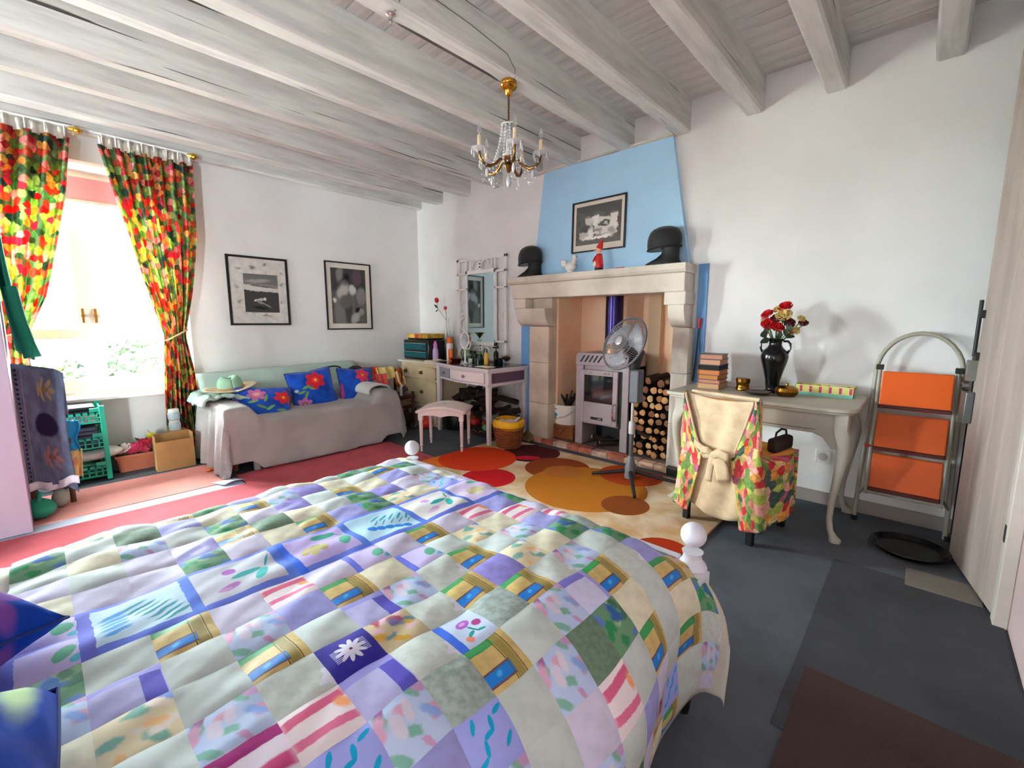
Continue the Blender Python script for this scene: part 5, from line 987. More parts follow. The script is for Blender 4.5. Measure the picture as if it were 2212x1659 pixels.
b = BM(); lathe(b, [(.15, 0), (.20, .06), (.215, .065), (.19, .055), (.14, .012)], 32, Matrix.Translation((-3.50, 3.36, .001)) @ Matrix.Diagonal((1.2, .85, 1, 1)), cap=True); obj('basket_shell', b, mat('dark_wicker', (.27, .20, .15), .8, bump=.8, bs=70), t)
b = BM()
for k in range(14): a = 2*pi*k/14; tube(b, [(-3.50+.225*1.1*cos(a), 3.36+.17*sin(a), .063), (-3.50+.245*cos(a+.15), 3.36+.18*sin(a+.15), .085), (-3.50+.225*1.1*cos(a+.3), 3.36+.17*sin(a+.3), .063)], .006, 5)
obj('basket_rim', b, mat('tan_wicker', (.52, .40, .30), .8), t)
for lb, c, r, cl in (('round red ball under the dressing table behind the stool leg', (-3.62, 3.30, .14), .048, (.85, .20, .18)), ('small green ball under the dressing table', (-3.42, 3.27, .105), .038, (.45, .74, .50)), ('small red ball right behind the stool leg under the dressing table', (-3.50, 3.34, .125), .036, (.72, .15, .15))):
    tag(obj('toy_ball', (lambda b: (ball(b, c, r), b)[-1])(BM()), mat('ball_%d' % int(cl[0]*100), cl, .5)), lb, 'ball')
t = thing('red_bowl', 'red rounded bowl on the floor beneath the chest of drawers', 'bowl', (-4.25, 3.08, 0)); b = BM(); ball(b, (-4.22, 3.06, .075), (.09, .08, .072)); obj('bowl_shell', b, mat('bright_red', (.83, .12, .10), .4), t)
t = thing('black_sack', 'black sack on the floor behind the stool', 'sack', (-4.0, 3.3, 0)); b = BM(); lathe(b, [(.14, 0), (.16, .08), (.15, .2), (.13, .27), (.08, .29)], 24, Matrix.Translation((-3.98, 3.33, .001)))
for v in b.verts: v.co += V3((fbm(v.co.x*8, v.co.y*8, v.co.z*8), fbm(v.co.y*8, v.co.z*8), 0))*.02
obj('sack_body', b, mat('black_plastic', (.03, .035, .05), .35), t)
tag(obj('wooden_board', box(BM(), -3.84, 3.42, 0, -3.78, 3.56, .30), mat('brown_card', (.45, .30, .18), .8), bevel=.004), 'brown wooden board standing right of the black sack', 'board')
tag(obj('plate', (lambda b: (lathe(b, [(.07, 0), (.12, .015), (.125, .016), (.07, .006)], 28, Matrix.Translation((-4.35, 3.02, .12)) @ Matrix.Rotation(1.2, 4, 'X')), b)[-1])(BM()), mat('grey_plate', (.45, .42, .40), .4)), 'dull grey plate leaning against the foot of the chest of drawers', 'plate')
# ================================================================== stool
t = thing('stool', 'pale pink painted stool with turned legs and curved seat', 'stool', (-3.41, 2.71, 0), radians(36))
M_stool = mat('stool_pink', (.93, .86, .85), .4, var=.03)
def fst(u, v): x = .245*(2*u-1); y = .19*(2*v-1); return V3((x, y, .402+.048*cos(pi*(u-.5))**1.0))
b = BM(); surf(b, fst, 24, 8); obj('seat', b, print_mat('stool_seat', (.94, .87, .85), [('e', .52, .45, .26, .28, 20, (.86, .84, .80), .8), ('e', .45, .60, .10, .12, 0, (.72, .75, .68), .9), ('e', .62, .40, .12, .07, 30, (.95, .92, .86), .8), ('e', .40, .35, .10, .06, 0, (.80, .80, .72), .9)], wob=.15, ws=6, rough=.5), t, local=True, solid=.022, off=-1)
for y0 in (-.172, .150):
    b = BM(); P = [V3((-.21, y0, .40))]; n = 20
    P = [V3((lerp(-.215, .215, i/n), y0, .345+.018*abs(sin(pi*2*i/n)))) for i in range(n+1)]+[V3((lerp(.215, -.215, i/n), y0, .388+.046*cos(pi*(.5-i/n))*.92)) for i in range(n+1)]
    prism(b, P, (0, .022, 0)); obj('apron', b, M_stool, t, local=True, ang=30)
for x0 in (-.215, .193):
    b = BM(); n = 16; P = [V3((x0, lerp(-.15, .15, i/n), .345+.018*abs(sin(pi*2*i/n)))) for i in range(n+1)]+[V3((x0, .15, .388)), V3((x0, -.15, .388))]; prism(b, P, (.022, 0, 0)); obj('apron', b, M_stool, t, local=True, ang=30)
for x, y in ((-.20, -.155), (.20, -.155), (-.20, .155), (.20, .155)):
    b = BM(); lathe(b, [(.010, 0), (.013, .06), (.018, .065), (.013, .072), (.014, .10), (.018, .26), (.021, .27), (.015, .278), (.021, .286), (.016, .30), (.021, .31)], 16, Matrix.Translation((x, y, 0.001))); box(b, x-.021, y-.021, .31, x+.021, y+.021, .392); obj('leg', b, M_stool, t, local=True, ang=50)
# ================================================================== waste bin
t = thing('waste_bin', 'wicker waste bin with a yellow liner beside the dressing table', 'bin', (-2.95, 3.14, .014))
b = BM(); lathe(b, [(.115, 0), (.155, .235), (.148, .235), (.11, .01)], 32); obj('basket', b, wk, t, local=True)
for k in range(11): b = BM(); r = .117+.0382*(k*.02)/.22*1.05; tube(b, [((r+.001)*cos(2*pi*i/36), (r+.001)*sin(2*pi*i/36), .008+k*.020) for i in range(36)], .0055, 6, True); obj('wicker_band', b, wk, t, local=True)
b = BM(); surf(b, lambda u, v: V3(((.151+.010*sin(pi*v)-.02*max(0, v-.75)*4*.5)*cos(2*pi*u), (.151+.010*sin(pi*v)-.02*max(0, v-.75)*4*.5)*sin(2*pi*u), .195+.085*v+.006*sin(2*pi*u*3))), 48, 8); obj('liner', b, mat('yellow_liner', (.95, .72, .10), .4), t, local=True, solid=.003, label='yellow plastic liner')
b = BM(); surf(b, lambda u, v: V3((-.11+.20*u, -.07+.16*v, .24+.05*fbm(u*3, v*3, 4)+.05*u*v)), 10, 10); obj('crumpled_paper', b, mat('pale_paper', (.86, .80, .82), .8), t, local=True, solid=.003)
# white cloth hanging between the table and the fireplace
t = thing('voile_curtain', 'grey white cloth hanging on the wall between dressing table and fireplace', 'cloth', (-3.15, 3.6, .7)); b = BM(); surf(b, lambda u, v: V3((-3.26+.10*u, 3.60-.018-.014*sin(2*pi*3*u), .72-.62*v)), 24, 10); obj('cloth_folds', b, mat('voile', (.80, .77, .78), .9), t, solid=.003)
# ================================================================== console table by the right of the fireplace
M_tab = mat('table_grey_white', (.74, .72, .66), .45, var=.10, vs=4)
tb = thing('console_table', 'grey white console table with cabriole legs against the back wall', 'table', (-.73, 3.28, 0))
P = []
def rr_(cx, cy, r, a0): return [V3((cx+r*cos(radians(a0+90*i/6)), cy+r*sin(radians(a0+90*i/6)), 0)) for i in range(7)]
P = rr_(-.215-.10, 2.93+.10, .10, -90)+rr_(-.215-.03, 3.60-.03, .03, 0)+rr_(-1.27+.03, 3.60-.03, .03, 90)+rr_(-1.27+.04, 2.93+.04, .04, 180)
b = BM(); prism(b, [p+V3((0, 0, .757)) for p in P], (0, 0, .024)); obj('tabletop', b, M_tab, tb, bevel=.006, ang=30)
b = BM(); c_ = V3((-.7425, 3.265, 0)); prism(b, [c_+(p-c_)*.975+V3((0, 0, .745)) for p in P], (0, 0, .012)); obj('top_moulding', b, M_tab, tb, bevel=.004, ang=30)
b = BM(); box(b, -1.19, 2.995, .62, -.30, 3.015, .745); box(b, -1.19, 3.54, .62, -.30, 3.56, .745); box(b, -1.215, 3.02, .62, -1.195, 3.54, .745); box(b, -.285, 3.02, .62, -.265, 3.54, .745); obj('apron', b, M_tab, tb, smooth=False, bevel=.003)
bx('drawer_line', -1.02, 2.991, .640, -.40, 2.996, .643, mat('shadow_line', (.35, .33, .30), .8), tb)
def cab(x, y, sx, sy):
    # knee bulges outward, ankle curves in, pad foot kicks out
    pr = [(.745, 0, .036), (.66, .0, .036), (.62, .010, .037), (.56, .022, .034), (.48, .020, .028), (.36, .006, .022), (.22, -.010, .017), (.12, -.012, .015), (.06, -.002, .016), (.035, .014, .021), (.018, .026, .030), (.002, .026, .028)]
    b = BM(); N = 14; R = []
    for z, o, r in pr:
        sq = 1 if z > .6 else 0
        R.append([b.verts.new((x+sx*o+r*(cos(2*pi*k/N) if not sq else max(-1, min(1, 1.35*cos(2*pi*k/N)))), y+sy*o*.7+r*(sin(2*pi*k/N) if not sq else max(-1, min(1, 1.35*sin(2*pi*k/N)))), z)) for k in range(N)])
    for i in range(len(R)-1): skin(b, R[i], R[i+1])
    b.faces.new(R[0][::-1]); b.faces.new(R[-1]); obj('leg', b, M_tab, tb, ang=50)
for x, y, sx, sy in ((-1.185, 3.02, -1, -1), (-.285, 3.02, 1, -1), (-1.185, 3.535, -1, 1), (-.285, 3.535, 1, 1)):
    cab(x, y, sx, sy)
    if y < 3.2: b = BM(); s = -sx; prism(b, [V3((x+s*.03, y-.022, .745)), V3((x+s*.13, y-.022, .66)), V3((x+s*.13, y-.022, .62)), V3((x+s*.08, y-.022, .60)), V3((x+s*.035, y-.022, .54)), V3((x+s*.0, y-.022, .54))], (0, .02, 0)); obj('knee_bracket', b, M_tab, tb, bevel=.004, ang=30)
ZT = .7815
# books
M_page = mat('page_edges', (.80, .66, .50), .85, var=.12, vs=40, st=(1, 1, 20))
zb = ZT; rb = random.Random(6)
for i, (h, c, pc_, lb, rz) in enumerate(((.040, (.62, .42, .30), (.78, .62, .46), 'tan book at the bottom of the stack on the console table', .02), (.026, (.55, .30, .36), (.80, .55, .40), 'thin mauve book second from the bottom of the stack', .06), (.034, (.30, .22, .36), (.76, .50, .24), 'purple spined book third from the bottom of the stack', -.02), (.034, (.55, .30, .18), (.80, .48, .24), 'orange edged book in the middle of the stack', .03), (.036, (.05, .04, .05), (.10, .06, .05), 'black book third from the top of the stack', .0), (.040, (.20, .22, .28), (.78, .58, .46), 'dark spined book second from the top of the stack', .05), (.034, (.40, .36, .34), (.76, .52, .42), 'grey covered book on top of the stack', .12))):
    t = thing('book', lb, 'book', (-1.085, 3.31, zb), rz, 'stack of books on the console table')
    cm = mat('book_cover_%d' % i, c, .55); w, d = .075+rb.uniform(-.004, .004), .10+rb.uniform(-.006, .006)
    b = BM(); box(b, -w, -d, 0, w, d, .003); box(b, -w, -d, h-.004, w, d, h-.0006); box(b, -w, -d, .003, -w+.004, d, h-.004); obj('cover', b, cm, t, local=True, smooth=False)
    obj('pages', box(BM(), -w+.004, -d+.004, .003, w-.005, d-.004, h-.004), mat('pages_%d' % i, pc_, .85, var=.1, vs=40, st=(1, 1, 20)), t, local=True, smooth=False); zb += h
# vase of roses
vx, vy = -.715, 3.36
va_ = thing('black_vase', 'tall glossy black two handled vase of roses on the console table', 'vase', (vx, vy, ZT)); va_.scale = (.90, .90, .95)
M_gb = mat('gloss_black', (.03, .035, .04), .2)
b = BM(); lathe(b, [(.062, 0), (.066, .008), (.045, .018), (.040, .028), (.044, .036), (.050, .09), (.068, .16), (.086, .22), (.092, .255), (.082, .29), (.054, .315), (.042, .335), (.044, .36), (.056, .378), (.052, .378), (.038, .358), (.036, .335)], 32); obj('vase_body', b, M_gb, va_, local=True, ang=60)
for s in (-1, 1): b = BM(); tube(b, [(s*.080, 0, .275), (s*.096, 0, .31), (s*.096, 0, .345), (s*.080, 0, .362), (s*.050, 0, .362)], .008, 8); obj('handle', b, M_gb, va_, local=True)
M_roseR = mat('silk_red', (.80, .03, .08), .6); M_roseC = mat('silk_cream', (.86, .76, .48), .65); M_roseD = mat('silk_dark_red', (.42, .02, .07), .65)
def rose(b, c, r, M):
    for k, (n, rad, h, tilt) in enumerate(((5, 1.0, .25, 1.0), (5, .8, .45, .7), (4, .55, .60, .45), (3, .32, .68, .2))):
        for i in range(n):
            a = 2*pi*i/n+k*.6; e = V3((cos(a), sin(a), 0)); s = V3((-sin(a), cos(a), 0)); R_ = r*rad
            pts = [e*R_*.25+V3((0, 0, -.3*r)), e*R_*.85*tilt**.2-s*R_*.55+V3((0, 0, h*r*.5)), e*R_*(.75+.25*tilt)-s*R_*.35+V3((0, 0, h*r)), e*R_*(.8+.3*tilt)+V3((0, 0, h*r*1.05)), e*R_*(.75+.25*tilt)+s*R_*.35+V3((0, 0, h*r)), e*R_*.85*tilt**.2+s*R_*.55+V3((0, 0, h*r*.5))]
            vv = [b.verts.new(V3(c)+M @ p) for p in pts]; b.faces.new(vv)
    return b
rz_ = random.Random(5)
for x, y, z, r, m, lb in ((-.045, -.04, .475, .050, M_roseR, 'bright red rose'), (.015, -.05, .455, .042, M_roseR, 'bright red rose'), (.05, -.045, .535, .052, M_roseC, 'large cream rose'), (-.065, -.01, .545, .042, M_roseR, 'red rose'), (.045, .0, .595, .045, M_roseR, 'red rose at the top'), (.0, .01, .58, .034, M_roseC, 'cream rose at the top'), (.085, -.03, .49, .036, M_roseD, 'dark red rose'), (.0, -.03, .515, .038, M_roseD, 'dark red rose'), (.115, -.035, .43, .038, M_roseC, 'cream rose low on the right'), (.165, -.01, .485, .030, M_roseD, 'dark red rose at the far right'), (.15, -.01, .515, .026, M_roseC, 'peach rose bud at the far right'), (-.085, .0, .505, .024, M_roseC, 'cream bud at the left')):
    M = Matrix.Rotation(-.75+rz_.uniform(-.2, .2), 3, 'X') @ Matrix.Rotation(rz_.uniform(-.3, .3)+x*3, 3, 'Y') @ Matrix.Rotation(rz_.uniform(0, 6), 3, 'Z')
    M = Matrix.Rotation(.75, 3, 'X') @ Matrix.Rotation(rz_.uniform(-.3, .3)+x*3, 3, 'Y') @ Matrix.Rotation(rz_.uniform(0, 6), 3, 'Z')
    b = BM(); rose(b, (x, y, z), r, M); f = obj('rose', b, m, va_, local=True, smooth=False, solid=.0015, label=lb)
    b = BM(); tube(b, [(x*.15, .0, .345), (x*.6, y*.5, .42), (x, y+.01, z-.01)], .0035, 5); obj('rose_stem', b, M_stem, f, local=True)
M_lf = mat('rose_leaf', (.10, .16, .09), .6)
for k in range(15):
    a = rz_.uniform(0, 6.28); p = V3((cos(a)*rz_.uniform(.03, .09), sin(a)*.04-.03, rz_.uniform(.375, .50))); d = V3((cos(a)*.8, sin(a)*.4-.2, rz_.uniform(-.5, .3))).normalized()*rz_.uniform(.05, .075); s = d.cross(V3((0, 1, .2))).normalized()*.024
    b = BM(); b.faces.new([b.verts.new(q) for q in (p, p+d*.35+s, p+d*.75+s*.6, p+d, p+d*.75-s*.6, p+d*.35-s)]); obj('leaf', b, M_lf, va_, local=True, smooth=False, solid=.001)
M_brass = mat('dark_brass', (.58, .40, .14), .22, 1)
t = thing('brass_tin', 'small ribbed brass tin between the books and the vase', 'tin', (-.885, 3.32, ZT)); b = BM(); lathe(b, [(.040, 0), (.044, .004), (.044, .02), (.040, .026), (.040, .045), (.044, .05), (.044, .062)], 28); obj('tin_body', b, M_brass, t, local=True); b = BM(); lathe(b, [(.046, .062), (.046, .080), (.042, .084)], 28); obj('tin_lid', b, M_brass, t, local=True)
t = thing('white_soap_box', 'low white box on the table behind the brass tin', 'box', (-1.0, 3.48, ZT)); obj('box_body', box(BM(), -.05, -.03, 0, .05, .03, .03), M_white, t, local=True, bevel=.003); obj('box_lid', box(BM(), -.052, -.032, .028, .052, .032, .036), M_white, t, local=True, bevel=.003)
t = thing('black_saucer', 'black saucer with a gold rim in front of the black vase', 'saucer', (-.755, 3.19, ZT)); b = BM(); lathe(b, [(.045, 0), (.065, .008), (.078, .018), (.074, .019), (.06, .012), (.04, .007)], 32); obj('dish', b, M_gb, t, local=True); b = BM(); tube(b, [(.077*cos(2*pi*i/40), .077*sin(2*pi*i/40), .0185) for i in range(40)], .003, 6, True); obj('gold_rim', b, M_brass, t, local=True)
t = thing('gold_box', 'round gold lidded box right of the black vase', 'box', (-.605, 3.24, ZT)); b = BM(); lathe(b, [(.045, 0), (.060, .012), (.066, .030), (.066, .034)], 32); obj('box_body', b, M_brass, t, local=True); b = BM(); lathe(b, [(.067, .034), (.062, .052), (.040, .066), (.010, .071), (.009, .080), (.003, .083)], 32); obj('box_lid', b, M_brass, t, local=True)
t = thing('striped_box', 'long pink and yellow striped open box on the right of the table', 'box', (-.43, 3.43, ZT))
M_str = print_mat('striped_card', (.86, .84, .50), [('r', .08+.168*i+.03, .62, .026, .30, 0, (.82, .28, .45), .1) for i in range(6)]+[('r', .5, .14, .6, .16, 0, (.52, .80, .74), .03)], rough=.6)
def side(p0, p1):
    b = BM(); L = b.loops.layers.uv.verify(); f = b.faces.new([b.verts.new(q) for q in ((*p0, 0), (*p1, 0), (*p1, .068), (*p0, .068))])
    for lp, q in zip(f.loops, ((0, 0), (1, 0), (1, 1), (0, 1))): lp[L].uv = q
    obj('side_panel', b, M_str, t, local=True, smooth=False, solid=.003)
cs_ = [(-.155, -.05), (.155, -.05), (.155, .05), (-.155, .05)]
for i in range(4): side(cs_[i], cs_[(i+1) % 4])
obj('base_panel', box(BM(), -.153, -.048, 0, .153, .048, .004), M_card, t, local=True); b = BM(); surf(b, lambda u, v: V3((-.15+.30*u, -.045+.09*v, .056+.012*fbm(u*7, v*3, 6))), 24, 8); obj('tissue_contents', b, mat('tissue_brown', (.45, .32, .26), .9), t, local=True, solid=.002)
b = BM(); surf(b, lambda u, v: V3((.03+.09*u, -.04+.07*v, .066+.006*fbm(u*5, v*3, 2))), 10, 6); obj('white_tissue', b, mat('tissue_white', (.90, .86, .84), .9), t, local=True, solid=.002)
# ================================================================== chair with fabric cover
M_legd = mat('black_wood', (.05, .045, .045), .5)
M_creamf = mat('cream_damask', (.86, .77, .63), .85, var=.10, vs=14, bump=.3, bs=25, col2=(.80, .69, .56))
pal2 = [(.86, .28, .30), (.70, .76, .36), (.92, .56, .52), (.46, .60, .30), (.90, .80, .52), (.82, .20, .24), (.30, .38, .34), (.94, .70, .62), (.55, .68, .34), (.90, .62, .30), (.76, .40, .52)]
M_flor = cells_mat('floral_cover', pal2, (11, 16, 1), rough=.85)
RZ = math.atan2(-.09, .42)
cr = thing('covered_chair', 'chair in a floral cover with a cream tied back at the console table', 'chair', (-.80, 2.70, 0), RZ)
for x, y in ((-.20, -.02), (.20, -.02), (-.19, .38), (.19, .38)): obj('leg', box(BM(), x-.017, y-.017, .0145 if x < 0 else .0005, x+.017, y+.017, .44), M_legd, cr, local=True, smooth=False)
obj('seat_board', box(BM(), -.215, -.03, .42, .215, .40, .455), M_legd, cr, local=True); obj('seat_pad', box(BM(), -.225, -.02, .456, .225, .42, .50), M_flor, cr, local=True, bevel=.02)
obj('cover_front', box(BM(), -.195, -.022, .50, .195, .022, .806), M_flor, cr, local=True, bevel=.012)
def lean(z): return -.035*max(0, (z-.45))/.4
def hw(z): return .222+.012*(.83-z)/.7+ (.02*(.45-z)/.4 if z < .45 else 0)
def wz(z):   # half width of the open cream panel at height z
    return interp([(.85, .205), (.80, .195), (.60, .135), (.485, .095), (.46, .095), (.40, .10), (.25, .135), (.08, .165)], z)
b = BM(); surf(b, lambda u, v: V3(((2*u-1)*(hw(lerp(.832, .12, v))-.004), -.035+lean(lerp(.832, .12, v))+.008*sin((2*u-1)*9+v*7)*(.3+v)-.012*v+.010*fbm(u*5, v*5, 3), lerp(.832, .115+.02*sin(u*9), v)-.022*(1-v)**6*sin(pi*u))), 30, 36); obj('cream_back', b, M_creamf, cr, local=True, solid=.005)
for s in (-1, 1):
    def fs(u, v):
        z = lerp(.835, .09+.03*u, v); w0 = wz(z); w1 = hw(z)
        if u < .45: q = u/.45; return V3((s*lerp(w0, w1, q), -.062+lean(z)-.012*v+.006*sin(q*6+v*9)+.01*(q**4), z))
        q = (u-.45)/.55; dep = lerp(.03, .40, min(1, max(0, (.53-z)/.06))) if z > .47 else .42+.02*v
        return V3((s*(w1+.010*sin(q*9+2)*v+.012*v), -.052+lean(z)-.012*v+q*dep, z))
    b = BM(); surf(b, fs, 40, 40); obj('floral_side', b, M_flor, cr, local=True, solid=.005)
    b = BM(); tube(b, [(s*wz(z), -.066+lean(z)-.012*(.83-z)/.72, z) for z in [lerp(.83, .50, i/12) for i in range(13)]], .006, 6); obj('cream_piping', b, M_creamf, cr, local=True)
b = BM(); surf(b, lambda u, v: V3(((2*u-1)*.236, .425+.012*sin(u*14)*v, lerp(.49, .12, v))), 24, 12); obj('front_skirt', b, M_flor, cr, local=True, solid=.005)
b = BM(); tube(b, [(s_*.20, .005+lean(.83), .832) for s_ in [(-1+2*i/12) for i in range(13)]], .012, 8); obj('top_seam', b, M_creamf, cr, local=True)
# tie: two bands, a knot, loops and tails
def ribbon(name, pts, w, nrm_=(0, 0, 1)):
    b = BM(); n = len(pts)-1
    def f(u, v): q = min(n-1, int(v*n)); t_ = v*n-q; p = V3(pts[q]).lerp(V3(pts[q+1]), t_); ww = w*(1+.0*v); return p+V3(nrm_)*(u-.5)*ww+V3((0, -.006*sin(pi*u), 0))
    surf(b, f, 5, n*5); obj(name, b, M_creamf, cr, local=True, solid=.004)
yk = -.088
ribbon('tie_band', [(-.135, -.080, .535), (-.08, -.086, .508), (-.02, yk, .49)], .042); ribbon('tie_band', [(.115, -.080, .515), (.07, -.086, .506), (.02, yk, .495)], .034)
b = BM(); ball(b, (.0, yk-.010, .490), (.030, .018, .026)); obj('tie_knot', b, M_creamf, cr, local=True)
ribbon('tie_loop', [(.0, yk-.012, .49), (.04, yk-.035, .515), (.095, yk-.03, .50), (.09, yk-.014, .475), (.02, yk-.010, .487)], .050); ribbon('tie_loop', [(.0, yk-.012, .49), (-.03, yk-.03, .515), (-.075, yk-.025, .505), (-.06, yk-.012, .48), (-.01, yk-.010, .487)], .042)
ribbon('tie_tail', [(.0, yk-.012, .485), (-.01, yk-.02, .42), (-.02, yk-.015, .33)], .040, (1, 0, 0)); ribbon('tie_tail', [(.02, yk-.012, .485), (.06, yk-.03, .44), (.075, yk-.025, .36)], .075, (1, 0, .3))
# dark bag on the seat
t = thing('brown_handbag', 'dark brown bag on the seat of the covered chair', 'bag', (-.555, 2.93, .50), RZ); obj('bag_body', box(BM(), -.03, -.11, .001, .03, .11, .085), mat('dark_brown_leather', (.13, .09, .07), .6), t, local=True, bevel=.02)
obj('handle', tube(BM(), [(0, -.07, .08), (0, -.06, .115), (0, 0, .13), (0, .06, .115), (0, .07, .08)], .006, 6), mat('dark_brown_leather', (.13, .09, .07), .6), t, local=True)
# ================================================================== step ladder
ld = thing('step_ladder', 'folding step ladder with three orange steps leaning on the back wall', 'ladder', (0, 3.48, 0))
M_alu = mat('ladder_grey', (.64, .62, .56), .45); M_step = mat('orange_step', (.88, .36, .06), .5)
pts = [(-.215, 3.46, .006), (-.205, 3.49, .40), (-.19, 3.53, .88)]+[(-.19*cos(pi*i/16)+.0, 3.535+.02*sin(pi*i/16), .95+.235*sin(pi*i/16)) for i in range(17)]+[(.19, 3.53, .88), (.20, 3.49, .40), (.205, 3.46, .006)]
obj('hoop_frame', tube(BM(), pts, .0125, 10), M_alu, ld)
for s in (-1, 1):
    b = BM(); tube(b, [(s*.165, 3.345, .22), (s*.168, 3.42, .62), (s*.17, 3.50, .97)], .010, 8); obj('step_rail', b, M_alu, ld); obj('rubber_foot', cyl(BM(), (s*.213, 3.46, 0), (s*.213, 3.46, .03), .016), M_black, ld)
    b = BM(); box(b, s*.172-.018, 3.475, .965, s*.172+.018, 3.52, .995); obj('hinge', b, M_iron, ld, bevel=.003); b = BM(); tube(b, [(s*.17, 3.36, .26), (s*.20, 3.47, .18)], .008, 6); obj('brace', b, M_alu, ld)
for z0, z1, y0, y1 in ((.765, .955, 3.395, 3.47), (.515, .705, 3.355, 3.425), (.275, .465, 3.315, 3.385)):
    b = BM(); P = [V3((-.155, y0, z0)), V3((.155, y0, z0)), V3((.155, y1, z1)), V3((-.155, y1, z1))]; prism(b, P, (0, .018, .004)); s_ = obj('step', b, M_step, ld, bevel=.005, smooth=False)
    obj('step_edge', box(BM(), -.158, y0-.002, z0-.022, .158, y0+.03, z0-.002), mat('step_edge', (.35, .09, .04), .6), s_, bevel=.004)
obj('cross_bar', cyl(BM(), (-.175, 3.345, .235), (.175, 3.345, .235), .009), M_alu, ld); obj('latch_tab', box(BM(), -.20, 3.385, .50, -.165, 3.40, .515), mat('red_plastic', (.75, .10, .10), .4), ld, bevel=.003)
# black round tray on the floor
t = thing('black_tray', 'round black tray on the carpet in front of the step ladder', 'tray', (.06, 3.17, 0)); b = BM(); lathe(b, [(.14, 0), (.165, .02), (.17, .03), (.16, .03), (.14, .012)], 36, Matrix.Translation((.055, 3.16, .001))); obj('tray_dish', b, mat('black_tray', (.02, .02, .022), .25), t); b = BM(); tube(b, [(.055+.166*cos(2*pi*i/48), 3.16+.166*sin(2*pi*i/48), .030) for i in range(48)], .004, 6, True); obj('tray_rim', b, M_gb, t)
tag(obj('dark_sheet', (lambda b: (surf(b, lambda u, v: V3((.24+.22*u, 3.55-.03*sin(6*u), .95-.93*v)), 8, 12), b)[-1])(BM()), mat('black_cloth', (.10, .10, .12), .9), solid=.02), 'thin black sheet hanging behind the plank door', 'coat')  # flat black sheet closing the corner between ladder and door
# ================================================================== chandelier
hx, hy = -2.0, 2.13
cd = thing('chandelier', 'brass and crystal chandelier hanging from a ceiling beam', 'chandelier', (hx, hy, 2.70))
M_br = mat('polished_brass', (.80, .58, .22), .2, 1); M_br2 = mat('aged_brass', (.50, .35, .18), .3, 1); M_cry = (lambda t: (t.set(Base_Color=lin((.97, .97, .98)), Roughness=.06, Transmission_Weight=.35, Specular_IOR_Level=1.0, Coat_Weight=.6), t.m)[1])(NT('crystal')); M_can = mat('candle_tube', (.92, .84, .70), .5)
T = Matrix.Translation((hx, hy, 0))
b = BM(); lathe(b, [(.048, 2.702), (.050, 2.692), (.046, 2.682), (.054, 2.672), (.046, 2.660), (.026, 2.648), (.020, 2.625), (.008, 2.615)], 28, T); obj('canopy', b, M_br, cd)
n = 9; z0, z1 = 2.62, 2.46
for k in range(n):
    z = lerp(z0, z1, (k+.5)/n); a = k*pi/2
    b = BM(); tube(b, [(hx+.0065*cos(a)*cos(t_), hy+.0065*sin(a)*cos(t_), z+.0125*sin(t_)) for t_ in [2*pi*i/10 for i in range(10)]], .0022, 5, True); obj('chain_link', b, M_br2, cd)
b = BM(); cyl(b, (hx+.004, hy, 2.65), (hx-.004, hy, 2.43), .0025, n=6); obj('flex', b, mat('flex_brown', (.35, .25, .2), .6), cd)
b = BM(); cyl(b, (hx, hy, 2.47), (hx, hy, 2.19), .006, n=8); obj('stem', b, M_br2, cd)
b = BM(); lathe(b, [(.012, 2.455), (.020, 2.44), (.016, 2.41), (.024, 2.37), (.014, 2.34), (.018, 2.31), (.03, 2.285), (.02, 2.26)], 16, T); obj('glass_column', b, M_cry, cd)
b = BM(); lathe(b, [(.022, 2.455), (.045, 2.448), (.05, 2.455), (.02, 2.462)], 18, T); obj('top_dish', b, M_cry, cd)
b = BM(); lathe(b, [(.018, 2.275), (.045, 2.265), (.040, 2.25), (.022, 2.235), (.030, 2.215), (.018, 2.19), (.006, 2.175)], 20, T); obj('hub', b, M_br2, cd)
def drop(p, s): b = BM(); lathe(b, [(.001, 0), (.006*s, -.012*s), (.009*s, -.028*s), (.006*s, -.042*s), (.001, -.050*s)], 8, Matrix.Translation(V3(p)), cap=False); return b
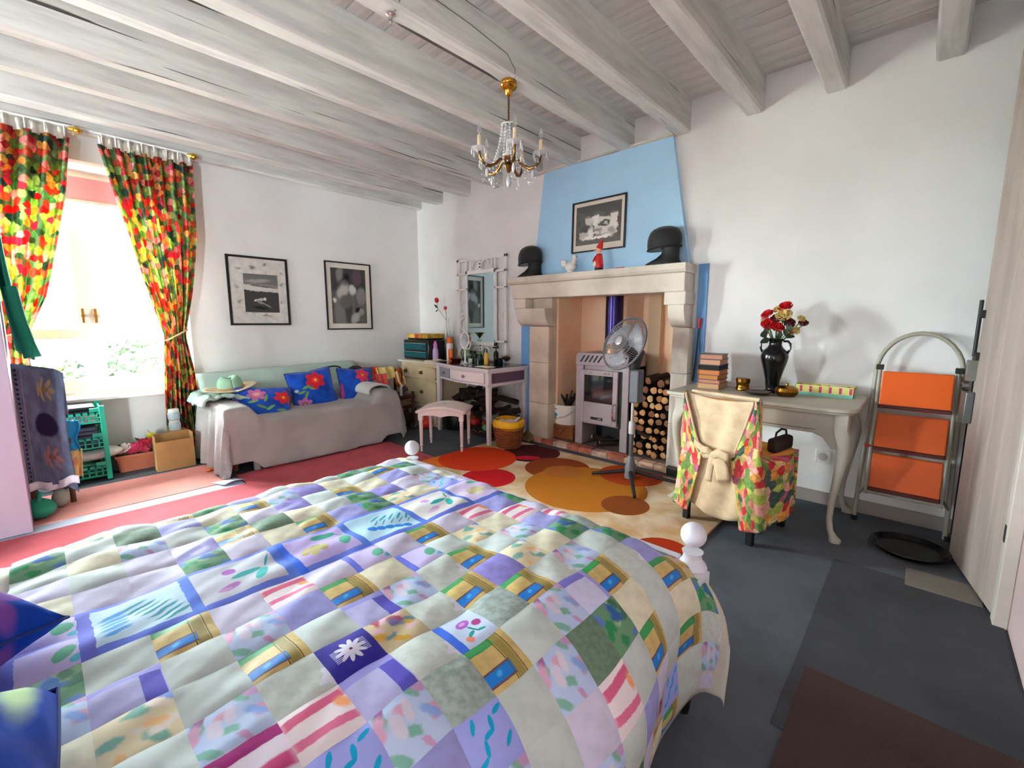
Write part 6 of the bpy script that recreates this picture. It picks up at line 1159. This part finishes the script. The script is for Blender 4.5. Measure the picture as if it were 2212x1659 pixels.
for k in range(5):
    a = 2*pi*k/5+.62; e = V3((cos(a), sin(a), 0)); o = V3((hx, hy, 0))
    def pt(r, z): return o+e*r+V3((0, 0, z))
    ar = obj('arm', tube(BM(), [pt(.03, 2.255), pt(.06, 2.245), pt(.09, 2.215), pt(.13, 2.195), pt(.17, 2.205), pt(.195, 2.235), pt(.20, 2.27)], [.009, .009, .009, .010, .009, .008, .007], 8), M_br2, cd)
    E_ = Matrix.Translation(pt(.20, 0))
    b = BM(); lathe(b, [(.008, 2.268), (.036, 2.274), (.050, 2.286), (.046, 2.286), (.03, 2.279), (.006, 2.276)], 18, E_); obj('drip_pan', b, M_cry, ar)
    b = BM(); lathe(b, [(.014, 2.275), (.016, 2.285), (.010, 2.292)], 14, E_); obj('cup', b, M_br2, ar)
    b = BM(); lathe(b, [(.0115, 2.285), (.0115, 2.355), (.009, 2.36)], 14, E_); obj('candle_tube', b, M_can, ar)
    b = BM(); lathe(b, [(.007, 2.357), (.013, 2.373), (.014, 2.385), (.009, 2.408), (.002, 2.428)], 14, E_); obj('bulb', b, glass('bulb_glass', (.98, .97, .95), .05) if k == 0 else bpy.data.materials['bulb_glass'], ar)
    for j in range(6):
        q = 2*pi*j/6; obj('crystal_drop', drop(pt(.20, 2.282)+V3((.046*cos(q), .046*sin(q), 0)), .8), M_cry, ar)
    # bead strings: from the top dish to the arm and swags below
    b = BM()
    for i in range(13):
        s_ = i/12; r = lerp(.046, .115, s_**1.6); z = lerp(2.445, 2.22, s_); ball(b, pt(r*.9, z), .0085, 8, 5)
    so_ = obj('bead_string', b, M_cry, cd); so_['kind'] = 'stuff'
    b = BM()
    for i in range(12):
        s_ = i/11; q_a = a+pi/5; ball(b, o+V3((cos(q_a), sin(q_a), 0))*lerp(.040, .075, s_)+V3((0, 0, lerp(2.44, 2.22, s_))), .009, 8, 5)
    so_ = obj('bead_string', b, M_cry, cd); so_['kind'] = 'stuff'
    b = BM(); a2 = a+2*pi/5; e2 = V3((cos(a2), sin(a2), 0))
    for i in range(11):
        s_ = i/10; p = (o+e*.20).lerp(o+e2*.20, s_)+V3((0, 0, 2.27-.14*sin(pi*s_))); ball(b, p, .0055, 8, 5)
    obj('bead_swag', b, M_cry, cd)['kind'] = 'stuff'
    obj('crystal_drop', drop(pt(.15, 2.188), 1.2), M_cry, cd)
    b = BM(); cyl(b, pt(.13, 2.19), pt(.13, 2.125), .0008, n=4); ball(b, pt(.13, 2.115), .010, 10, 6); obj('pendant_ball', b, M_cry, cd)
obj('crystal_drop', drop((hx, hy, 2.17), 1.8), M_cry, cd)
b = BM(); ball(b, (hx, hy, 2.1), .014, 12, 8); obj('pendant_ball', b, M_cry, cd)
# cable along the beam and the little broken lamp hook
tag(obj('ceiling_cable', tube(BM(), [(-1.937, 1.1, 2.86), (-1.936, 1.45, 2.84), (-1.936, 1.75, 2.83), (-1.936, 2.05, 2.80), (-1.936, 2.12, 2.74), (-1.95, 2.13, 2.705)], .003, 5), mat('cable_grey', (.50, .48, .47), .7)), 'thin cable running down the beam to the chandelier', 'cable')
t = thing('lamp_hook', 'small chrome lamp hook under the beam near the top edge', 'hook', (-2.0, 1.31, 2.70)); b = BM(); lathe(b, [(.018, 2.70), (.022, 2.692), (.010, 2.684), (.010, 2.67)], 14, Matrix.Translation((-2.0, 1.31, 0))); obj('rose', b, M_chrome, t); b = BM(); tube(b, [(-2.0, 1.31, 2.675), (-2.012, 1.315, 2.662), (-2.0, 1.32, 2.652), (-1.988, 1.315, 2.662)], .004, 6); obj('hook_wire', b, M_chrome, t); b = BM(); tube(b, [(-1.935, 1.31, 2.80), (-1.935, 1.32, 2.73), (-1.97, 1.315, 2.70)], .004, 5); obj('lead', b, mat('cable_grey', (.50, .48, .47), .7), t)
# ================================================================== bed
M_bed = mat('bed_white', (.86, .86, .90), .35, var=.03)
bed = thing('bed', 'white wooden double bed with ball topped posts', 'bed', (-1.165, .3, 0))
def post(x, y, top, zf=.0):
    b = BM(); s = .041; box(b, x-s, y-s, .13, x+s, y+s, top-.165); A = None
    prism(b, [V3((x-s, y-s, top-.165)), V3((x+s, y-s, top-.165)), V3((x+s, y+s, top-.165)), V3((x-s, y+s, top-.165))], (0, 0, .004)); p = obj('post', b, M_bed, bed, bevel=.004, smooth=False)
    b = BM(); lathe(b, [(.040, top-.165), (.043, top-.155), (.040, top-.146), (.044, top-.140), (.040, top-.130), (.030, top-.118), (.026, top-.104), (.031, top-.092)], 24, Matrix.Translation((x, y, 0))); obj('collar', b, M_bed, p)
    b = BM(); lathe(b, [(.018, zf), (.022, zf+.03), (.020, .132)], 14, Matrix.Translation((x, y, 0))); obj('castor', b, M_black, p)
    b = BM(); ball(b, (x, y, top-.040), .0375, 28, 18); obj('ball_finial', b, M_bed, p)
post(-.452, 1.30, .652, .0145); post(-1.875, 1.27, .648, .0112); post(-.452, -.78, 1.05); post(-1.875, -.78, 1.05)
for i, z in enumerate((.20, .33, .46)): obj('foot_rail', box(BM(), -1.84, 1.285, z, -.49, 1.315, z+.07), M_bed, bed, bevel=.004)
obj('headboard', box(BM(), -1.84, -.80, .25, -.49, -.765, .95), M_bed, bed, bevel=.01)
for x in (-1.89, -.465): obj('side_rail', box(BM(), x, -.76, .22, x+.028, 1.27, .36), M_bed, bed, bevel=.004)
obj('mattress', box(BM(), -1.85, -.76, .30, -.475, 1.25, .555), mat('mattress_white', (.85, .84, .82), .9), bed, bevel=.06)
# ------------------------------------------------------------------ patchwork quilt
CX = -1.09
def prof(s):
    """arc length s from the centre line -> (x, z); right side hangs out in a soft bulge"""
    right = s > 0; a = abs(s); F = .47 if right else .60
    if a <= F: return a, .622
    t_ = a-F; R = .255 if right else .17
    ang = min(t_/R, pi/2+.10); x = F+R*sin(ang)*(.98 if right else 1); z = .622-R*(1-cos(ang))
    rest = t_-ang*R
    if rest > 0: z -= rest; x += (-.05*rest if right else .02)
    return x, max(z, .05)
def quilt(s, t):
    """s across (arc, metres from centre), t = distance towards the foot (Y on top)"""
    x, z = prof(s)
    k = -1 if s < 0 else 1
    F = 1.11; y = t
    if t > F:
        q = t-F; R = .10; ang = min(q/R, pi/2); y = F+R*sin(ang); dz = R*(1-cos(ang))+max(0, q-ang*R)
        out = max(0, min(1, (s-.47)/.20))
        y += .13*out*min(1, q/.25); z -= dz*(1-.62*out)
    # corner fullness
    fold = .0
    if z < .60 and s > 0: fold = .030*sin(t*9+1.2)*min(1, (.62-z)*4)+.02*fbm(t*4, z*5, 3)*min(1, (.62-z)*4)
    wr = .012*fbm(s*4.5, t*4.5, 1)+.008*fbm(s*13+t*3, t*8, 5)+.004*fbm(s*22+t*14, t*9, 8)
    cr_ = max(0, -s-.05); wr += .020*cr_*(fbm(s*9, t*5.5, 9))+.010*cr_*sin(26*s+9*fbm(t*3, s*2, 2))*fbm(t*2.2, s*3, 4)
    wr += .010*max(0, .25-t)*fbm(s*8, t*9, 12)*4
    top = 1 if z > .55 else .4
    return V3((CX+k*x+fold, y, z+wr*top))
# fabrics
sage = (.79, .84, .83)
FAB = {}
FAB['A'] = print_mat('sage_cotton', sage, [], var=.06, vsc=2, coord='UV')
FAB['W'] = print_mat('sage_white_flower', (.80, .84, .82), [('e', .95, .30, .16, .07, 40, (.88, .88, .95), .3), ('e', .88, .18, .15, .07, 0, (.88, .88, .95), .3), ('e', 1.0, .12, .1, .1, -40, (.88, .88, .95), .3), ('e', .96, .42, .07, .12, 0, (.88, .88, .95), .3)], var=.06)
FAB['Y'] = print_mat('cream_cotton', (.89, .88, .78), [], var=.07, vsc=3)
FAB['L'] = print_mat('pale_lilac', (.84, .83, .93), [], var=.05, vsc=3)
FAB['P'] = print_mat('periwinkle', (.64, .65, .90), [], var=.06, vsc=3)
FAB['D'] = print_mat('violet_satin', (.60, .57, .88), [], var=.12, vsc=4, rough=.45)
FAB['G'] = print_mat('grey_green_mottle', (.68, .75, .73), [], var=.16, vsc=6)
FAB['H'] = print_mat('dark_sage', (.45, .56, .47), [], var=.12, vsc=8)
FAB['M'] = print_mat('misty_blue', (.72, .80, .83), [], var=.14, vsc=5)
gold, ol = (.84, .74, .48), (.62, .55, .30)
FAB['E'] = print_mat('gold_plaid', gold, [('r', .72, .5, .10, .6, 0, ol, .1), ('r', .32, .90, .34, .11, 0, (.25, .62, .35), .1), ('r', .32, .26, .34, .16, 0, (.45, .32, .38), .05), ('r', .32, .26, .34, .12, 0, (.10, .50, .86), .1), ('e', .30, .28, .10, .08, 20, (.30, .70, .95), .7), ('r', .60, .5, .012, .6, 0, (.42, .36, .16), .1), ('r', .84, .5, .012, .6, 0, (.42, .36, .16), .1)], wob=.02, var=.08, rough=.6)
blot = lambda seed, n, cols, r=.20: (lambda rr: [('e', rr.random(), rr.random(), rr.uniform(.5, 1)*r*1.5, rr.uniform(.4, .8)*r, rr.uniform(0, 180), rr.choice(cols), .5) for _ in range(n)])(random.Random(seed))
pk, bl, gr = (.78, .62, .80), (.55, .68, .92), (.50, .72, .66)
FAB['F'] = print_mat('pastel_floral', (.74, .82, .95), blot(1, 14, [pk, (.84, .66, .78), bl, gr, (.86, .84, .92), (.62, .42, .62)]), wob=.12, ws=8)
FAB['C'] = print_mat('cream_floral', (.90, .86, .72), blot(2, 12, [(.86, .66, .66), bl, gr, (.93, .90, .85), (.94, .78, .56), (.56, .62, .78)]), wob=.12, ws=8)
FAB['Q'] = print_mat('mustard_floral', (.78, .72, .58), blot(5, 12, [(.80, .62, .24), (.84, .70, .76), (.42, .56, .62), (.45, .42, .62), (.68, .30, .40)]), wob=.14, ws=9)
FAB['V'] = print_mat('green_foliage', (.42, .60, .46), blot(3, 14, [(.18, .55, .34), (.62, .76, .52), (.20, .40, .66), (.36, .50, .78), (.28, .46, .36)]), wob=.12, ws=9)
FAB['S'] = print_mat('pink_stripe', (.95, .91, .93), [('r', .5, .80, .6, .11, 4, (.86, .40, .56), .3), ('r', .5, .30, .6, .10, -3, (.88, .46, .62), .3), ('e', .90, .62, .16, .22, 20, (.95, .66, .45), .6)], wob=.06)
FAB['R'] = print_mat('crimson_stripe', (.90, .86, .92), [('r', .5, .86, .6, .14, 0, (.62, .08, .46), .2), ('r', .6, .26, .5, .16, 0, (.80, .30, .52), .4), ('e', .05, .72, .16, .18, 0, (.35, .66, .45), .3)], wob=.04)
daisy = [('e', .5+.16*cos(2*pi*k/10), .5+.16*sin(2*pi*k/10), .15, .05, 36*k, (.86, .86, .93), .2) for k in range(10)]+[('e', .5, .5, .12, .12, 0, (.86, .86, .93), .2), ('e', .5, .5, .035, .035, 0, (.5, .15, .3), .2)]+[('r', .5+sx*.27, .5+.04*k, .07, .009, 0, (.80, .80, .92), .2) for sx in (-1, 1) for k in range(-4, 5)]
FAB['I'] = print_mat('indigo_daisy', (.20, .16, .62), daisy, var=.10)
FAB['B'] = print_mat('lilac_border', (.74, .74, .93), [('r', .82, .5, .16, .6, 0, (.36, .34, .78), .08), ('r', .5, .90, .6, .11, 0, (.60, .60, .88), .08)], var=.05)
FAB['J'] = print_mat('lilac_window', (.84, .85, .98), [('r', .5, .92, .6, .15, 0, (.52, .50, .86), .05), ('r', .94, .5, .10, .6, 0, (.66, .66, .92), .05)], var=.03)
FAB['N'] = print_mat('bouquet_print', (.80, .88, .99), [('r', .08, .5, .11, .6, 0, (.25, .45, .92), .06), ('e', .55, .66, .19, .13, 10, (.72, .42, .82), .2), ('e', .55, .68, .10, .06, 10, (.86, .66, .92), .4), ('e', .80, .50, .12, .12, 0, (.68, .25, .52), .3), ('e', .38, .20, .10, .12, 30, (.90, .55, .48), .4), ('e', .62, .40, .03, .16, 20, (.12, .62, .60), .2), ('e', .50, .30, .12, .05, 30, (.12, .62, .60), .2), ('e', .74, .26, .10, .04, -20, (.12, .62, .60), .2)], wob=.05)
FAB['K'] = print_mat('sprig_print', (.66, .70, .99), [('e', x, y, .14, .05, a, (.05, .68, .88), .2) for x, y, a in ((.2, .3, 20), (.35, .45, 80), (.5, .6, 10), (.62, .72, 70), (.8, .35, 40), (.85, .85, 20), (.3, .85, 60))], wob=.04)
FAB['U'] = print_mat('royal_blue', (.05, .16, .85), [('e', .2, .1, .3, .2, 0, (.45, .05, .30), .2)], var=.1)
FAB['T'] = print_mat('corner_leaf', (.80, .76, .94), [('r', .06, .5, .10, .6, 0, (.42, .46, .88), .06), ('r', .5, .95, .6, .05, 0, (.50, .54, .90), .06), ('e', .80, .45, .26, .16, 60, (.35, .68, .55), .2), ('e', .96, .2, .14, .1, 40, (.35, .75, .85), .3)], wob=.04)
bor = [('r', .5, .04, .6, .07, 0, (.42, .52, .92), .1), ('r', .5, .97, .6, .06, 0, (.42, .50, .90), .1), ('r', .95, .5, .07, .6, 0, (.36, .52, .93), .1)]
FAB['1'] = print_mat('teal_leaf_panel', (.76, .88, .96), [('e', .78-.055*i, .20+.085*i, .19, .032, 25, (.10, .55, .62) if i % 2 else (.28, .62, .70), .4) for i in range(7)]+[('e', .28, .25+.1*i, .16, .05, 20, (.30, .62, .90), .5) for i in range(5)]+bor+[('r', .06, .5, .06, .6, 0, (.42, .45, .85), .1)], wob=.06)
tul = [('e', .30, .30, .15, .075, 15, (.66, .42, .72), .4), ('e', .24, .28, .10, .04, 0, (.76, .55, .78), .4), ('e', .38, .68, .09, .10, 30, (.62, .28, .70), .3), ('e', .52, .50, .20, .065, 8, (.10, .66, .66), .2), ('e', .66, .36, .17, .07, 60, (.12, .70, .68), .2), ('e', .80, .66, .015, .16, -25, (.10, .60, .62), .2)]
FAB['2'] = print_mat('tulip_panel', (.80, .82, .88), tul+bor, wob=.04, var=.04)
FAB['5'] = print_mat('pale_tulip_panel', (.87, .87, .87), [(k, a, c, d, e, f, tuple(min(1, q*.6+.4) if g[0] > .5 else q for q in g), h) for k, a, c, d, e, f, g, h in tul]+bor, wob=.04)
hyd = [('e', .35+.13*cos(k*1.1), .42+.13*sin(k*1.1)*.9, .07, .06, 0, (.66, .62, .36) if k % 2 else (.74, .70, .46), .4) for k in range(9)]+[('e', .35, .42, .13, .12, 0, (.70, .66, .42), .5), ('e', .60, .76, .20, .09, -5, (.20, .64, .56), .2), ('e', .78, .42, .18, .09, 70, (.30, .68, .58), .2), ('e', .80, .66, .015, .1, 40, (.3, .66, .6), .2)]
FAB['3'] = print_mat('hydrangea_panel', (.76, .70, .93), hyd+bor+[('r', .04, .5, .06, .6, 0, (.20, .42, .92), .1)], wob=.05)
FAB['6'] = print_mat('pale_hydrangea_panel', (.86, .80, .94), [(k, a, c, d, e, f, tuple(min(1, q*.7+.3) for q in g), h) for k, a, c, d, e, f, g, h in hyd]+bor, wob=.05)
FAB['4'] = print_mat('bluebell_panel', (.72, .88, .97), [('e', .22+.12*i, .42-.055*i, .07, .085, 30, (.12, .52, .90), .2) for i in range(5)]+[('e', .42+.11*i, .70-.055*i, .12, .022, 28+6*i, (.12, .66, .72), .2) for i in range(5)]+[('e', .35+.12*i, .56-.05*i, .1, .012, 40, (.25, .60, .72), .2) for i in range(5)]+bor, wob=.05)
# patch plan: rows j (0.1 m along the bed), columns k (0.1 m across), nearest the camera side first
PLAN = {  # k: string over j = -1..12
 -4: 'AFCQUFYFAPLAEW', -3: 'FAQCUFALSAEAYV', -2: 'GFAKPKAFHVYAEQ', -1: 'LARKFGEAFJEWPV', 0: 'SVRSBWNGEWFAVG', 1: 'CAFWIQWEDCYVGA',
 2: 'YCAEABFWEAFPSL', 3: 'FBAFPEYTACYSLV', 4: 'VAELSLTLELSPVE', 7: 'YLLVLYEPVCYKLA', 8: 'LALDEHYAVDLFYA', 9: 'AYFAVLDAEYPALC', 10: 'VAHPYEFDYAEVAP', 11: 'LCAEVPAYAVHLYE'}
M_lining = mat('quilt_lining', (.80, .79, .74), .9)
q_ = thing('patchwork_quilt', 'pastel patchwork quilt of squares and flower panels spread over the bed', 'quilt', (-1.09, .3, .6))
T0 = -.10
b = BM(); surf(b, lambda u, v: quilt(lerp(-1.02, 1.065, u), lerp(-.70, 1.42, v))-V3((0, 0, .008)), 90, 90); obj('quilt_lining', b, M_lining, q_, solid=.006)
S0 = CX+.59   # offset so that seams fall on X = -.59 - .1 k
npatch = 0
def patch(s0, s1, t0, t1, code, n):
    global npatch
    b = BM(); g = -.0003
    def f(u, v):
        # u runs towards the foot, v runs away from the camera side
        p = quilt(lerp(s0-g, s1+g, v), lerp(t0+g, t1-g, u)); e = .01
        a = quilt(lerp(s0, s1, v)+e, lerp(t0, t1, u)); c = quilt(lerp(s0, s1, v), lerp(t0, t1, u)+e); nn = (a-p).cross(c-p)
        nn = nn.normalized() if nn.length > 1e-9 else V3((0, 0, 1))
        return p+nn*(.0045*(sin(pi*u)*sin(pi*v))**.4)
    surf(b, f, n, n); o = obj('patch', b, FAB[code], q_); npatch += 1
    o.data.validate(); return o
rp = random.Random(15)
for k, row in PLAN.items():
    s1 = -(.1*k)+.50; s0 = s1-.1      # world X = -1.09 + s
    for i, cde in enumerate(row):
        t0 = (i-1)*.1; patch(s1, s0, t0, t0+.1, cde, 9 if k < 5 else 8)
for i, cde in enumerate('123456'):
    patch(0.0, -.2, .2*i, .2*i+.2, cde, 16)
for k in (5, 6):
    s1 = -(.1*k)+.50
    for i, cde in ((0, 'T'), (13, 'P')): patch(s1, s1-.1, (i-1)*.1, i*.1, cde, 6)
for k in (-5,):
    s1 = -(.1*k)+.50
    for i, cde in enumerate('LYGCEPSAVLQKAF' if k == -5 else 'PAHLYSFAEGLYPA'): patch(s1, s1-.1, (i-1)*.1, i*.1, cde, 6)
for i, cde in enumerate('AVSUPYCALFYEAL'): patch(1.06, 1.0, (i-1)*.1, i*.1, cde, 5)
# ------------------------------------------------------------------ pillows at the head
pm1 = print_mat('pillow_print_one', (.05, .27, .72), flower(.17, .22, .15, (.50, .30, .66), (.70, .48, .80), (.3, .12, .4))+flower(.75, .75, .2, (.50, .30, .66), (.70, .48, .80))+leafs((.05, .5, 20), (.5, .15, 60)), var=.25, vsc=3, wob=.03, base2=(.04, .17, .52), rough=.95)
pm2 = print_mat('pillow_print_two', (.03, .25, .70), leafs((.85, .42, 10), (.8, .3, -30), (.6, .3, 40))+[('e', .90, .10, .30, .07, 0, (.74, .86, .66), .7), ('e', .86, .20, .12, .035, 10, (.35, .50, .18), .4)], var=.22, vsc=3, wob=.04, base2=(.03, .16, .52), rough=.95)
for lb, c, rz, rx, ry, w, h, d, m in (('blue pillow with purple flower at the left head end of the quilt', (-1.20, -.335, .73), .70, -1.36, 0, .47, .47, .125, pm1), ('bright blue pillow with pale green leaves nearest the bottom left corner', (-.69, -.235, .715), .05, -1.45, .0, .46, .44, .12, pm2)):
    t = thing('pillow', lb, 'pillow', c, 0, None)
    b = BM(); Mx = place(c, rz+pi, rx, ry); cushion(b, Mx, w, h, d, 26); obj('pillow_cover', b, m, t, ang=180)
    pts = []
    for k in range(48):
        q = 4*k/48; s_ = int(q); f = q-s_; a, cc = ((-1+2*f, -1), (1, -1+2*f), (1-2*f, 1), (-1, 1-2*f))[s_]
        kk = 1-.10*(1-abs(a*cc)**.8); pts.append(Mx @ V3((a*w/2*kk, 0, cc*h/2*kk)))
    b = BM(); tube(b, pts, .003, 5, True); obj('piping', b, mat('piping_blue', (.06, .18, .48), .7), t)
